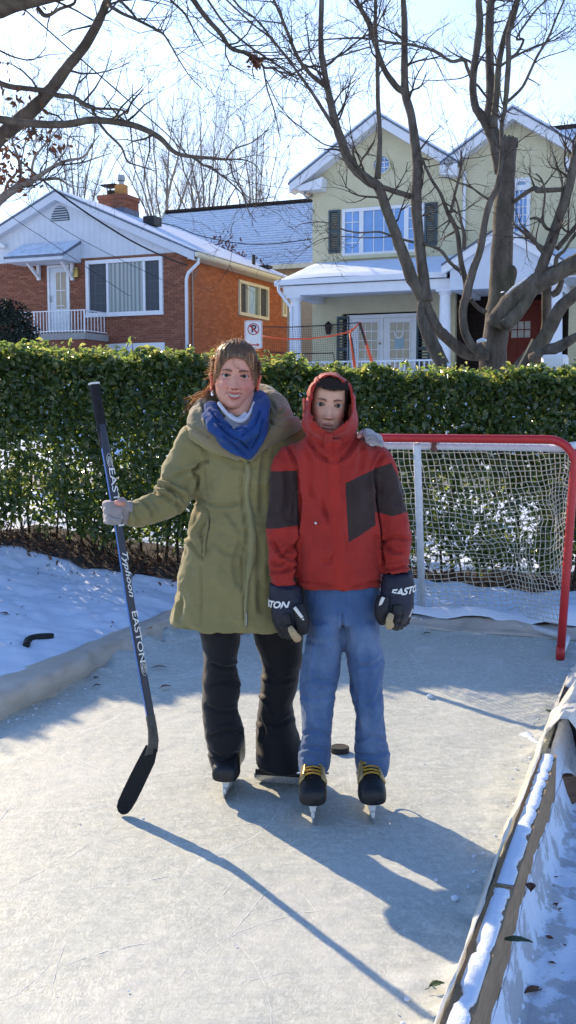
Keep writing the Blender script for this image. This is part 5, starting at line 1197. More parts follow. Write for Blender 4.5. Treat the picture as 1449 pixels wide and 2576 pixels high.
mb = MB(); O = rrect(sw_ * .93, sh_ * .955, .025); I = rrect(sw_ * .90, sh_ * .935, .022)
for k in range(len(O)): k2 = (k + 1) % len(O); flatpoly(mb, [O[k], O[k2], I[k2], I[k]], SY - .003)
mb.obj("sign_border", SIGNR, pl_)
R0 = sw_ * .33; zc_ = sh_ * .19
mb = MB()
for k in range(32):
    a, b = 2 * math.pi * k / 32, 2 * math.pi * (k + 1) / 32; flatpoly(mb, [(R0 * math.cos(a), zc_ + R0 * math.sin(a)), (R0 * math.cos(b), zc_ + R0 * math.sin(b)), (R0 * .84 * math.cos(b), zc_ + R0 * .84 * math.sin(b)), (R0 * .84 * math.cos(a), zc_ + R0 * .84 * math.sin(a))], SY - .0035)
s_ = R0 * .62; flatpoly(mb, [(-s_ - .008, zc_ + s_ - .008), (-s_ + .008, zc_ + s_ + .008), (s_ + .008, zc_ - s_ + .008), (s_ - .008, zc_ - s_ - .008)], SY - .0075)
az_ = -sh_ * .37; aw_ = sw_ * .36
flatpoly(mb, [(-aw_ + .04, az_ - .009), (aw_ - .04, az_ - .009), (aw_ - .04, az_ + .009), (-aw_ + .04, az_ + .009)], SY - .0035)
for s2 in (-1, 1): flatpoly(mb, [(s2 * (aw_ - .042), az_ - .026), (s2 * aw_, az_), (s2 * (aw_ - .042), az_ + .026)], SY - .0037)
mb.obj("sign_symbol", SIGNR, pl_)
def text_mesh(name, body, size, m, parent=None, shear=0., ext=.0005, bold=0.):
    cu = bpy.data.curves.new(name, 'FONT'); cu.body = body; cu.size = size; cu.shear = shear; cu.extrude = ext; cu.align_x = 'CENTER'; cu.align_y = 'CENTER'; cu.offset = bold; cu.resolution_u = 3
    o = bpy.data.objects.new(name, cu); me = bpy.data.meshes.new_from_object(o); bpy.data.objects.remove(o); me.materials.clear(); me.materials.append(m); return me
me = text_mesh("sign_letter", "P", R0 * 1.75, SIGNK, bold=.004); o = link("sign_letter", me, pl_); o.matrix_basis = Matrix.Translation((cx_ + .004, SY - .0035, cz_ + zc_)) @ Matrix.Rotation(math.pi / 2, 4, 'X')
mb = MB(); mb.bar((cx_ + .01, SY + .03, gz(cx_, SY) - .3), (cx_ + .01, SY + .03, cz_ + .1), .05, .04); mb.obj("sign_post", METAL, root)
# orange and black rebounder net
NY = 20.
root = thing("sports_net", (at(800, 915, NY).x, NY, gz(1, NY)), "black mesh ball net with orange posts standing before the pale green porch", "net")
def N_(x, y, dy=0.): return at(x, y, NY + dy)
mb = MB(); mb.tube([N_(905, 810), N_(920, 860), N_(940, 925), N_(944, 945)], [.022, .026, .035, .035], 8); mb.tube([N_(880, 838, .3), N_(886, 880, .3), N_(893, 925, .3), N_(895, 945, .3)], [.018, .022, .034, .034], 8)
pp = [N_(905, 812), N_(892, 825), N_(870, 837), N_(830, 846), N_(780, 852), N_(720, 853), N_(660, 846)]; mb.tube(pp, .016, 6); mb.tube([N_(905, 812), N_(880, 838, .3)], .016, 6)
mb.obj("orange_frame", ORANGE, root, smooth=True)
mb = MB(); mb.tube([N_(660, 822), N_(730, 823), N_(830, 818), N_(905, 811)], .01, 5); mb.tube([N_(660, 885, .3), N_(760, 890, .3), N_(838, 888, .3), N_(843, 915, .3)], .012, 5); mb.tube([N_(905, 812), N_(922, 868)], .03, 5); mb.tube([N_(884, 850, .3), N_(892, 910, .3)], .02, 5)
for k in range(44):
    x = 662 + k * 5.6; mb.tube([N_(x, 822 - (x - 660) * .045), N_(x + 6, 870, .1), N_(x + 4, 935, .2)], .0024, 3, cap=False)
for k in range(20): y = 822 + k * 5.6; mb.tube([N_(660, y), N_(780, y + 2, .1), N_(905 - k * .5, y - 8)], .0024, 3, cap=False)
mb.obj("black_net", CABLE, root)
# white post behind the right end of the hedge
q = at(1395, 930, 8.9); mb = MB(); zt = at(1395, 893, 8.9).z; mb.tube([(q.x, 8.9, gz(q.x, 8.9)), (q.x, 8.9, zt - .03), (q.x, 8.9, zt)], [.115, .115, .10], 8, flat=Vector((1, .41, 0))); o = mb.obj("white_post", WHITE); o['label'] = "square white post with a chamfered top behind the right end of the hedge"; o['category'] = "post"
# ------------------------------------------------------------------ hockey goal
GF = gnd(1409, 1660); GR = GF.copy(); GL_ = GF - RU * 1.95
root = thing("hockey_goal", (GF + GL_) / 2, "red and white hockey goal with a sagging cord net behind the boy", "goal")
zt = 1.235; lean = RU * .055
def gpt(a, b, z): return GF - RU * (1.95 * (1 - a)) + RV * b + Vector((0, 0, z))     # a: 0 left post .. 1 right post
mb = MB(); pts = [GF + Vector((0, 0, .004)), GF + lean * .4 + Vector((0, 0, .5)), GF + lean * .85 + Vector((0, 0, zt - .17))]
for k in range(1, 9):
    a = math.pi / 2 * k / 8; pts.append(GF + lean + RU * (-.15 + .15 * math.cos(a)) + Vector((0, 0, zt - .15 + .15 * math.sin(a))))
lt = GL_ + lean
for k in range(0, 9):
    a = math.pi / 2 * (1 + k / 8); pts.append(lt + RU * (.15 + .15 * math.cos(a)) + Vector((0, 0, zt - .15 + .15 * math.sin(a))))
pts += [GL_ + Vector((0, 0, .5)), GL_ + Vector((0, 0, .004))]
mb.tube(pts, .0235, 16); mb.obj("red_frame", RED, root, smooth=True)
mb = MB(); mb.tube([GF + Vector((0, 0, .002)), GF + lean * .03 + Vector((0, 0, .075))], .0255, 14); mb.obj("post_sleeve", RED, root, smooth=True)
# white shelf and centre post
mb = MB(); zs = 1.185; sh = [gpt(1, .0, zs + .02) + lean, gpt(.96, .06, zs) + lean, gpt(.90, .10, zs) + lean, gpt(.5, .11, zs) + lean, gpt(.10, .10, zs) + lean, gpt(.0, .0, zs + .02) + lean]
mb.tube(sh, .0215, 12); mb.obj("top_shelf", WPIPE, root, smooth=True)
BC = gnd(1063, 1560); tc_ = at(1049, 1118, 5.98)
mb = MB(); mb.tube([tc_, tc_ * .5 + BC * .5 + Vector((0, 0, .0)), BC + Vector((0, 0, .02))], .0225, 14); mb.obj("centre_post", WPIPE, root, smooth=True)
cn_ = gnd(1268, 1570); cl_ = BC - (cn_ - BC) * 1.0
basec = [GL_, GL_ + RV * .35 + RU * .08, cl_ - RU * .05, (cl_ + BC) / 2 + RV * .02, BC, (cn_ + BC) / 2 + RV * .015, cn_, GF + RV * .45 + RU * .0, GF]
mb = MB(); mb.tube([p + Vector((0, 0, .03)) for p in basec], .021, 12); mb.obj("base_frame", WPIPE, root, smooth=True)
def arc(pts, n, tw=None):
    d = [0]
    for a, b in zip(pts, pts[1:]): d.append(d[-1] + (b - a).length)
    out = []
    for k in range(n + 1):
        s = d[-1] * k / n; i = 0
        while i < len(d) - 2 and d[i + 1] < s: i += 1
        f = (s - d[i]) / max(1e-9, d[i + 1] - d[i]); out.append(pts[i] * (1 - f) + pts[i + 1] * f)
    return out
NV, NH = 62, 33
tops = arc([lt + Vector((0, 0, zt - .06)), gpt(.10, .10, zs) + lean, gpt(.5, .11, zs) + lean, gpt(.90, .10, zs) + lean, gpt(.965, .05, zs) + lean, gpt(1, .0, zt - .1) + lean], NV)
bb = [GL_ + Vector((0, 0, .3)), GL_ + RV * .4 + RU * .08 + Vector((0, 0, .05)), cl_, BC, BC * .4 + cn_ * .6, cn_ + RV * .02, cn_ + RU * .03, cn_ + RU * .10 - RV * .04 + Vector((0, 0, .04)), GF + RV * .32 + Vector((0, 0, .10)), GF + Vector((0, 0, .34))]
bots = arc([p + Vector((0, 0, .035)) for p in bb], NV)
grid = []
for i in range(NV + 1):
    col = []
    for j in range(NH + 1):
        t = j / NH; p = tops[i] * (1 - t) + bots[i] * t; a = i / NV
        sag = math.sin(math.pi * t); q = np.array([[a * 5, t * 4, 1.]]); nz = Vector((float(fbm(q, 1.2, 3, 61)[0]), float(fbm(q, 1.2, 3, 62)[0]), float(fbm(q, 1.2, 3, 63)[0])))
        fine = Vector((float(fbm(q, 7, 2, 64)[0]), float(fbm(q, 7, 2, 65)[0]), float(fbm(q, 7, 2, 66)[0]))) * .006
        p = p + RV * (.10 * sag) + nz * (.035 * sag) + fine + Vector((0, 0, -.05 * sag * math.sin(math.pi * a)))
        bu = math.exp(-((a - .83) / .06) ** 2) * t; p = p - RU * (.05 * bu * math.sin(math.pi * t))
        if p.z < .012: p.z = .012
        col.append(p)
    grid.append(col)
mb = MB()
for i in range(NV + 1): mb.tube(grid[i], .0027, 4, cap=False)
for j in range(NH + 1): mb.tube([grid[i][j] for i in range(NV + 1)], .0027, 4, cap=False)
# top panel between crossbar and shelf
for k in range(40):
    a = .06 + .88 * k / 39; mb.tube([GF - RU * (1.95 * (1 - a)) + lean + Vector((0, 0, zt - .02)), gpt(a, .10, zs + .01) + lean], .0024, 3, cap=False)
mb.obj("cord_net", CORD, root, kind='stuff')
# lacing along the shelf
mb = MB(); c = at(1136, 1113, 5.9)
mb.tube([gpt(.585, .105, zs - .026) + lean, gpt(.585, .105, zs + .026) + lean], .024, 10); mb.obj("tape_band", mat("tape_brown", (.16, .07, .06), .7), root)
# ------------------------------------------------------------------ people
def proj(V):
    V = np.asarray(V, float); r = V - np.array([0, 0, CAM_H]); d = r[:, 1] * cp - r[:, 2] * sp
    return np.stack([CX + FPX * r[:, 0] / d, CY - FPX * (r[:, 1] * sp + r[:, 2] * cp) / d], 1)
def spow(c, e): return math.copysign(abs(c) ** e, c)
def rows_loft(mb, rows, Y, n=44, e=.9):
    """horizontal slices measured in the photo: (py, left px, right px, half depth, [y offset])"""
    rings = []
    for r in rows:
        py, xl, xr, hd = r[:4]; yo = r[4] if len(r) > 4 else 0; yc = Y + yo; a, b = at(xl, py, yc), at(xr, py, yc); cx, rx = (a.x + b.x) / 2, (b.x - a.x) / 2
        rings.append([Vector((cx + rx * spow(math.cos(t), e), yc + hd * spow(math.sin(t), e), (a.z + b.z) / 2)) for t in [2 * math.pi * k / n for k in range(n)]])
    rings.sort(key=lambda q: q[0].z)
    return mb.rings(rings)
def densify(rows, k=4):
    rows = [r if len(r) > 4 else (*r, 0.) for r in rows]; return spline(rows, k)
def path_tube(mb, L, n=22, k=4, flat=Vector((0, 1, 0)), ratio=1.):
    """limb: (px, py, Y, width px[, ratio]) -> elliptical tube, width seen in the picture plane"""
    L = [q if len(q) > 4 else (*q, ratio) for q in L]; P = spline(L, k); W_ = [at(x, y, Y) for x, y, Y, w, r in P]; R = [w / 2 * Y / FPX for x, y, Y, w, r in P]
    return mb.tube(W_, [(q * p[4], q) for q, p in zip(R, P)], n, flat=flat)
def remesh(mb, voxel, it=6, fac=.5):
    me = mb.mesh("tmp", []); o = bpy.data.objects.new("tmp", me); COL.objects.link(o)
    m = o.modifiers.new("r", 'REMESH'); m.mode = 'VOXEL'; m.voxel_size = voxel
    if it: s = o.modifiers.new("s", 'SMOOTH'); s.factor = fac; s.iterations = it
    dg = bpy.context.evaluated_depsgraph_get(); r = bpy.data.meshes.new_from_object(o.evaluated_get(dg)); bpy.data.objects.remove(o)
    r.polygons.foreach_set('use_smooth', [True] * len(r.polygons)); return r
def getv(me):
    V = np.empty(len(me.vertices) * 3, np.float32); me.vertices.foreach_get('co', V); N = np.empty_like(V); me.vertices.foreach_get('normal', N); return V.reshape(-1, 3).astype(float), N.reshape(-1, 3).astype(float)
def setv(me, V): me.vertices.foreach_set('co', np.asarray(V, np.float32).ravel()); me.update()
def creases(me, strokes, gain=1.):
    """folds pressed into cloth along measured lines: (points px, width px, depth m)"""
    V, N = getv(me); Q = proj(V); front = smoothstep(.25, -.25, N[:, 1]); D = np.zeros(len(V))
    for pts, w, dep in strokes:
        P = np.array(spline([tuple(p) for p in pts], 4)); A, B_ = P[:-1], P[1:]; best = np.full(len(V), 1e9); side = np.zeros(len(V)); tt = np.zeros(len(V))
        sel = (Q[:, 0] > P[:, 0].min() - 5 * w) & (Q[:, 0] < P[:, 0].max() + 5 * w) & (Q[:, 1] > P[:, 1].min() - 5 * w) & (Q[:, 1] < P[:, 1].max() + 5 * w)
        q = Q[sel]; b = np.full(len(q), 1e9); sgn = np.zeros(len(q)); t_ = np.zeros(len(q))
        for i, (a, c) in enumerate(zip(A, B_)):
            d = c - a; l2 = (d * d).sum() + 1e-9; t = np.clip(((q - a) @ d) / l2, 0, 1); r = q - (a + t[:, None] * d); dd = np.hypot(r[:, 0], r[:, 1]); m = dd < b
            b = np.where(m, dd, b); sgn = np.where(m, np.sign(d[0] * r[:, 1] - d[1] * r[:, 0]), sgn); t_ = np.where(m, (i + t) / len(A), t_)
        taper = np.clip(np.minimum(t_, 1 - t_) * 6 + .25, 0, 1); x = b / w
        D[sel] += taper * dep * 1.5 * gain * (-np.exp(-x * x) + .55 * np.exp(-((x - 1.7) / .9) ** 2) * (1 + .3 * sgn))
    V = V + N * (D * front)[:, None]; setv(me, V)
def wrinkle(me, amp, scale, aniso=(1, 1, 1), seed=1, oct=3, mask=None):
    V, N = getv(me); f = fbm(V * np.array(aniso), scale, oct, seed); f = (1 - np.abs(f) * 2) * .5
    if mask is not None: f = f * mask(V)
    setv(me, V + N * (amp * (f - .45))[:, None])
def setcol(me, C):
    a = me.attributes.new("Col", 'FLOAT_COLOR', 'POINT'); C = np.concatenate([C, np.ones((len(C), 1))], 1); a.data.foreach_set('color', C.astype(np.float32).ravel())
def fin(name, me, m, parent):
    me.materials.clear(); me.materials.append(m); return link(name, me, parent)

# ------------------------------------------------------------------ heads
def interp(x, tab): tab = sorted(tab); return np.interp(x, [t[0] for t in tab], [t[1] for t in tab])
def make_head(adult=True, smile=0., skin=(.60, .36, .27), lip=(.46, .17, .14), brow=(.07, .045, .03), nu=260, nv=230):
    """face front is -y, eye line z=0; returns verts, quads, colours"""
    zt, zb = .118, -.122
    zz = np.concatenate([np.linspace(zt, .07, 30), np.linspace(.07, -.118, nv - 38)[1:], np.linspace(-.118, zb, 9)[1:]])
    def sm(tab):
        x = np.linspace(-.14, .14, 561); y = interp(x, tab); k = np.exp(-np.linspace(-2, 2, 31) ** 2); k /= k.sum(); y = np.convolve(np.pad(y, 15, 'edge'), k, 'valid'); return lambda q: np.interp(q, x, y)
    jw = 1.0 if adult else 1.0
    w = sm([(.14, 0), (.119, .0), (.112, .030), (.10, .048), (.085, .0600), (.06, .0705), (.03, .0755), (0, .0745), (-.03, .0715 * jw), (-.055, .066 * jw), (-.075, .0585), (-.095, .046), (-.11, .033), (-.118, .022), (-.123, .006), (-.14, 0)])
    yf = sm([(.14, 0), (.119, 0), (.11, .045), (.095, .070), (.075, .085), (.05, .0935), (.02, .0955), (0, .091), (-.03, .0895), (-.06, .0900), (-.08, .0900), (-.1, .0885), (-.112, .082), (-.119, .060), (-.123, .03), (-.14, .02)])
    yb = sm([(.14, 0), (.119, 0), (.11, .05), (.09, .078), (.06, .096), (.03, .102), (0, .098), (-.04, .080), (-.07, .055), (-.1, .03), (-.12, .01), (-.14, .0)])
    ph = np.linspace(-math.pi, math.pi, nu, endpoint=False)
    # denser columns toward the face
    ph = ph - .55 * np.sin(ph); Z, PH = np.meshgrid(zz, ph, indexing='ij'); s, c = np.sin(PH), np.cos(PH)
    ef = .86; X = w(Z) * np.sign(s) * np.abs(s) ** .94
    Y = np.where(c > 0, -yf(Z) * np.abs(c) ** ef, yb(Z) * np.abs(c))
    fr = smoothstep(.0, .35, c)
    g = lambda x0, z0, sx, sz: np.exp(-((X - x0) / sx) ** 2 - ((Z - z0) / sz) ** 2)
    D = np.zeros_like(X)
    ez = 0.0; ex = .0315
    for sg in (-1, 1):
        D -= .0105 * g(sg * ex * .98, ez + .001, .017, .0115)               # eye sockets
        D += .0038 * g(sg * .030, .0190, .020, .006)                       # brow ridge
        D += (.004 + .0068 * smile) * g(sg * .040, -.033 - .004 * smile, .018, .016)          # cheeks
        D += .0062 * g(sg * .0125, -.0435, .0062, .0062)                      # nostril wings
        D -= (.0012 + .0022 * smile) * np.exp(-((X - sg * (.021 + (-(Z + .043)) * .42)) / .0035) ** 2) * smoothstep(-.078, -.068, Z) * smoothstep(-.036, -.048, Z)
        D -= .003 * g(sg * .058, -.01, .012, .03)
    nz = smoothstep(.012, -.040, Z) * smoothstep(-.0535, -.0455, Z)
    na, nw = (1., 1.) if adult else (.72, 1.18)
    D += (.0055 + .0185 * nz ** 1.1) * na * np.exp(-(X / ((.0072 + .0042 * nz) * nw)) ** 2) * smoothstep(.020, .0, Z) * smoothstep(-.054, -.046, Z)
    D += .0045 * g(0, -.0415, .0085, .007)
    mw = (.024 if adult else .0215) + .0050 * smile; mz = -.0720; curve = .0125 * smile * (X / .03) ** 2        # mouth line, corners up when smiling
    zm = Z - mz - curve
    inm = np.clip(1 - (np.abs(X) / mw) ** 2.4, 0, 1)
    op = (.0020 + .0022 * smile) * inm                                      # half opening
    up = np.exp(-((zm - op - .0042) / .0035) ** 2) * inm; lo = np.exp(-((zm + op + .0050) / .0042) ** 2) * inm
    D += .0048 * up + .0056 * lo
    D += .003 * np.exp(-(zm / .018) ** 2) * np.exp(-(X / .03) ** 2)
    hole = (np.abs(zm) < op) & (inm > .04)
    D -= .0050 * smoothstep(1.15, .7, np.abs(zm) / np.maximum(op, 1e-5)) * (inm > .02)
    D += .0055 * g(0, -.104, .015, .010); D -= .0025 * g(0, -.089, .022, .005); D -= .002 * np.exp(-(X / .004) ** 2) * smoothstep(-.063, -.058, Z) * smoothstep(-.05, -.054, Z)
    # eye openings
    almond = np.zeros_like(X)
    for sg in (-1, 1):
        u = (X - sg * ex) / .0152; hh = ((.0045 if adult else .0062) - .0006 * smile) * np.clip(1 - np.abs(u) ** 2.2, 0, 1); zc = Z - ez - .0012 * u * sg
        a = np.clip(1 - np.abs(zc) / np.maximum(hh, 1e-6), -1, 1) * (np.abs(u) < 1); almond = np.maximum(almond, a)
        ring = np.exp(-((np.abs(zc) - hh - .0022) / .0018) ** 2) * (np.abs(u) < 1.15)
        D += .0028 * ring * np.where(zc > 0, 1.15, .8); D -= .0018 * np.exp(-((zc - hh - .0062) / .0014) ** 2) * (np.abs(u) < 1)
        D -= (.0010 + .0012 * smile) * np.exp(-((zc + .0105) / .0018) ** 2) * (np.abs(u) < .95)
    D -= .0075 * smoothstep(.0, .35, almond)
    Y = Y - D * fr
    base = np.array(skin); C = np.ones(X.shape + (3,)) * base; mix = lambda m, col: C.__setitem__(slice(None), C * (1 - np.clip(m, 0, 1)[..., None]) + np.array(col) * np.clip(m, 0, 1)[..., None])
    f = c > 0
    for sg in (-1, 1):
        mix(.6 * g(sg * .042, -.034, .022, .020) * f, (skin[0] * .95, skin[1] * .60, skin[2] * .60))
        mix(.45 * g(sg * ex, -.012, .016, .006) * f, (skin[0] * .66, skin[1] * .56, skin[2] * .56)); mix(.55 * g(sg * ex, .0075, .017, .0045) * f, (skin[0] * .58, skin[1] * .46, skin[2] * .46))  # eye-socket and upper-lid shade put into the skin colour
    mix(.35 * g(0, -.042, .012, .01) * f, (skin[0] * .95, skin[1] * .7, skin[2] * .7))
    for sg in (-1, 1): mix((.08 + .14 * smile) * np.exp(-((X - sg * (.0215 + (-(Z + .043)) * .42)) / .0028) ** 2) * smoothstep(-.080, -.070, Z) * smoothstep(-.034, -.048, Z) * f, (skin[0] * .5, skin[1] * .36, skin[2] * .34))  # shade of the smile lines painted as darker skin
    mix(.30 * g(0, -.0885, .016, .0035) * f, (skin[0] * .6, skin[1] * .5, skin[2] * .5)); mix(.35 * smoothstep(.05, .07, np.abs(X)) * smoothstep(-.02, -.08, Z) * f, (skin[0] * .72, skin[1] * .58, skin[2] * .56))  # shadow under the lower lip and along the jaw painted into the skin
    lipm = np.maximum(smoothstep(.25, .6, up), smoothstep(.25, .6, lo)) * f; mix(lipm, lip)
    for sg in (-1, 1):
        u = (X * sg - .030) / .0205; bz = .0165 + .0035 * (1 - (u - .25) ** 2) - (0.002 if adult else .001)
        bm = np.exp(-((Z - bz) / (.0026 + .0014 * (u < .2))) ** 4) * smoothstep(-1.05, -.75, u) * smoothstep(1.05, .55, u); mix(bm * .92 * f, brow)
        uu = (X - sg * ex) / .0152; hh = ((.0045 if adult else .0062) - .0006 * smile) * np.clip(1 - np.abs(uu) ** 2.2, 0, 1); zc = Z - ez - .0012 * uu * sg
        mix(.95 * np.exp(-((zc - hh - .0006) / .0016) ** 2) * (np.abs(uu) < 1.1) * f, (.035, .022, .018)); mix(.6 * np.exp(-((zc + hh + .0006) / .0011) ** 2) * (np.abs(uu) < 1) * f, (.12, .06, .05))
    mix(smoothstep(.0, .25, almond) * f, (.24, .20, .18))
    mix(np.where(hole & f, 1., 0.) * 1., (.60, .54, .45) if smile > .3 else (.10, .03, .03))
    if smile > .3:
        teeth = np.abs((X / .0078) % 1 - .5) > .46; mix(np.where(hole & f & teeth, .45, 0), (.25, .16, .13)); mix(smoothstep(.8, 1., np.abs(zm) / np.maximum(op, 1e-5)) * hole * f * .8, (.22, .08, .07))
        mix(smoothstep(.62, .95, np.abs(X) / mw) * hole * f, (.12, .05, .045))
    else: mix(np.where(hole & f & (zm > .0) & (np.abs(X) < .012), .5, 0), (.6, .55, .5))
    for sg in (-1, 1): mix(.85 * g(sg * .0072, -.0505, .0036, .0022) * f, (.09, .03, .025))
    n1, n2 = X.shape; V = np.stack([X, Y, Z], -1).reshape(-1, 3); i, j = np.meshgrid(np.arange(n1 - 1), np.arange(n2), indexing='ij'); k = (j + 1) % n2
    F = np.stack([i * n2 + j, i * n2 + k, (i + 1) * n2 + k, (i + 1) * n2 + j], -1).reshape(-1, 4)[:, ::-1]
    return V, F, C.reshape(-1, 3)
def ear(mb, sg):
    c = Vector((sg * .0775, .010, -.016)); P = []
    for k in range(15):
        a = math.radians(-70 + 300 * k / 14); P.append(c + Vector((sg * (.007 + .004 * math.sin(a)), .013 * -math.cos(a) * 1.0 + .004, .029 * math.sin(a))))
    mb.tube(P, [.0035 + .0015 * math.sin(math.pi * k / 14) for k in range(15)], 8); mb.ball(c + Vector((sg * .002, .004, 0)), (.006, .014, .027), 12, 10); mb.ball(c + Vector((sg * .006, -.004, -.028)), (.005, .007, .009), 10, 8)
def head_matrix(px, py, Y, scale, roll=0., yaw=0., pitch=0.):
    """eye line centre at photo pixel, standing Y metres away; front of the face faces the camera"""
    p = at(px, py, Y); M = Matrix.Rotation(yaw, 4, 'Z') @ Matrix.Rotation(pitch, 4, 'X') @ Matrix.Rotation(roll, 4, 'Y') @ Matrix.Scale(scale, 4) @ Matrix.Translation((0, .094, 0)); return Matrix.Translation(p) @ M
def body_figure(name, hv, hf, hc, M, tubes, parent, m, skin, earring=None):
    """head, neck, trunk and limbs as one figure mesh"""
    Vh = np.array([list(M @ Vector(v)) for v in hv]); mb = MB(); ear(mb, -1); ear(mb, 1); mb.v = [tuple(M @ Vector(v)) for v in mb.v]; ne = len(mb.v); tubes(mb); V2 = np.array(mb.v)
    me = bpy.data.meshes.new(name); F = [tuple(f) for f in hf.tolist()] + [tuple(i + len(Vh) for i in f) for f in mb.f]
    me.from_pydata([tuple(v) for v in np.concatenate([Vh, V2])], [], F); me.polygons.foreach_set('use_smooth', [True] * len(me.polygons)); me.update()
    c2 = np.ones((len(V2), 3)) * np.array(skin); c2[:ne] = np.array(skin) * np.array([1.15, .55, .48]); setcol(me, np.concatenate([hc, c2])); return fin(name, me, m, parent)  # ears reddened: light shining through them put into the skin colour
IRISB = None
def eyes(M, parent, iris):
    for sg in (-1, 1):
        mb = MB(); c = Vector((sg * .0315, -.0690, 0)); mb.ball(c, .0122, 36, 28, (Vector((1, 0, 0)), Vector((0, 0, 1)), Vector((0, -1, 0)))); V = np.array(mb.v) - np.array(c); r = np.hypot(V[:, 0] , V[:, 2]); front = V[:, 1] < 0
        C = np.ones((len(V), 3)) * np.array((.46, .42, .39)); ir = front & (r < .0068); C[ir] = iris; C[front & (r < .0034)] = (.006, .006, .006); C[front & (r >= .0060) & (r < .0072)] = np.array(iris) * .4
        mb.v = [tuple(M @ Vector(v)) for v in mb.v]; me = mb.mesh("eye", [], True); setcol(me, C); fin("eye", me, EYEM, parent)
SKINM = m_attr("skin", .48, .12, .12, 700, .35); EYEM = m_attr("eye_surface", .4, 0, 0., 100, .08)
def m_hair(name, stops, tr, rough=.42, spec=.5):
    t = NT(name); a = t("Attribute", attribute_name="shade"); c = t.ramp(a.outputs['Fac'], stops); t.base(c); t.par(Roughness=rough, Specular_IOR_Level=spec)
    tc_ = t.mix(1., c, (2.2, 2.0, 1.7), 'MULTIPLY'); return add_translucent(t, tc_, tr)
HAIRW = m_hair("brown_hair", [(0., (.17, .108, .062)), (.45, (.35, .235, .14)), (1., (.74, .56, .37))], .5); HAIRB = m_hair("dark_hair", [(0., (.022, .015, .011)), (1., (.06, .040, .028))], .15, .65, .2)
def strand_shade(me, per, seed=1):
    q = np.random.RandomState(seed); n = len(me.vertices) // per; a = me.attributes.new("shade", 'FLOAT', 'POINT'); cl = np.repeat(q.normal(.45, .28, n // 5 + 1), 5)[:n]; v = np.repeat(np.clip(cl + q.normal(0, .12, n), 0, 1), per); v = np.concatenate([v, np.full(len(me.vertices) - len(v), .4)]); a.data.foreach_set('value', v.astype(np.float32))

# ------------------------------------------------------------------ fabrics
COAT = m_fabric("olive_coat", (.255, .220, .092), .16, 1300, .22, .2); COATL = m_fabric("olive_collar", (.235, .195, .105), .2, 1100, .22, .3)
SCARF = m_fabric("blue_scarf", (.020, .066, .225), .35, 500, .5, .12, .95, 14); SHIRT = m_fabric("white_shirt", (.70, .68, .72), .08, 700, .15, .1)
KNIT = m_fabric("grey_knit", (.34, .30, .29), .2, 420, .7, .5, .95, 20); BLACKP = m_fabric("black_trousers", (.010, .010, .013), .3, 900, .2, .15, .7)
def m_denim():
    t = NT("denim"); tw = t("TexWave"); tw.inputs['Scale'].default_value = 160; tw.inputs['Distortion'].default_value = 1.; t.l.new(t.mapv((1, 1, .5), (0, .5, .4)), tw.inputs['Vector'])
    f = t.noise(4, 5, .6); v = t.noise(30, 4, .6, t.mapv((3, 3, .35)))
    c = t.ramp(f, [(.30, (.026, .062, .155)), (.52, (.060, .122, .255)), (.74, (.19, .27, .40))]); c = t.mix(t.math('MULTIPLY', t.ramp(v, [(.35, 0.), (.7, 1.)]), .4), c, (.10, .15, .24)); c = t.mix(t.math('MULTIPLY', tw.outputs['Fac'], .28), c, (.015, .035, .10)); t.base(c)
    t.bump(t.math('ADD', tw.outputs['Fac'], v), .2, .002); t.par(Roughness=.85, Specular_IOR_Level=.2, Sheen_Weight=.15); return t.m
DENIM = m_denim()
def m_jacket(polys):
    """red shell with dark brown panels cut by straight seams (x,z half-planes)"""
    t = NT("red_jacket"); sx = t("SeparateXYZ"); t.l.new(t.co(), sx.inputs[0]); X, Z = sx.outputs['X'], sx.outputs['Z']; tot = None
    for poly in polys:
        n = len(poly); inside = None; cx = sum(p[0] for p in poly) / n; cz = sum(p[1] for p in poly) / n
        for (x0, z0), (x1, z1) in zip(poly, poly[1:] + poly[:1]):
            a, b = -(z1 - z0), (x1 - x0); c = -(a * x0 + b * z0)
            if a * cx + b * cz + c < 0: a, b, c = -a, -b, -c
            v = t.math('ADD', t.math('ADD', t.math('MULTIPLY', X, a), t.math('MULTIPLY', Z, b)), c); g = t.math('GREATER_THAN', v, 0.)
            inside = g if inside is None else t.math('MULTIPLY', inside, g)
        tot = inside if tot is None else t.math('MAXIMUM', tot, inside)
    f = t.noise(7, 5, .6); g = t.noise(1200, 2, .6)
    red = t.ramp(f, [(.3, (.31, .019, .012)), (.7, (.41, .029, .018))]); br = t.ramp(f, [(.3, (.028, .016, .014)), (.7, (.045, .026, .022))])
    c = t.mix(tot, red, br); c = t.mix(t.ramp(g, [(.3, .3), (.7, 0.)]), c, (.02, .004, .004)); t.base(c); t.bump(t.math('ADD', t.math('MULTIPLY', g, .5), t.noise(50, 4, .6)), .22, .003); t.par(Roughness=.75, Specular_IOR_Level=.25, Sheen_Weight=.1); return t.m
SKATEB = mat("skate_leather", (.014, .014, .015), .28, .2, 30, .06, spec=.55); STEEL = mat("blade_steel", (.62, .63, .64), .22, .1, 40, .03, metal=1.); HOLDER = mat("blade_holder", (.70, .70, .68), .35, .1, 20, .03)
LACE = mat("gold_lace", (.42, .25, .035), .75, .2, 200, .3); GOLDP = mat("gold_panel", (.40, .29, .12), .3, .2, 30, .1, metal=.4)
GLOVE = mat("glove_navy", (.012, .014, .030), .5, .3, 40, .25, spec=.35); GLOVE2 = mat("glove_black", (.011, .011, .014), .55, .3, 60, .3); TAN = mat("glove_palm", (.42, .31, .17), .75, .2, 60, .3); TRIM = mat("glove_trim", (.66, .65, .60), .5, .1, 30, .1)
LETTER = mat("print_white", (.72, .72, .68), .5, .05, 20, 0.)

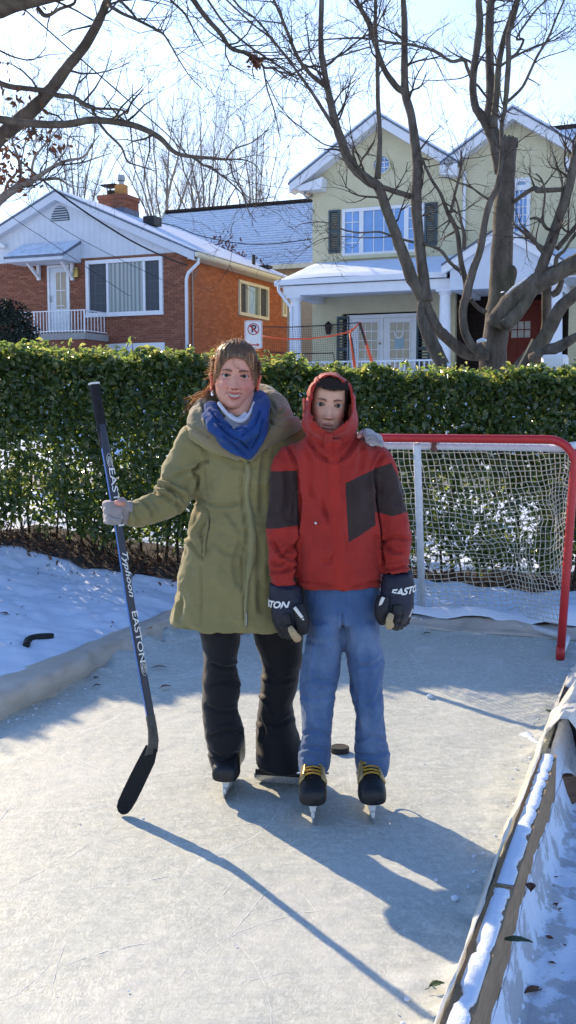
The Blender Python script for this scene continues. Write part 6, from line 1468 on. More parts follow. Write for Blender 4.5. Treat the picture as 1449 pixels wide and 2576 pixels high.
# =================================================================== the woman
YW = 3.73
wroot = thing("person", (-.14, YW, 0), "smiling woman in an olive parka, blue scarf and black trousers holding a hockey stick", "person")
def zw(L): return [(394.6 + .30637 * x, 836.6 + .30637 * y) for x, y in L]
def wx(x): return 394.6 + .30637 * x
def wy(y): return 836.6 + .30637 * y
MW = head_matrix(592, 944, 3.63, 1.0, math.radians(3.5), math.radians(3), math.radians(-4))
hv, hf, hc = make_head(True, 1.0, (.65, .318, .215), (.50, .12, .10))
def wtubes(mb):
    n0 = at(604, 1030, 3.695); mb.tube([n0 + Vector((0, .015, .06)), n0, at(612, 1085, 3.725), at(618, 1140, 3.745)], [.050, .052, .058, .09], 20)
    mb.tube([at(618, 1120, YW), at(622, 1250, YW), at(632, 1400, YW), at(634, 1560, YW)], [(.10, .13), (.10, .12), (.11, .13), (.10, .13)], 20, flat=Vector((0, 1, 0)))
    for a, b, c, d in (((556, 1560), (557, 1740), (566, 1900), -.02), ((698, 1560), (700, 1740), (694, 1880), .06)): mb.tube([at(*a, YW + d), at(*b, YW + d), at(*c, YW + d)], [.050, .036, .030], 14)
    path_tube(mb, [(520, 1110, YW, 50), (470, 1160, YW - .02, 46), (446, 1225, YW - .05, 42), (425, 1256, YW - .075, 40), (390, 1277, YW - .10, 36), (322, 1290, YW - .16, 32)], 14)
    path_tube(mb, [(700, 1110, YW, 50), (790, 1128, YW + .02, 44), (880, 1122, YW - .02, 36)], 14)
body_figure("body", hv, hf, hc, MW, wtubes, wroot, SKINM, (.65, .318, .215)); eyes(MW, wroot, (.07, .045, .03))
# --- parka
mb = MB()
rows = [(1040, 528, 672, .105, .02), (1065, 505, 712, .125, .02), (1085, 484, 742, .135, .01), (1110, 472, 752, .14, 0), (1150, 480, 752, .145, 0), (1200, 492, 750, .145, -.005), (1245, 492, 748, .135, 0), (1275, 486, 750, .132, 0), (1310, 474, 756, .14, 0), (1360, 462, 766, .15, 0), (1420, 450, 778, .16, 0), (1480, 438, 792, .168, 0), (1530, 428, 804, .175, 0), (1560, 422, 811, .18, 0), (1572, 423, 811, .18, 0)]
rows_loft(mb, densify(rows, 3), YW, 56, .92)
for px, w in ((468, 60), (540, 90), (606, 80)): pass
path_tube(mb, [(528, 1085, YW + .01, 60, 1.2), (492, 1108, YW, 96, 1.15), (466, 1160, YW - .02, 112, 1.05), (447, 1215, YW - .04, 106), (428, 1254, YW - .07, 96), (396, 1277, YW - .09, 84), (356, 1289, YW - .125, 76), (326, 1292, YW - .15, 72), (312, 1292, YW - .158, 70)], 26)
path_tube(mb, [(690, 1085, YW + .02, 90, 1.1), (745, 1105, YW + .03, 100, 1.0), (800, 1128, YW + .03, 92), (860, 1128, YW - .0, 80), (912, 1112, YW - .06, 66)], 24)
me = remesh(mb, .0075, 8)
wrinkle(me, .015, 7, (1, 1, .8), 3, 3); wrinkle(me, .006, 22, (1, 1, 1.4), 8, 2)
zs_ = lambda *L: zw(L)
ST = [(zs_((340, 1085), (300, 1150), (335, 1200), (320, 1300)), 5, .014), (zs_((345, 1080), (420, 1060)), 4, .010), (zs_((350, 1100), (250, 1140), (150, 1180)), 5, .008),
      (zs_((290, 1330), (420, 1400), (560, 1420), (690, 1400)), 5, .007), (zs_((300, 1370), (400, 1440), (420, 1500)), 4, .006), (zs_((0, 1255), (120, 1290), (230, 1380)), 6, .012), (zs_((-60, 1300), (60, 1340), (190, 1440)), 6, .010), (zs_((-140, 1370), (-60, 1440), (-30, 1520)), 5, .008), (zs_((-230, 1440), (-170, 1500), (-150, 1580)), 5, .006),
      (zs_((60, 1250), (140, 1330), (200, 1460)), 5, .010), (zs_((20, 1190), (150, 1240), (280, 1290)), 5, .007),
      (zs_((425, 1480), (425, 1560), (400, 1700), (380, 1860)), 3, .007), (zs_((400, 1560), (360, 1640), (385, 1760), (375, 1850)), 3, .008), (zs_((230, 1640), (300, 1760), (380, 1870)), 4, .007), (zs_((360, 1900), (365, 2150), (360, 2400)), 3, .004), (zs_((430, 1430), (400, 1250), (400, 1100)), 3, .003),
      (zs_((340, 880), (400, 960), (410, 1060)), 8, .006), (zs_((200, 1700), (150, 2000), (130, 2300)), 7, .006), (zs_((150, 2100), (200, 2200), (180, 2350)), 6, .006), (zs_((700, 1700), (640, 1900), (690, 2100)), 7, .005), (zs_((480, 1720), (560, 1800), (700, 1830)), 7, .004), (zs_((560, 1450), (640, 1560), (700, 1650)), 8, .004),
      (zs_((900, 900), (880, 1050), (860, 1250), (860, 1500)), 7, .006), (zs_((830, 1700), (840, 2000), (850, 2300)), 8, .006), (zs_((250, 780), (330, 850), (480, 925), (560, 960)), 4, .010), (zs_((860, 900), (1000, 820), (1130, 790)), 4, .010), (zs_((720, 1080), (690, 1250), (700, 1400), (720, 1550), (735, 1700), (700, 1850), (700, 2050), (715, 2250), (722, 2420)), 3, .007)]
creases(me, ST); coat = fin("parka", me, COAT, wroot)
# placket flap running down the front, wavy
def front_y(me_V, px, py, rad=7):
    q = proj(me_V); m = (np.abs(q[:, 0] - px) < rad) & (np.abs(q[:, 1] - py) < rad); return float(me_V[m, 1].min()) if m.any() else YW - .15
CV, _ = getv(me)
def ribbon(mb, L, th=.006, lift=.004, V=None, k=5):
    """raised strip of cloth: (px,py,width px)"""
    V = CV if V is None else V
    rings = []
    for x, y, w in spline(L, k):
        Y = front_y(V, x, y) - lift; a, b = at(x - w / 2, y, Y + .004), at(x + w / 2, y, Y + .004); c = at(x, y, Y - th)
        rings.append([a, a * .7 + b * .3 + (c - (a + b) / 2) * .8, c, a * .3 + b * .7 + (c - (a + b) / 2) * .8, b, b + Vector((0, .02, 0)), a + Vector((0, .02, 0))])
    return mb.rings(rings)
mb = MB(); ribbon(mb, [(wx(x), wy(y), w) for x, y, w in ((742, 1060, 14), (752, 1150, 17), (740, 1260, 16), (742, 1360, 15), (760, 1460, 18), (778, 1580, 20), (786, 1700, 24), (778, 1850, 24), (758, 1980, 20), (740, 2100, 14), (730, 2250, 12), (728, 2420, 10))]); me = remesh(mb, .0055, 5); wrinkle(me, .003, 16, (1, 1, 1), 4); fin("placket", me, m_fabric("olive_placket", (.275, .25, .115), .14, 1300, .2, .2), coat)
mb = MB(); ribbon(mb, [(wx(x), wy(y), 8) for x, y in ((418, 1530), (412, 1600), (392, 1720), (384, 1850))], .004, .001); fin("pocket_flap", remesh(mb, .004, 4), COAT, coat)
mb = MB(); P = [at(wx(735) , wy(y), front_y(CV, wx(735), min(wy(y), 1565)) - .004) for y in range(2300, 2440, 20)]; mb.tube(P, .003, 6); fin("zip", mb.mesh("zip", [], True), METAL, coat)
# stand collar and folded hood round the neck
def collar(L, tube_n=18, vox=.007, it=6, wr=.006):
    mb = MB(); path_tube(mb, L, tube_n, 5); me = remesh(mb, vox, it); wrinkle(me, wr, 13, (1, 1, 1), 12); wrinkle(me, wr * .5, 34, (1, 1, 1), 13, 2); return me
me = collar([(wx(700), wy(1040), YW - .17, 22), (wx(560), wy(935), YW - .15, 46), (wx(440), wy(830), YW - .12, 66), (wx(350), wy(740), YW - .06, 68), (wx(385), wy(640), YW + .02, 60), (wx(470), wy(560), YW + .09, 56), (wx(640), wy(520), YW + .13, 60), (wx(810), wy(520), YW + .12, 66), (wx(915), wy(575), YW + .06, 80), (wx(985), wy(690), YW - .02, 84), (wx(985), wy(790), YW - .08, 72), (wx(890), wy(880), YW - .13, 44), (wx(790), wy(1000), YW - .165, 24), (wx(752), wy(1060), YW - .17, 18)])
creases(me, [(zs_((370, 570), (400, 680), (425, 760)), 4, .008), (zs_((250, 770), (330, 800), (450, 870)), 3, .006), (zs_((930, 560), (1000, 660), (1040, 620)), 4, .008), (zs_((880, 700), (980, 760), (1100, 720)), 4, .008), (zs_((840, 500), (860, 600), (850, 800)), 4, .006)]); fin("collar", me, COATL, coat)
mb = MB(); path_tube(mb, [(wx(250), wy(790), YW - .03, 40), (wx(330), wy(840), YW - .10, 44), (wx(470), wy(930), YW - .145, 40), (wx(600), wy(985), YW - .165, 30), (wx(700), wy(1030), YW - .175, 22), (wx(738), wy(1075), YW - .172, 12)], 14, ratio=.45); me = remesh(mb, .006, 5); wrinkle(me, .004, 18, (1, 1, 1), 5); fin("storm_flap", me, COAT, coat)
mb = MB(); path_tube(mb, [(wx(1165), wy(745), YW - .02, 40), (wx(1080), wy(770), YW - .09, 52), (wx(970), wy(830), YW - .13, 44), (wx(880), wy(900), YW - .155, 32), (wx(800), wy(1000), YW - .17, 22), (wx(770), wy(1070), YW - .168, 12)], 14, ratio=.45); me = remesh(mb, .006, 5); wrinkle(me, .004, 18, (1, 1, 1), 6); fin("storm_flap", me, COATL, coat)
# --- scarf and shirt
mb = MB()
path_tube(mb, [(wx(455), wy(590), YW - .03, 40), (wx(450), wy(690), YW - .10, 56), (wx(520), wy(790), YW - .17, 60), (wx(620), wy(850), YW - .20, 52), (wx(740), wy(830), YW - .20, 46), (wx(830), wy(730), YW - .17, 48), (wx(860), wy(610), YW - .10, 50), (wx(830), wy(530), YW - .01, 46), (wx(720), wy(500), YW + .06, 40), (wx(560), wy(530), YW + .05, 40)], 16, ratio=.62)
path_tube(mb, [(wx(470), wy(760), YW - .12, 40), (wx(560), wy(850), YW - .175, 56), (wx(660), wy(930), YW - .195, 52), (wx(740), wy(1010), YW - .19, 30), (wx(752), wy(1050), YW - .18, 14)], 14, ratio=.5)
path_tube(mb, [(wx(870), wy(650), YW - .11, 40), (wx(845), wy(780), YW - .165, 48), (wx(800), wy(900), YW - .19, 46), (wx(762), wy(1000), YW - .19, 28), (wx(752), wy(1045), YW - .18, 14)], 14, ratio=.5)
path_tube(mb, [(wx(640), wy(800), YW - .17, 60), (wx(700), wy(900), YW - .18, 60), (wx(745), wy(1000), YW - .18, 26)], 14, ratio=.5)
me = remesh(mb, .0055, 5); wrinkle(me, .005, 20, (1, 1, 1), 15)
creases(me, [(zs_((440, 640), (520, 740), (640, 800), (760, 790)), 3, .009), (zs_((470, 720), (580, 830), (690, 900), (760, 960)), 3, .009), (zs_((540, 840), (640, 930), (730, 1010)), 3, .007), (zs_((850, 640), (800, 760), (690, 850)), 3, .007), (zs_((880, 700), (830, 850), (770, 960)), 3, .008)]); fin("scarf", me, SCARF, wroot)
mb = MB(); path_tube(mb, [(wx(505), wy(575), 3.660, 10), (wx(575), wy(668), 3.615, 12), (wx(640), wy(718), 3.595, 13), (wx(690), wy(728), 3.590, 14), (wx(735), wy(708), 3.595, 12), (wx(778), wy(640), 3.625, 11), (wx(800), wy(570), 3.665, 9)], 12); path_tube(mb, [(wx(560), wy(700), 3.640, 40), (wx(660), wy(775), 3.625, 46), (wx(770), wy(690), 3.640, 40)], 14, ratio=.4); fin("shirt_collar", remesh(mb, .004, 4), SHIRT, wroot)
# --- trousers
def lg(x): return 473.5 + .3813 * x
def ly(y): return 1562.6 + .3813 * y
def legrows(L, hd): return [(ly(y), lg(a), lg(b), hd if len(q) < 1 else q[0], 0.) for (y, a, b, *q) in L]
mb = MB()
rows_loft(mb, [(1500, 512, 756, .10), (1545, 505, 762, .11), (1580, 503, 764, .11)], YW, 40)
rows_loft(mb, densify(legrows([(0, 66, 356, .10), (60, 72, 352, .105), (160, 92, 340, .10), (270, 98, 322, .092), (350, 92, 334, .092), (430, 88, 354, .095), (540, 88, 332, .088), (620, 92, 340, .09), (700, 104, 364, .095), (760, 112, 376, .10), (830, 128, 352, .10), (880, 132, 336, .10), (940, 148, 330, .11), (985, 160, 324, .115)], .1), 3), YW - .02, 36)
rows_loft(mb, densify(legrows([(0, 415, 770, .10), (60, 420, 768, .105), (160, 446, 762, .10), (270, 484, 752, .092), (350, 480, 738, .09), (430, 474, 726, .09), (540, 462, 690, .088), (620, 450, 706, .09), (700, 446, 716, .11), (800, 446, 750, .13), (880, 444, 775, .145), (925, 444, 800, .15), (948, 462, 800, .13)], .1), 3), YW + .06, 36)
me = remesh(mb, .007, 6); wrinkle(me, .006, 9, (1, 1, 1.5), 21)
zl = lambda *L: [(lg(x), ly(y)) for x, y in L]
creases(me, [(zl((340, 290), (250, 310), (150, 280)), 5, .010), (zl((350, 450), (260, 400), (160, 420)), 5, .008), (zl((330, 580), (230, 600), (120, 560)), 5, .008), (zl((370, 740), (260, 720), (150, 760)), 6, .010), (zl((140, 860), (230, 900), (330, 870)), 5, .010), (zl((480, 330), (560, 400), (690, 380)), 5, .008), (zl((470, 460), (530, 540), (560, 620)), 4, .010), (zl((460, 640), (500, 720), (480, 800)), 5, .008), (zl((700, 620), (600, 680), (520, 660)), 5, .008)], .7); fin("trousers", me, BLACKP, wroot)
# --- mittens: palm, four fingers closed round the shaft, thumb
STK = [(237, 967, 3.60), (293, 1290, 3.545), (330, 1530, 3.505), (378, 1800, 3.475)]
def stick_at(py):
    P = spline(STK, 8); P = sorted(P, key=lambda q: abs(q[1] - py)); return P[0]
mb = MB()
path_tube(mb, [(330, 1290, YW - .155, 66), (312, 1288, YW - .163, 60), (298, 1284, YW - .167, 56)], 16, ratio=.7)               # wrist and palm
for i, (y, l) in enumerate(((1268, 1.0), (1282, 1.05), (1297, 1.0), (1310, .88))):
    s = stick_at(y); Yc = s[2]
    path_tube(mb, [(304, y - 1, Yc + .030, 20), (286, y - 2, Yc + .034, 20), (270, y - 1, Yc + .020, 20), (267 + i * 1.2, y, Yc - .010, 20), (279, y + 1, Yc - .032, 20), (294 + 6 * (l - .9), y + 2, Yc - .034, 19), (304 + 6 * (l - .9), y + 2, Yc - .024, 16)], 12)
path_tube(mb, [(312, 1276, YW - .18, 34), (306, 1264, YW - .20, 28), (303, 1262, YW - .213, 24)], 12)
me = remesh(mb, .0042, 5, .5); wrinkle(me, .003, 40, (1, 1, 2), 14); creases(me, [(zs_((-390, 1545), (-330, 1580), (-290, 1570)), 2.2, .003), (zs_((-400, 1490), (-340, 1520), (-290, 1520)), 2.2, .004)]); fin("mitten", me, KNIT, wroot)
mb = MB(); path_tube(mb, [(311, 1266, YW - .213, 13), (303, 1266, YW - .234, 13), (295, 1264, YW - .240, 12), (290, 1263, YW - .238, 8)], 12); me = mb.mesh("thumb_tip", [], True); setcol(me, np.ones((len(me.vertices), 3)) * np.array((.66, .30, .22))); fin("thumb_tip", me, SKINM, wroot)
# left hand lying over the boy's far shoulder
mb = MB(); HX, HY = 933, 1100
path_tube(mb, [(900, 1118, 3.70, 52), (918, 1100, 3.64, 44), (930, 1093, 3.56, 42), (938, 1100, 3.50, 42)], 16, ratio=.6)
for k, (dx, l) in enumerate(((-13, .9), (-3, 1.), (8, .98), (18, .85))):
    path_tube(mb, [(929 + dx * .5, 1092 + k * 1.5, 3.56, 18), (934 + dx, 1090 + k * 3.2, 3.50, 17), (938 + dx, 1099 + k * 3.5, 3.455, 17), (941 + dx * 1.05, 1110 + k * 2.6, 3.435, 16), (943 + dx * 1.1, 1115 + k * 3.0, 3.435, 12)], 12)
path_tube(mb, [(912, 1104, 3.62, 20), (914, 1094, 3.56, 18), (917, 1092, 3.53, 15)], 12)
me = remesh(mb, .0038, 3, .5); wrinkle(me, .002, 40, (1, 1, 2), 19); creases(me, [([(921, 1108), (932, 1104), (944, 1106), (957, 1112)], 2.2, .005), ([(925, 1098), (936, 1096), (950, 1104)], 2., .003)]); fin("mitten", me, KNIT, wroot)
mb = MB(); path_tube(mb, [(917, 1096, 3.56, 15), (911, 1092, 3.525, 15), (906, 1094, 3.50, 14), (902, 1099, 3.48, 9)], 12); me = mb.mesh("thumb_tip", [], True); setcol(me, np.ones((len(me.vertices), 3)) * np.array((.66, .32, .25))); fin("thumb_tip", me, SKINM, wroot)
# --- hair drawn back, loose wisps on the sunny side
def hairline(x): return .064 - 5.0 * x * x - 820 * abs(x) ** 3.6
zz = np.linspace(.134, -.075, 70); ph = np.linspace(-math.pi, math.pi, 120, endpoint=False); HV_ = []
def skull(z, p, off):
    w_ = float(interp(z, [(.134, .0), (.128, .03), (.115, .052), (.095, .068), (.06, .079), (.03, .081), (0, .079), (-.03, .076), (-.06, .07), (-.08, .06)])); f_ = float(interp(z, [(.134, 0), (.128, .04), (.115, .068), (.095, .084), (.06, .096), (.03, .098), (0, .094), (-.08, .09)])); b_ = float(interp(z, [(.134, 0), (.128, .045), (.115, .075), (.09, .097), (.05, .112), (.02, .116), (0, .112), (-.04, .092), (-.08, .06)]))
    s_, c_ = math.sin(p), math.cos(p); return Vector(((w_ + off) * s_, -(f_ + off) * c_ if c_ > 0 else -(b_ + off) * c_, z))
mb = MB(); rings = []
for z in zz:
    row = []
    for p in ph:
        v = skull(z, p, .002); x = v.x; hl = hairline(x)
        if math.cos(p) > -.05:                        # front: tuck the shell under the skin below the hairline
            d = v.z - hl; side = abs(math.sin(p))
            if d < 0 and not (side > .93 and v.z > .014): v = v * 1.0; v.x *= .86; v.y *= .80
            elif side > .80 and v.z < .014: v.x *= .90
            elif d < .014: k_ = max(0, d / .014); v = Vector((v.x * (.95 + .05 * k_), v.y * (.95 + .05 * k_), v.z))
        st = math.sin(p * 46 + z * 60) * .0011 + math.sin(p * 23 - z * 90) * .0011; v = v + v.normalized() * st; row.append(v)
    rings.append(row)
mb.rings(rings, cap=False); mb.v = [tuple(MW @ Vector(v)) for v in mb.v]; hair = mb.obj("hair", HAIRW, wroot, smooth=True)
mb = MB(); R2 = random.Random(5)
def strand(P, r): mb.tube([MW @ Vector(p) for p in P], [r * (1 - .5 * k / (len(P) - 1)) for k in range(len(P))], 3, cap=False)
for k in range(1500):                                   # combed back over the crown, in small locks
    if k % 5 == 0: xl = R2.uniform(-.072, .072)
    x = max(-.073, min(.073, xl + R2.gauss(0, .0022))); a_, b_, c_ = .085, .109, .117 + R2.uniform(-.003, .006); kx = math.sqrt(max(.05, 1 - (x / a_) ** 2)); z0 = hairline(x) - R2.uniform(.0, .004); th0 = math.asin(max(-.9, min(.98, (z0 - .015) / (c_ * kx)))); P = []
    lift = R2.uniform(.0, .006); kink = R2.uniform(-.006, .006)
    for j in range(10):
        t = j / 9; th = th0 + (math.radians(172) - th0) * t; rr_2 = kx * (1 + .03 * math.sin(math.pi * t)) + lift / .1 * math.sin(math.pi * min(1, t * 2.5)) * .6; P.append(Vector((x * (1 - .25 * t * t) + kink * math.sin(3 * t + k), .004 - b_ * math.cos(th) * rr_2, .015 + c_ * math.sin(th) * rr_2)))
    strand(P, R2.uniform(.0005, .0011))
for k in range(520):                                    # temples swept back over the ears
    s_ = R2.choice((-1, 1)); z0 = R2.uniform(.018, .062); p0 = s_ * R2.uniform(1.16, 1.40); P = []; off = R2.uniform(.003, .010)
    for j in range(8): t = j / 7; P.append(skull(z0 + (-.02 - z0) * t ** 2.4 * .8 + .008 * math.sin(math.pi * t), p0 + s_ * t * 1.6, off))
    strand(P, R2.uniform(.0005, .001))
for k in range(420):                                    # fine flyaways standing off the crown and the left side
    p = R2.uniform(-2.2, 2.2) if R2.random() < .5 else R2.uniform(-1.9, -.8); z = R2.uniform(-.01, .128); a = skull(z, p, .004); d = Vector((a.x, a.y * .3, a.z * .6)).normalized(); L = R2.uniform(.010, .032)
    if math.cos(p) > -.1 and z < .085 + (.02 if abs(p) < .9 else 0) and abs(a.x) < .068: continue
    b = Vector((R2.uniform(-1, 1), R2.uniform(-.3, 1), R2.uniform(-.6, .6))); P = [a]
    for j in range(1, 6): P.append(a + d * (L * j / 5 * .55) + b * (L * (j / 5) ** 1.6 * .8))
    strand(P, R2.uniform(.0004, .0008))
for k in range(150):                                    # the tail blown out to the left and down
    a = Vector((-.062 + R2.uniform(-.02, .02), .055 + R2.uniform(-.03, .04), -.03 + R2.uniform(-.03, .035))); P = [a]; e = Vector((-.082 - R2.uniform(0, .085) * (1 if R2.random() < .75 else 1.3), .05 + R2.uniform(-.05, .05), -.115 + R2.uniform(-.045, .045))); c = Vector((-.10 + R2.uniform(-.02, .01), .05, -.035 + R2.uniform(-.03, .02)))
    for j in range(1, 9):
        t = j / 8; P.append(a * (1 - t) ** 2 + c * 2 * t * (1 - t) + e * t * t + Vector((R2.uniform(-1, 1), R2.uniform(-1, 1), R2.uniform(-1, 1))) * .0022)
    strand(P, R2.uniform(.0004, .0009))
for dx in (0, .004, .009):                              # one stray lock across the forehead
    strand([(-.014 + dx, -.100, .062), (-.016 + dx, -.1015, .045), (-.006 + dx, -.102, .030), (.012 + dx, -.1025, .020), (.022 + dx, -.1015, .017)], .0007)
me = mb.mesh("hair_strands", HAIRW, True); strand_shade(me, 27); link("hair_strands", me, hair, kind='stuff')
mb = MB(); e0 = MW @ Vector((-.079, .006, -.052)); mb.ball(e0, .004, 10, 8); mb.ball(e0 + Vector((0, 0, -.012)), (.006, .004, .008), 10, 8); mb.obj("earring", mat("silver", (.7, .72, .74), .2, .1, 20, 0, metal=1.), wroot, smooth=True)

# ------------------------------------------------------------------ skates
def skate(name, parent, toe, heel, z0, boot_h=.13, wid=.098, holder=None, laces=None, toe_up=0.):
    """boot along heel->toe on a blade: toe/heel are ground points under the boot ends"""
    toe, heel = Vector(toe), Vector(heel); ax = (toe - heel); L = ax.length; ax = ax.normalized(); sx = ax.cross(Vector((0, 0, 1))).normalized(); up = Vector((0, 0, 1)); zb = z0 + .078
    P = lambda t, u, z: heel + ax * (L * t) + sx * u + up * (z - heel.z)
    prof = [(.0, .028, .10), (.04, .034, .125), (.15, .037, .13), (.30, .036, .125), (.42, .036, .118), (.55, .039, .098), (.68, .044, .085), (.80, .046, .070), (.90, .044, .060), (.96, .040, .050), (.99, .032, .040), (1.004, .018, .026)]
    mb = MB(); rings = []
    for t, hw, hh in [tuple(q) for q in spline(prof, 3)]:
        ring = []
        for k in range(24):
            a = 2 * math.pi * k / 24; u = hw * spow(math.cos(a), .75 if math.sin(a) > 0 else .42) * wid / .098; zc = zb + hh * .36 + toe_up * t; ring.append(P(t, u, zc + (hh * .64 if math.sin(a) > 0 else hh * .36) * spow(math.sin(a), .8 if math.sin(a) > 0 else .5)))
        rings.append(ring)
    mb.rings(rings); b = mb.obj("skate_boot", SKATEB, parent, smooth=True)
    mb = MB(); cap = []
    for t, hw, hh in [tuple(q) for q in spline([(.76, .0475, .0765), (.82, .0475, .0715), (.90, .0460, .0630), (.96, .0420, .0535), (.992, .034, .043), (1.010, .019, .028)], 3)]:
        cap.append([P(t, hw * spow(math.cos(a), .75 if math.sin(a) > 0 else .42) * wid / .098, zb + hh * .36 - .001 + (hh * .64 if math.sin(a) > 0 else hh * .36) * spow(math.sin(a), .8 if math.sin(a) > 0 else .5)) for a in [2 * math.pi * k / 24 for k in range(24)]])
    mb.rings(cap); mb.obj("toe_cap", BLACKM, b, smooth=True)
    # holder: two pedestals and a rail, steel runner below
    mb = MB(); hm = holder or HOLDER
    for t0, t1 in ((.02, .26), (.60, .90)):
        rg = []
        for z, i0, i1, w in ((zb + .004, t0 - .02, t1 + .02, .030), (zb - .018, t0 + .02, t1 - .03, .012), (zb - .034, t0, t1, .008)):
            rg.append([P(i0, -w, z), P(i1, -w, z), P(i1, w, z), P(i0, w, z)])
        mb.rings(rg)
    rg = [[P(t, -.006, zb - .030), P(t, .006, zb - .030), P(t, .005, zb - .050), P(t, -.005, zb - .050)] for t in (-.03, .0, .3, .6, .92, .97)]
    mb.rings(rg); mb.obj("blade_holder", hm, b)
    mb = MB(); bl = []
    for t in [k / 20 for k in range(21)]:
        tt = -.05 + 1.06 * t; lift = .020 * max(0, (t - .86) / .14) ** 2 + .016 * max(0, (.12 - t) / .12) ** 2
        bl.append([P(tt, -.0018, zb - .046), P(tt, .0018, zb - .046), P(tt, .0018, z0 + .001 + lift), P(tt, -.0018, z0 + .001 + lift)])
    mb.rings(bl); mb.obj("blade", STEEL, b)
    if laces:
        for i in range(5):
            t = .72 - i * .062; hw = .028; z = zb + float(np.interp(t, [.42, .55, .68, .80], [.118, .098, .085, .075])) + .004
            mb = MB(); s_ = 1 if i % 2 else -1
            mb.tube([P(t + .005 * s_, -hw * 1.15, z - .010), P(t + .003 * s_, -hw * .6, z), P(t, 0, z + .003), P(t - .003 * s_, hw * .6, z), P(t - .005 * s_, hw * 1.15, z - .010)], (.0034), 8); mb.tube([P(t + .012 * s_, -hw * 1.0, z - .004), P(t, 0, z + .004), P(t - .020 * s_, hw * 1.0, z - .002)], .0030, 8); mb.obj("lace", laces, b, smooth=True)
        for s_ in (-1, 1):
            mb = MB(); rg = []
            for t in (.44, .52, .60, .68, .75):
                z = zb + float(np.interp(t, [.42, .55, .68, .80], [.118, .098, .085, .075])); w_ = float(np.interp(t, [.42, .55, .68, .8], [.036, .039, .044, .047]))
                rg.append([P(t, s_ * w_ * .98, z - .040), P(t, s_ * (w_ + .003), z - .024), P(t, s_ * (w_ * .80), z - .001), P(t, s_ * (w_ * .62), z + .003), P(t, s_ * (w_ * .62), z - .004), P(t, s_ * w_ * .8, z - .03)])
            mb.rings(rg); mb.obj("eyelet_panel", GOLDP, b, smooth=True)
    return b
g = gnd(563, 2020); skate("skate", wroot, g, g + Vector((.035, .25, 0)), 0., wid=.102)
g = gnd(648, 1966); t_ = g + Vector((.25, -.05, 0)); skate("skate", wroot, t_, g, 0., holder=BLACKM, wid=.09)

# =================================================================== the boy
YB = 3.56
broot = thing("person", (.19, YB, 0), "boy in a red and brown hooded jacket, blue jeans, black hockey gloves and skates", "person")
MBH = head_matrix(829.5, 1019, 3.432, .955, math.radians(5), math.radians(1), math.radians(1))
bskin = (.60, .33, .215)
hv, hf, hc = make_head(False, 0.05, bskin, (.47, .185, .135), (.075, .045, .03))
hv = hv.copy(); hv[:, 0] *= 1 - .15 * smoothstep(.028, .07, np.abs(hv[:, 0])); hv[:, 2] = np.where(hv[:, 2] > .03, .03 + (hv[:, 2] - .03) * .78, hv[:, 2])
def btubes(mb):
    mb.tube([at(832, 1060, 3.53), at(832, 1110, 3.55), at(832, 1150, YB)], [.045, .047, .08], 18)
    mb.tube([at(832, 1150, YB), at(838, 1300, YB), at(848, 1480, YB), at(852, 1560, YB)], [(.09, .12), (.09, .11), (.09, .11), (.08, .12)], 18, flat=Vector((0, 1, 0)))
    for xs in ((815, 800, 791), (908, 923, 936)): mb.tube([at(xs[0], 1540, YB), at(xs[1], 1740, YB), at(xs[2], 1900, YB)], [.040, .028, .022], 14)
    path_tube(mb, [(735, 1160, YB, 44), (712, 1300, YB - .02, 38), (708, 1440, YB - .05, 32), (718, 1540, YB - .07, 34)], 12); path_tube(mb, [(950, 1160, YB, 44), (985, 1300, YB - .02, 38), (998, 1420, YB - .05, 32), (998, 1520, YB - .07, 34)], 12)
body_figure("body", hv, hf, hc, MBH, btubes, broot, SKINM, bskin); eyes(MBH, broot, (.10, .055, .03))
def zb2(x, y): return (647.1 + .2941 * x, 915.4 + .2941 * y)
def P4(*L): return [zb2(x, y) for x, y in L]
# --- jacket: trunk, sleeves, collar and hood in one shell
mb = MB()
def jr(y, a, b, hd, yo=0.): (x0, yy), (x1, _) = zb2(a, y), zb2(b, y); return (yy, x0, x1, hd, yo)
rows = [jr(600, 430, 850, .085), jr(680, 330, 960, .105), jr(740, 270, 1040, .118), jr(850, 250, 1075, .125), jr(1000, 300, 1040, .13), jr(1200, 335, 1020, .13), jr(1400, 335, 1040, .13), jr(1600, 325, 1065, .132), jr(1780, 325, 1072, .135), jr(1880, 332, 1066, .135), jr(1905, 340, 1060, .13)]
rows_loft(mb, densify(rows, 3), YB, 52, .92)
rg_ = []
for (x, y, hd) in ((0, 1880, 0), (0, 1960, 0)): pass
rows_loft(mb, [jr(1880, 600, 850, .03, -.105), jr(1930, 620, 850, .03, -.105), jr(1962, 650, 810, .03, -.105)], YB, 30)
path_tube(mb, [(*zb2(370, 760), YB, 70, 1.1), (*zb2(265, 850), YB, 84, 1.1), (*zb2(240, 1000), YB, 84), (*zb2(225, 1200), YB - .01, 84), (*zb2(212, 1400), YB - .02, 84), (*zb2(207, 1600), YB - .04, 74), (*zb2(212, 1760), YB - .06, 66), (*zb2(222, 1880), YB - .07, 62), (*zb2(225, 1915), YB - .07, 58)], 24)
path_tube(mb, [(*zb2(950, 770), YB, 74, 1.1), (*zb2(1050, 860), YB, 82, 1.1), (*zb2(1100, 1000), YB, 82), (*zb2(1140, 1200), YB - .01, 82), (*zb2(1180, 1400), YB - .02, 82), (*zb2(1195, 1580), YB - .04, 74), (*zb2(1195, 1720), YB - .06, 68), (*zb2(1192, 1800), YB - .07, 64)], 24)
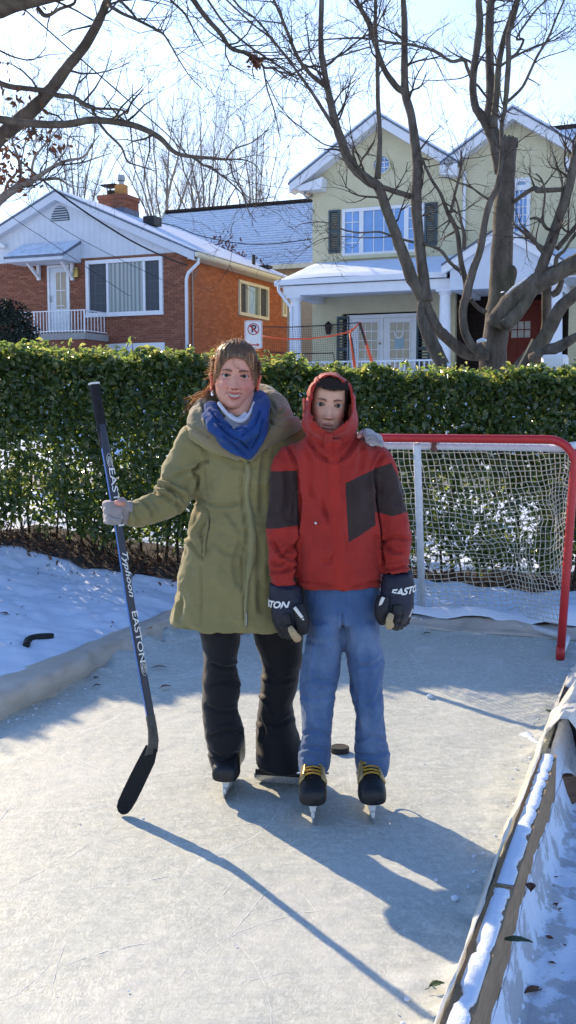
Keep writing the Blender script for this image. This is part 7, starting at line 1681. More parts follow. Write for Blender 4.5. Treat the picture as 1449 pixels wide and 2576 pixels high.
# hood shell
def hz2(x, y): return (726 + .1416 * x, 915.4 + .1416 * y)
OUT = [(760, 115), (900, 135), (1010, 260), (1110, 430), (1190, 620), (1240, 800), (1262, 960), (1255, 1090), (1215, 1230), (1120, 1330), (960, 1400), (760, 1420), (560, 1400), (400, 1330), (290, 1240), (225, 1090), (215, 960), (245, 760), (300, 560), (370, 380), (470, 230), (600, 140)]
INN = [(720, 220), (860, 260), (980, 350), (1075, 440), (1105, 560), (1112, 720), (1108, 860), (1060, 970), (960, 1060), (860, 1130), (770, 1185), (660, 1165), (560, 1105), (480, 1020), (420, 920), (408, 800), (412, 650), (425, 520), (450, 430), (510, 350), (590, 280), (650, 240)]
def ang_curve(L, c, n=64):
    P = spline([(*hz2(x, y), 0) for x, y in L + [L[0]]], 6); A = sorted((math.atan2(p[1] - c[1], p[0] - c[0]), math.hypot(p[0] - c[0], p[1] - c[1])) for p in P)
    a = np.array([q[0] for q in A]); r = np.array([q[1] for q in A]); a3 = np.concatenate([a - 2 * math.pi, a, a + 2 * math.pi]); r3 = np.concatenate([r, r, r]); t = np.linspace(-math.pi, math.pi, n, endpoint=False); return t, np.interp(t, a3, r3)
hc_ = (831, 1016); ta, ro = ang_curve(OUT, hc_); _, ri = ang_curve(INN, hc_)
def hring(r, Y, cx=0, cy=0): return [at(hc_[0] + cx + q * math.cos(t), hc_[1] + cy + q * math.sin(t), Y) for q, t in zip(r, ta)]
mid = (ro + ri) / 2
lowm = np.clip((np.sin(ta) - .2) / .5, 0, 1)                       # lower part sits further forward (chin guard)
def hringY(r, Y, f=0.): return [at(hc_[0] + q * math.cos(t), hc_[1] + q * math.sin(t), Y - f * l) for q, t, l in zip(r, ta, lowm)]
rings = [hringY(ro * .30, 3.705), hringY(ro * .62, 3.695), hringY(ro * .86, 3.665), hringY(ro * .97, 3.62), hringY(ro, 3.57), hringY(ro * .985, 3.52, .03), hringY(mid * 1.04, 3.465, .06), hringY(ri * 1.10, 3.432, .05), hringY(ri * 1.03, 3.424, .05), hringY(ri * 1.0, 3.430, .05), hringY(ri * 1.02, 3.448, .04), hringY(np.maximum(ri * 1.06, 0), 3.50), hringY(ri * 1.10, 3.56), hringY(ro * .80, 3.62), hringY(ro * .55, 3.665), hringY(ro * .25, 3.68)]
mb.rings(rings)
me = remesh(mb, .0065, 5)
V, N = getv(me); q = proj(V); headz = smoothstep(1110, 1070, q[:, 1]) * smoothstep(826, 800, q[:, 0]) * smoothstep(.5, .1, N[:, 1])    # gathered folds on the left of the hood
setv(me, V + N * (headz * smoothstep(3.452, 3.475, V[:, 1]) * .0045 * np.sin((q[:, 0] - .25 * np.abs(q[:, 1] - 1000)) * .62))[:, None])
wrinkle(me, .013, 8, (1, 1, .8), 31, 3, lambda V: smoothstep(1.42, 1.30, V[:, 2])); wrinkle(me, .005, 24, (1, 1, 1.3), 33, 2)
creases(me, [(P4((340, 930), (375, 1150), (360, 1350), (330, 1550), (325, 1850)), 5, .016), (P4((1000, 1000), (1010, 1200), (1050, 1450), (1085, 1750)), 5, .016), (P4((560, 1150), (590, 1280), (610, 1380)), 6, .006), (P4((450, 1050), (530, 1200), (600, 1300)), 8, .005), (P4((350, 1450), (300, 1560), (200, 1640)), 6, .010), (P4((130, 1500), (200, 1620), (300, 1680)), 5, .009), (P4((110, 1770), (200, 1780), (310, 1740)), 4, .009), (P4((120, 1690), (190, 1720), (240, 1690)), 4, .006), (P4((1080, 1530), (1160, 1480), (1290, 1500)), 5, .008), (P4((1060, 1500), (1150, 1600), (1250, 1610)), 5, .007), (P4((1080, 1760), (1180, 1750), (1300, 1720)), 4, .009), (P4((260, 700), (330, 850), (350, 1000)), 5, .008), (P4((1070, 780), (1010, 900), (1000, 1050)), 5, .008), (P4((440, 640), (520, 760), (640, 830), (760, 780), (850, 640)), 6, .009), (P4((340, 1860), (500, 1880), (640, 1900)), 3, .006), (P4((800, 1920), (900, 1890), (1060, 1850)), 3, .006), (P4((240, 900), (260, 1100), (230, 1300)), 7, .006), (P4((430, 700), (470, 900), (450, 1100)), 8, .005), (P4((880, 700), (900, 800), (860, 950)), 8, .005), (P4((700, 1600), (640, 1680), (560, 1700)), 7, .005)])
def xz(x, y, Y=YB - .1): p = at(*zb2(x, y), Y); return (p.x, p.z)
JACK = m_jacket([[xz(750, 1015), xz(1000, 905), xz(1018, 1385), xz(778, 1522)], [xz(1000, 905), xz(1160, 852), xz(1420, 1350), xz(1310, 1352), xz(1160, 1312), xz(1018, 1345)], [xz(40, 934), xz(345, 918), xz(362, 1392), xz(30, 1432)]])
jk = fin("jacket", me, JACK, broot); JV, _ = getv(me)
REDC = m_fabric("red_flap", (.40, .027, .017), .2, 1200, .2, .1, .75)
mb = MB(); ribbon(mb, [(*zb2(x, y), 42) for x, y in ((655, 1215), (652, 1350), (660, 1500), (668, 1600), (672, 1800), (672, 2100))][:0] or [(*zb2(x, y), 36) for x, y in ((668, 640), (660, 760), (655, 900), (660, 1100), (672, 1300), (690, 1500), (702, 1700), (712, 1850), (720, 1940))], .006, .002, JV, 4); me = remesh(mb, .005, 4); wrinkle(me, .003, 18, (1, 1, 1), 41)
fin("zip_flap", me, REDC, jk)
# chin guard flap with its overlap line
mb = MB(); ribbon(mb, [(822 + 6, 1090, 20), (826, 1110, 22), (828, 1130, 24), (826, 1150, 26)], .004, .003, JV, 4); fin("chin_flap", remesh(mb, .0045, 4), REDC, jk)
mb = MB(); p = at(*zb2(500, 1362), front_y(JV, *zb2(500, 1362)) - .004); mb.ball(p, .0045, 8, 6); mb.obj("snap_button", TRIM, jk)
# --- fringe under the hood
mb = MB(); R2 = random.Random(9)
for k in range(900):
    x = R2.uniform(-.054, .054); z0 = .082 + R2.uniform(-.012, .016) - abs(x) * .25; ze = .054 + R2.uniform(-.006, .010) + 4.5 * x * x * (1 if abs(x) < .05 else .4); yf_ = lambda z, xx: -(.101 - .35 * xx * xx * 10 * .55 - max(0, z - .05) * .34)
    P = [Vector((x, yf_(z0, x) - .002, z0)), Vector((x * 1.02 + .003, yf_((z0 + ze) / 2, x) - .0035, (z0 + ze) / 2)), Vector((x * 1.04 + R2.uniform(.001, .009), yf_(ze, x) - .002, ze))]; mb.tube([MBH @ q for q in P], [.0012, .0012, .0005], 4, cap=False)
for k in range(200):
    s_ = 1; z0 = R2.uniform(.03, .09); x = s_ * R2.uniform(.053, .058); P = [Vector((x, -.052 + R2.uniform(-.012, .01), z0)), Vector((x * 1.04, -.050 + R2.uniform(-.01, .01), z0 - .03)), Vector((x * 1.04, -.048, z0 - .06))]; mb.tube([MBH @ q for q in P], [.0014, .0012, .0006], 4, cap=False)
hb = mb.obj("hair", HAIRB, broot, smooth=True)
mb = MB(); rg = []
for k in range(14):
    z = .125 - .075 * k / 13; rg.append([MBH @ (lambda v: Vector((v.x * .80, v.y * .92, .03 + (v.z - .03) * .70)))(skull(z, p, 0.)) for p in [2 * math.pi * j / 60 for j in range(60)]])
mb.rings(rg, cap=False); mb.obj("hair_cap", HAIRB, hb, smooth=True)
# --- jeans
mb = MB()
rows_loft(mb, [(1440, 765, 952, .105), (1480, 762, 958, .11), (1540, 766, 958, .11), (1562, 772, 958, .105)], YB, 44)
rows_loft(mb, densify(legrows([(-20, 780, 1010, .10), (60, 786, 1012, .105), (160, 770, 1014, .10), (260, 746, 1010, .095), (360, 736, 1000, .092), (450, 732, 982, .09), (560, 738, 964, .088), (650, 742, 956, .088), (740, 748, 946, .088), (800, 742, 944, .09), (870, 722, 946, .095), (940, 722, 940, .10), (990, 726, 920, .10), (1006, 728, 912, .10)], .1), 3), YB - .01, 36)
rows_loft(mb, densify(legrows([(-20, 1016, 1262, .10), (60, 1022, 1266, .105), (160, 1030, 1276, .10), (230, 1038, 1292, .098), (320, 1050, 1296, .094), (400, 1062, 1286, .09), (500, 1078, 1288, .088), (600, 1094, 1294, .088), (700, 1102, 1304, .088), (780, 1098, 1312, .09), (860, 1092, 1330, .095), (930, 1098, 1330, .10), (985, 1110, 1314, .10), (1000, 1116, 1306, .10)], .1), 3), YB - .005, 36)
me = remesh(mb, .0065, 6); wrinkle(me, .006, 8, (1, 1, .8), 51); wrinkle(me, .003, 30, (1, 1, 1.6), 53, 2)
creases(me, [(zl((1015, -60), (1018, 0), (1016, 60)), 4, .012), (zl((780, 120), (860, 150), (1000, 120)), 6, .006), (zl((745, 420), (820, 380), (980, 410)), 6, .008), (zl((740, 480), (830, 520), (960, 480)), 6, .006), (zl((750, 760), (830, 720), (945, 760)), 5, .009), (zl((730, 850), (820, 830), (940, 860)), 5, .009), (zl((740, 900), (800, 880), (880, 930)), 4, .006), (zl((1040, 300), (1080, 420), (1100, 520), (1110, 640), (1120, 740)), 4, .013), (zl((1110, 460), (1120, 600), (1140, 740)), 4, .010), (zl((1290, 240), (1200, 300), (1100, 290)), 6, .008), (zl((1100, 800), (1200, 760), (1310, 790)), 5, .009), (zl((1100, 870), (1210, 890), (1330, 850)), 5, .009), (zl((1280, 420), (1240, 520), (1160, 560)), 6, .006), (zl((790, 0), (800, 200), (770, 400)), 5, .004), (zl((860, 150), (850, 400), (870, 700)), 9, .006), (zl((1160, 120), (1180, 400), (1190, 760)), 9, .006)], .55)
jn = fin("jeans", me, DENIM, broot)
# frayed hems
for (a, b, y, yo) in ((722, 922, 1000, -.01), (1110, 1312, 994, -.005)):
    mb = MB(); R3 = random.Random(4)
    for k in range(60):
        t = k / 59; ang = math.pi + math.pi * t; x = (a + b) / 2 + (b - a) / 2 * math.cos(ang); p = at(lg(x), ly(y + 6), YB + yo + .10 * math.sin(ang)); mb.tube([p + Vector((0, -.002, .010)), p + Vector((R3.uniform(-.004, .004), -.004, -R3.uniform(.002, .010)))], [.002, .001], 4)
    mb = MB(); mb.tube([at(lg((a + b) / 2 + (b - a) / 2 * .985 * math.cos(q)), ly(y + 3), YB + yo + .098 * math.sin(q)) for q in [2 * math.pi * k / 40 for k in range(41)]], .0042, 6); mb.obj("hem_stitching", mat("denim_thread", (.20, .27, .40), .9) if "denim_thread" not in bpy.data.materials else bpy.data.materials["denim_thread"], jn, kind='stuff')
# --- skates with gold laces
g = gnd(788, 2082); skate("skate", broot, g + Vector((-.002, -.004, 0)), g + Vector((.006, .245, 0)), 0., laces=LACE, wid=.099)
g = gnd(936, 2080); skate("skate", broot, g + Vector((.004, -.004, 0)), g + Vector((-.004, .245, 0)), 0., laces=LACE, wid=.099)
# --- hockey gloves
def wrap_text(body, size, parent, C, rx, ry, a0, tilt=0., shear=.3, bold=.0012):
    """lettering printed round the cuff: C is the cuff's axis, rx/ry its half width and depth, a0 the bearing of the text centre"""
    me = text_mesh("lettering", body, size, LETTER, shear=shear, ext=.0004, bold=bold); bm = bmesh.new(); bm.from_mesh(me); bmesh.ops.triangulate(bm, faces=bm.faces[:]); bmesh.ops.subdivide_edges(bm, edges=[e for e in bm.edges if e.calc_length() > size * .2], cuts=2); bm.to_mesh(me); bm.free()
    V, _ = getv(me); a = a0 + V[:, 0] / ((rx + ry) / 2); L = .0022 + V[:, 2]
    setv(me, np.stack([C.x + (rx + L) * np.sin(a), C.y - (ry + L) * np.cos(a), C.z + V[:, 1] + tilt * np.sin(a) * rx], 1)); return link("lettering", me, parent)
def glove(rootp, L, cuff, fingers, thumb, stripe, tanpatch, text, tpos, tang):
    mb = MB(); path_tube(mb, L, 22, 4, ratio=.72); path_tube(mb, cuff, 24, 3, ratio=.85); me = remesh(mb, .0045, 4); wrinkle(me, .003, 20, (1, 1, 1), 61)
    g = fin("glove", me, GLOVE, rootp); V, _ = getv(me)
    for F in fingers:
        f = spline([(*q, 0.) if len(q) < 5 else q for q in F], 3); mb = MB(); path_tube(mb, F, 14, 5); o_ = remesh(mb, .004, 3); creases(o_, [([((F[i][0] + F[i + 1][0]) / 2 - 12, (F[i][1] + F[i + 1][1]) / 2 + 2), ((F[i][0] + F[i + 1][0]) / 2 + 12, (F[i][1] + F[i + 1][1]) / 2 - 2)], 3, .005) for i in range(1, len(F) - 1)]); fin("glove_finger", o_, GLOVE2, g)
    mb = MB(); path_tube(mb, thumb, 16, 5); fin("glove_thumb", remesh(mb, .004, 4), GLOVE2, g)
    mb = MB(); path_tube(mb, tanpatch, 14, 4, ratio=.6); me = remesh(mb, .0035, 4); wrinkle(me, .002, 40, (1, 1, 1), 3); fin("tan_palm", me, TAN, g)
    for s in stripe: mb = MB(); path_tube(mb, s, 10, 3, ratio=.35); fin("white_trim", mb.mesh("white_trim", [], True), TRIM, g)
    return g, V
YG = YB - .07
g, GV = glove(broot, [(*zb2(250, 1900), YG, 76), (*zb2(250, 1990), YG - .01, 82), (*zb2(262, 2080), YG - .02, 84), (*zb2(285, 2170), YG - .025, 80), (*zb2(310, 2250), YG - .02, 62), (*zb2(325, 2300), YG - .015, 44)],
      [(*zb2(242, 1890), YG, 84), (*zb2(240, 1920), YG, 86), (*zb2(246, 2030), YG - .005, 86), (*zb2(250, 2070), YG - .008, 84)],
      [[(*zb2(175, 2130), YG - .01, 30), (*zb2(190, 2200), YG - .01, 30), (*zb2(215, 2270), YG + .0, 28), (*zb2(240, 2325), YG + .02, 24)], [(*zb2(210, 2120), YG - .035, 30), (*zb2(225, 2190), YG - .04, 30), (*zb2(255, 2270), YG - .03, 28), (*zb2(275, 2335), YG - .005, 24)], [(*zb2(160, 2100), YG + .02, 28), (*zb2(172, 2180), YG + .02, 28), (*zb2(200, 2260), YG + .03, 26), (*zb2(225, 2310), YG + .04, 22)], [(*zb2(250, 2130), YG - .05, 28), (*zb2(262, 2200), YG - .055, 28), (*zb2(285, 2280), YG - .045, 26), (*zb2(300, 2330), YG - .02, 22)]],
      [(*zb2(350, 2060), YG - .05, 36), (*zb2(375, 2150), YG - .06, 38), (*zb2(390, 2230), YG - .06, 36), (*zb2(385, 2300), YG - .05, 26)],
      [[(*zb2(318, 2082), YG - .085, 9), (*zb2(350, 2125), YG - .09, 9), (*zb2(385, 2172), YG - .087, 8)], [(*zb2(388, 2180), YG - .085, 6), (*zb2(405, 2215), YG - .08, 6), (*zb2(420, 2245), YG - .07, 4)]],
      [(*zb2(278, 2248), YG - .075, 16), (*zb2(296, 2285), YG - .085, 20), (*zb2(322, 2325), YG - .085, 22), (*zb2(345, 2358), YG - .075, 24), (*zb2(352, 2372), YG - .07, 14)], None, None, None)
mm = lambda px: px * YG / FPX
wrap_text("EASTON", mm(24), g, at(*zb2(246, 2042), YG - .006), mm(43.5), mm(37), -1.02, .02)
g, GV = glove(broot, [(*zb2(1190, 1800), YG, 72), (*zb2(1195, 1900), YG - .01, 84), (*zb2(1195, 2000), YG - .02, 88), (*zb2(1185, 2090), YG - .025, 84), (*zb2(1175, 2160), YG - .02, 72), (*zb2(1165, 2210), YG - .015, 54)],
      [(*zb2(1196, 1790), YG, 78), (*zb2(1200, 1830), YG, 82), (*zb2(1203, 1900), YG - .005, 86), (*zb2(1203, 1975), YG - .008, 86)],
      [[(*zb2(1270, 2040), YG - .01, 30), (*zb2(1265, 2110), YG - .01, 30), (*zb2(1240, 2190), YG + .0, 28), (*zb2(1215, 2250), YG + .015, 24)], [(*zb2(1235, 2050), YG - .04, 30), (*zb2(1228, 2120), YG - .045, 30), (*zb2(1205, 2200), YG - .035, 28), (*zb2(1185, 2258), YG - .015, 24)], [(*zb2(1295, 2020), YG + .02, 28), (*zb2(1292, 2090), YG + .02, 28), (*zb2(1272, 2170), YG + .03, 26), (*zb2(1245, 2235), YG + .04, 22)], [(*zb2(1195, 2060), YG - .055, 28), (*zb2(1190, 2130), YG - .06, 28), (*zb2(1172, 2200), YG - .05, 26), (*zb2(1160, 2250), YG - .03, 22)]],
      [(*zb2(1085, 1990), YG - .045, 36), (*zb2(1068, 2080), YG - .055, 40), (*zb2(1068, 2160), YG - .055, 36), (*zb2(1080, 2215), YG - .045, 24)],
      [[(*zb2(1080, 1996), YG - .08, 9), (*zb2(1062, 2035), YG - .08, 9), (*zb2(1048, 2070), YG - .075, 6)], [(*zb2(1328, 2095), YG - .02, 5), (*zb2(1315, 2130), YG - .03, 5), (*zb2(1298, 2165), YG - .03, 5)]],
      [(*zb2(1150, 2138), YG - .08, 18), (*zb2(1135, 2175), YG - .09, 20), (*zb2(1128, 2215), YG - .09, 22), (*zb2(1135, 2245), YG - .08, 26), (*zb2(1140, 2262), YG - .07, 14)], None, None, None)
wrap_text("EASTON", mm(24), g, at(*zb2(1203, 1934), YG - .006), mm(43.5), mm(37), .62, .14)

# =================================================================== the stick
SB = mat("stick_blue", (.06, .19, .55), .25, .2, 12, .03, spec=.6); SN = mat("stick_navy", (.008, .012, .030), .3, .3, 12, .03, spec=.5); TAPE = mat("black_tape", (.013, .013, .015), .85, .3, 90, .4); SG = mat("stick_graphite", (.075, .07, .062), .45, .4, 60, .1)
sroot = thing("hockey_stick", gnd(315, 2045), "blue and black hockey stick with black taped blade, held upright by the woman", "hockey stick")
SP_ = [at(x, y, Y) for x, y, Y in spline(STK, 10)]; sax = (SP_[-1] - SP_[0]).normalized(); sfr = Vector((.62, -1, 0)); sfr = (sfr - sax * sfr.dot(sax)).normalized(); ssd = sax.cross(sfr).normalized()
if ssd.x < 0: ssd = -ssd
def shaft(mb, P, hw, hd, rnd=.0035):
    rings = []
    for i, p in enumerate(P):
        w, d = (hw[i], hd[i]) if hasattr(hw, '__len__') else (hw, hd); r = []
        for sx_, sy_ in ((1, 1), (-1, 1), (-1, -1), (1, -1)):
            q = [(sx_ * w, sy_ * (d - rnd)), (sx_ * (w - rnd), sy_ * d)]
            if sx_ * sy_ < 0: q = q[::-1]
            r += [p + ssd * a + sfr * b for a, b in q]
        rings.append(r)
    return mb.rings(rings)
body = [p for p in SP_]; mb = MB(); shaft(mb, body, .0135, .0095)
for i, f in enumerate(mb.f):
    c = sum((Vector(mb.v[k]) for k in f), Vector()) / len(f); j = min(range(len(body)), key=lambda t: (body[t] - c).length); d = c - body[j]; mb.mi[i] = 1 if d.dot(ssd) < -.0118 else 0
st = mb.obj("shaft", [SN, SB], sroot)
top = SP_[0]; mb = MB(); gp = [top + sax * t for t in (.0, .01, .05, .1, .15, .2, .224)]; shaft(mb, gp, [.0172, .0165, .0162, .0160, .0158, .0155, .0150], [.0135, .0125, .0122, .0120, .0118, .0115, .0108], .005)
for k in range(30): t = .012 + k * .007; mb.tube([top + sax * t + ssd * .0165 + sfr * .006, top + sax * (t + .004) + sfr * .0128, top + sax * (t + .008) - ssd * .0165 + sfr * .006], .0009, 4)
mb.obj("grip", TAPE, sroot)
mb = MB(); shaft(mb, [top - sax * .006, top + sax * .001], .0178, .0140, .006); mb.obj("grip_end", TRIM, sroot)
hl = [(378, 1800, 3.475, .0145, .0095), (384, 1836, 3.471, .0155, .0085), (386, 1866, 3.468, .0185, .0070), (380, 1896, 3.466, .0235, .0058)]
mb = MB(); shaft(mb, [at(*q[:3]) for q in hl], [q[3] for q in hl], [q[4] for q in hl], .003); mb.obj("hosel", SG, sroot)
# blade: a thin curved plank from heel to toe, its toe on the ice
O = [((367, 1874), (396, 1886)), ((345, 1915), (389, 1920)), ((327, 1950), (374, 1952)), ((310, 1985), (357, 1988)), ((297, 2014), (342, 2018)), ((293, 2030), (331, 2036)), ((297, 2042), (322, 2046)), ((305, 2048), (314, 2049))]
mb = MB(); rg = []
for i, ((x0, y0), (x1, y1)) in enumerate(O):
    t = i / 7; Yb = 3.466 - .022 * math.sin(t * 2.2) * 0 - .012 * t * t; a, b = at(x0, y0, Yb), at(x1, y1, Yb); d = Vector((0, .0042 * (1 - .3 * t), 0)); m = (a + b) / 2; bow = Vector((0, .006 * math.sin(t * math.pi), 0))
    rg.append([a - d * .6 + bow, m - d + bow, b - d * .6 + bow, b + d * .6 + bow, m + d + bow, a + d * .6 + bow])
mb.rings(rg); mb.obj("taped_blade", TAPE, sroot)
def shaft_text(body_, py, size_px, ext_px, shear=0., bold=.0006):
    """lettering running down the front of the shaft"""
    x, y, Y = stick_at(py); p = at(x + 2.5, y, Y) + sfr * .0101 + ssd * .0005; me = text_mesh("lettering", body_, size_px * Y / FPX, LETTER, shear=shear, ext=.0003, bold=bold)
    V, _ = getv(me); V = V.copy(); L = V[:, 0].max() - V[:, 0].min(); V[:, 0] *= (ext_px * Y / FPX) / L
    n = sfr; r = sax; u = ssd; setv(me, np.array([list(p + r * a + u * b + n * (c_ + .0003)) for a, b, c_ in V])); return link("lettering", me, st)
shaft_text("EASTON", 1268, 22, 148, bold=.0002); shaft_text("Typhoon", 1432, 20, 116, .35, bold=.0003); shaft_text("EASTON", 1603, 22, 132, bold=.0002)
for py in (1166, 1698):
    x, y, Y = stick_at(py); p = at(x + 2.5, y, Y) + sfr * .0104; mb = MB()
    for rad, hh in ((.0095, .026), (.0055, .016)): mb.tube([p + ssd * (rad * math.cos(a)) + sax * (hh * math.sin(a)) for a in [2 * math.pi * k / 24 for k in range(25)]], .0008, 4)
    mb.tube([p + ssd * -.005, p + ssd * .005], .0008, 4); mb.tube([p - sax * .012, p + ssd * .0045 + sax * .0, p + sax * .012, p - ssd * .0045, p - sax * .012], .0007, 4); mb.obj("emblem", LETTER, st)
mb = MB(); x, y, Y = stick_at(1795); p = at(x + 1, y, Y) + sfr * .0102
for k in range(8): q = p + sax * (.006 + k * .009); mb.box(q, (.0035, .0005, .0022), (ssd, sfr, sax))
mb.obj("hosel_marks", SG, st)
# ------------------------------------------------------------------ small things on the ice and snow
def puck(px, py):
    p = gnd(px, py); mb = MB(); R = .038; prof = [(.0, .001), (R * .93, .001), (R, .003), (R, .0225), (R * .95, .0255), (R * .80, .0255), (R * .78, .0248), (.0, .0248)]
    n = 40; rings = [[p + Vector((r * math.cos(2 * math.pi * k / n), r * math.sin(2 * math.pi * k / n), z)) for k in range(n)] for r, z in [(max(r, .0005), z) for r, z in prof]]
    mb.rings(rings); o = mb.obj("hockey_puck", BLACKR); o['label'] = "black hockey puck lying on the ice behind the boy's legs"; o['category'] = "puck"
puck(855, 1893)
def leaf_obj(px, py, L, w, rot, m, label, name="fallen_leaf", z=None, curl=.005, grp="fallen leaves on the rink and snow"):
    p = gnd(px, py); p.z = (gz(p.x, p.y) if z is None else z)
    if z is None:
        for _ in range(4): p = gnd(px, py, gz(p.x, p.y))
    rows = []; n = 8; c, s = math.cos(rot), math.sin(rot)
    for k in range(n + 1):
        t = k / n; hw = w / 2 * math.sin(math.pi * min(1, max(.02, t)) ** .8); zz = .006 + curl * math.sin(math.pi * t) * (1 if k % 2 else .8)
        row = []
        for j, u in enumerate((-1, -.5, 0, .5, 1)):
            x = (t - .5) * L; y = u * hw; row.append(p + Vector((x * c - y * s, x * s + y * c, zz + abs(u) * curl * .8)))
        rows.append(row)
    mb = MB(); mb.rings(rows, closed=False); mb.tube([p + Vector((-L * .5 * c, -L * .5 * s, .006)), p + Vector((-L * .8 * c, -L * .8 * s, .004))], .0012, 5)
    o = mb.obj(name, m, smooth=True); o['label'] = label; o['category'] = "leaf"; o['group'] = grp; o.modifiers.new("t", 'SOLIDIFY').thickness = .0006
leaf_obj(1379, 1796, .05, .03, 1.9, GREENLEAF, "dark green leaf on the sunlit ice by the crumpled liner on the right", z=.004)
leaf_obj(1099, 2490, .042, .024, .4, GREENLEAF, "small green leaf at the very bottom of the photo beside the right boards", z=.004)
leaf_obj(1075, 1598, .05, .03, .3, GREENLEAF, "dark leaf on the shaded ice in front of the goal's white centre post", z=.004)
leaf_obj(417, 1734, .055, .03, .5, DRYLEAF, "brown leaf lying right of the stick shaft at the edge of the shade", z=.006)
leaf_obj(402, 1684, .07, .02, .1, DRYLEAF, "narrow brown leaf right of the lower stick lettering", z=.006)
leaf_obj(412, 1622, .05, .03, .3, DRYLEAF, "curled brown leaf at the foot of the left draped board", z=.006)
leaf_obj(421, 1434, .06, .045, 1.3, GREENLEAF, "round green leaf standing in the snow left of the coat hem", curl=.02)
leaf_obj(1302, 2375, .075, .03, -.15, GREENLEAF, "long dull green leaf on trodden snow right of the boards")
leaf_obj(242, 1712, .03, .02, .7, DRYLEAF, "tiny dark leaf near the sheet, upper one of a pair", z=.006)
leaf_obj(244, 1731, .03, .02, .2, DRYLEAF, "tiny dark leaf near the sheet, lower one of a pair", z=.006)
for i, (x, y, lab) in enumerate(((90, 1370, "dark dead leaf on the snow under the hedge far left"), (312, 1392, "curled dead leaf on the snow just left of the stick"), (350, 1368, "dead leaf on the snow just right of the stick below the mitten"), (10, 1546, "dead leaf on the snow at the left edge above the draped board"), (1340, 2500, "dark twiggy leaf on trodden snow at the bottom right"), (1335, 2240, "brown leaf flake on trodden snow beside the boards"))): leaf_obj(x, y, .06, .03, i * .9, DRYLEAF, lab)
# curved black pipe lying on the left snow
q = gnd(100, 1612, .2)
for _ in range(5): q = gnd(100, 1612, gz(q.x, q.y) + .02)
zb_ = gz(q.x, q.y) + .012
P = [gnd(x, y, zb_) for x, y in ((66, 1624), (70, 1612), (82, 1606), (100, 1603), (118, 1602), (134, 1602))]; P = [Vector(p) for p in P]
mb = MB(); mb.tube([Vector(a) for a in spline([tuple(p) for p in P], 5)], [.020] * 5 + [.022] * 20 + [.020], 12); o = mb.obj("curved_pipe", BLACKR, smooth=True); o['label'] = "curved black rubbery pipe piece lying on the snow left of the draped board"; o['category'] = "pipe"
# snow balls / ice crumbs
def lump(name, px, py, r, label, seed, m=SNOW, z=None):
    p = gnd(px, py, .0); mb = MB(); mb.ball((0, 0, 0), 1., 20, 14); V = np.array(mb.v); f = 1 + .22 * fbm(V, 1.6, 3, seed); V = V * f[:, None] * np.array([r, r * .9, r * .75]) + np.array([p.x, p.y, r * .5]); mb.v = [tuple(v) for v in V]
    o = mb.obj(name, m, smooth=True); o['label'] = label; o['category'] = "ice lump"; o['group'] = "loose ice lumps"
lump("ice_lump", 1145, 2264, .012, "small white ice lump in the sun strip between leg shadows", 3)
lump("ice_lump", 1081, 1757, .016, "white ice lump at the edge of the hedge shade on the right", 5)
# snowy log right of the boards
a = gnd(1412, 1985, -.12); d = Vector((.36, .10, .02)); root = thing("firewood_log", a, "brown split log with snow on top, right of the boards at the picture edge", "log")
mb = MB(); n = 22; rows = []
a = gnd(1424, 2004, -.13); ax = Vector((-.08, .42, .05)).normalized(); sx = Vector((1, .19, 0)).normalized(); sz = ax.cross(sx) * -1
for k in range(8):
    t = k / 7; row = []
    for j in range(n):
        an = 2 * math.pi * j / n; q = np.array([[math.cos(an) * 1.2, math.sin(an) * 1.2, t * 2.2]]); R = .068 * (1 + .16 * float(fbm(q, 1.5, 3, 33)[0])); row.append(a + ax * (t * .42) + sx * (R * math.cos(an)) + sz * (R * math.sin(an)) + Vector((0, 0, .02)))
    rows.append(row)
mb.rings(rows); mb.obj("log_body", LOGW, root, smooth=False)
mb = MB(); rows2 = []
for k in range(14):
    t = .02 + .96 * k / 13; row = []
    for j in range(9):
        an = math.pi * (.14 + .72 * j / 8); q = np.array([[an * 2, t * 4, 5.]]); e = float(fbm(q, 2, 3, 9)[0]); R = .070 * (1 + .05 * e) + .014 * math.sin(math.pi * j / 8) * (.6 + .6 * e) * math.sin(math.pi * min(1, .1 + t)); row.append(a + ax * (t * .42) + sx * (R * math.cos(an)) + sz * (R * math.sin(an)) + Vector((0, 0, .02)))
    rows2.append(row)
mb.rings(rows2, closed=False); mb.obj("snow_cap", SNOW, root, smooth=True)
# black rubber mat edge behind the crumpled liner
c = gnd(1462, 1840, .0); root = thing("black_crate", c, "black plastic box half hidden by the crumpled liner at the right edge", "crate")
mb = MB(); mb.box(c + Vector((.06, .12, .0)), (.10, .12, .11), (RU, RV, Vector((0, 0, 1)))); mb.obj("crate_body", BLACKM, root)
mb = MB(); mb.box(c + Vector((.06, .12, .118)), (.112, .132, .012), (RU, RV, Vector((0, 0, 1)))); mb.obj("crate_rim", BLACKM, root)

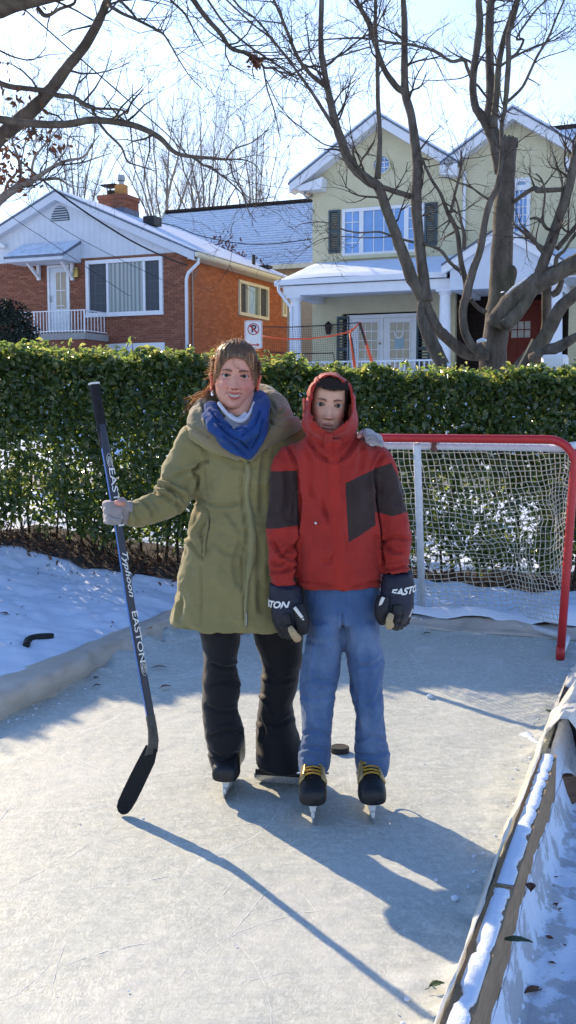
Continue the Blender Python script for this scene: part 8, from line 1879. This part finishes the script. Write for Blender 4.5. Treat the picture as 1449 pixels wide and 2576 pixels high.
# ------------------------------------------------------------------ skate cuts, shavings and crumbs on the ice
R4 = random.Random(21); mb = MB()
def ice_z(p): q_ = np.array([[p.x, p.y, 0.]]); return float(fbm(q_, 30, 3, 21)[0]) * .0016 + float(fbm(q_, 2.2, 2, 8)[0]) * .002 + .0004
for k in range(230):
    u = R4.uniform(.12, RWID - .12); v = R4.uniform(-3.2, VB - .2) if R4.random() < .8 else R4.uniform(-3.2, -.2); a = R4.gauss(math.pi / 2 - RA, .7); L = R4.uniform(.08, .9); cur = R4.gauss(0, 1.1); p = rpt(u, v); w = R4.choice((.0006, .0008, .0011, .0018)); P = []
    for j in range(9):
        P.append(p.copy()); a += cur * L / 8; p = p + Vector((math.cos(a), math.sin(a), 0)) * (L / 8)
    if any(not (.06 < lat(q) < RWID - .06) for q in P): continue
    row = []
    for j, q in enumerate(P):
        t = (P[min(j + 1, 8)] - P[max(j - 1, 0)]).normalized(); s_ = Vector((-t.y, t.x, 0)); ww = w * (.3 + .7 * math.sin(math.pi * (j + .3) / 9)); h_ = Vector((0, 0, ice_z(q))); row.append([q - s_ * ww + h_, q + s_ * ww + h_])
    mb.rings(row, closed=False)
mb.obj("skate_cuts", mat("ice_shavings", (.74, .75, .72), .8, .1, 60, .2), kind='stuff')
q = np.random.RandomState(4); mb = MB()
for k in range(900):
    z = R4.random()
    if z < .6: u, v = (R4.uniform(.02, .2) if R4.random() < .5 else RWID - abs(R4.gauss(.03, .06))), R4.uniform(-2.6, VB - .05)
    elif z < .93: u, v = R4.uniform(.05, RWID - .05), VB - abs(R4.gauss(0, .25))
    else: u, v = R4.uniform(.05, RWID - .05), R4.uniform(-3., VB)
    r = R4.choice((.0015, .002, .003, .0045)) * (1.4 if z < .6 else .8); p = rpt(u, v, .002 + r * .3); mb.ball(p, (r * R4.uniform(.8, 1.6), r * R4.uniform(.8, 1.6), r * .8), 5, 3)
mb.obj("ice_crumbs", SNOW, kind='stuff')
# twiggy crumbs on the trodden snow at the right and the snow bank at the left
P = []
for k in range(420):
    if R4.random() < .5: p = rpt(RWID + R4.uniform(.12, .8), R4.uniform(-2.6, .6))
    else: p = rpt(-R4.uniform(.3, 2.4), R4.uniform(.2, 4.6))
    P.append((p.x, p.y, gz(p.x, p.y) + .012))
P = np.array(P); N = q.normal(size=P.shape) * .4 + np.array([0, 0, 1.]); Ls = q.uniform(.008, .03, len(P)); V, F = leaves(P, N, Ls, Ls * .4)
link("plant_litter", npmesh("plant_litter", V, F, [DRYLEAF], smooth=False), kind='stuff')
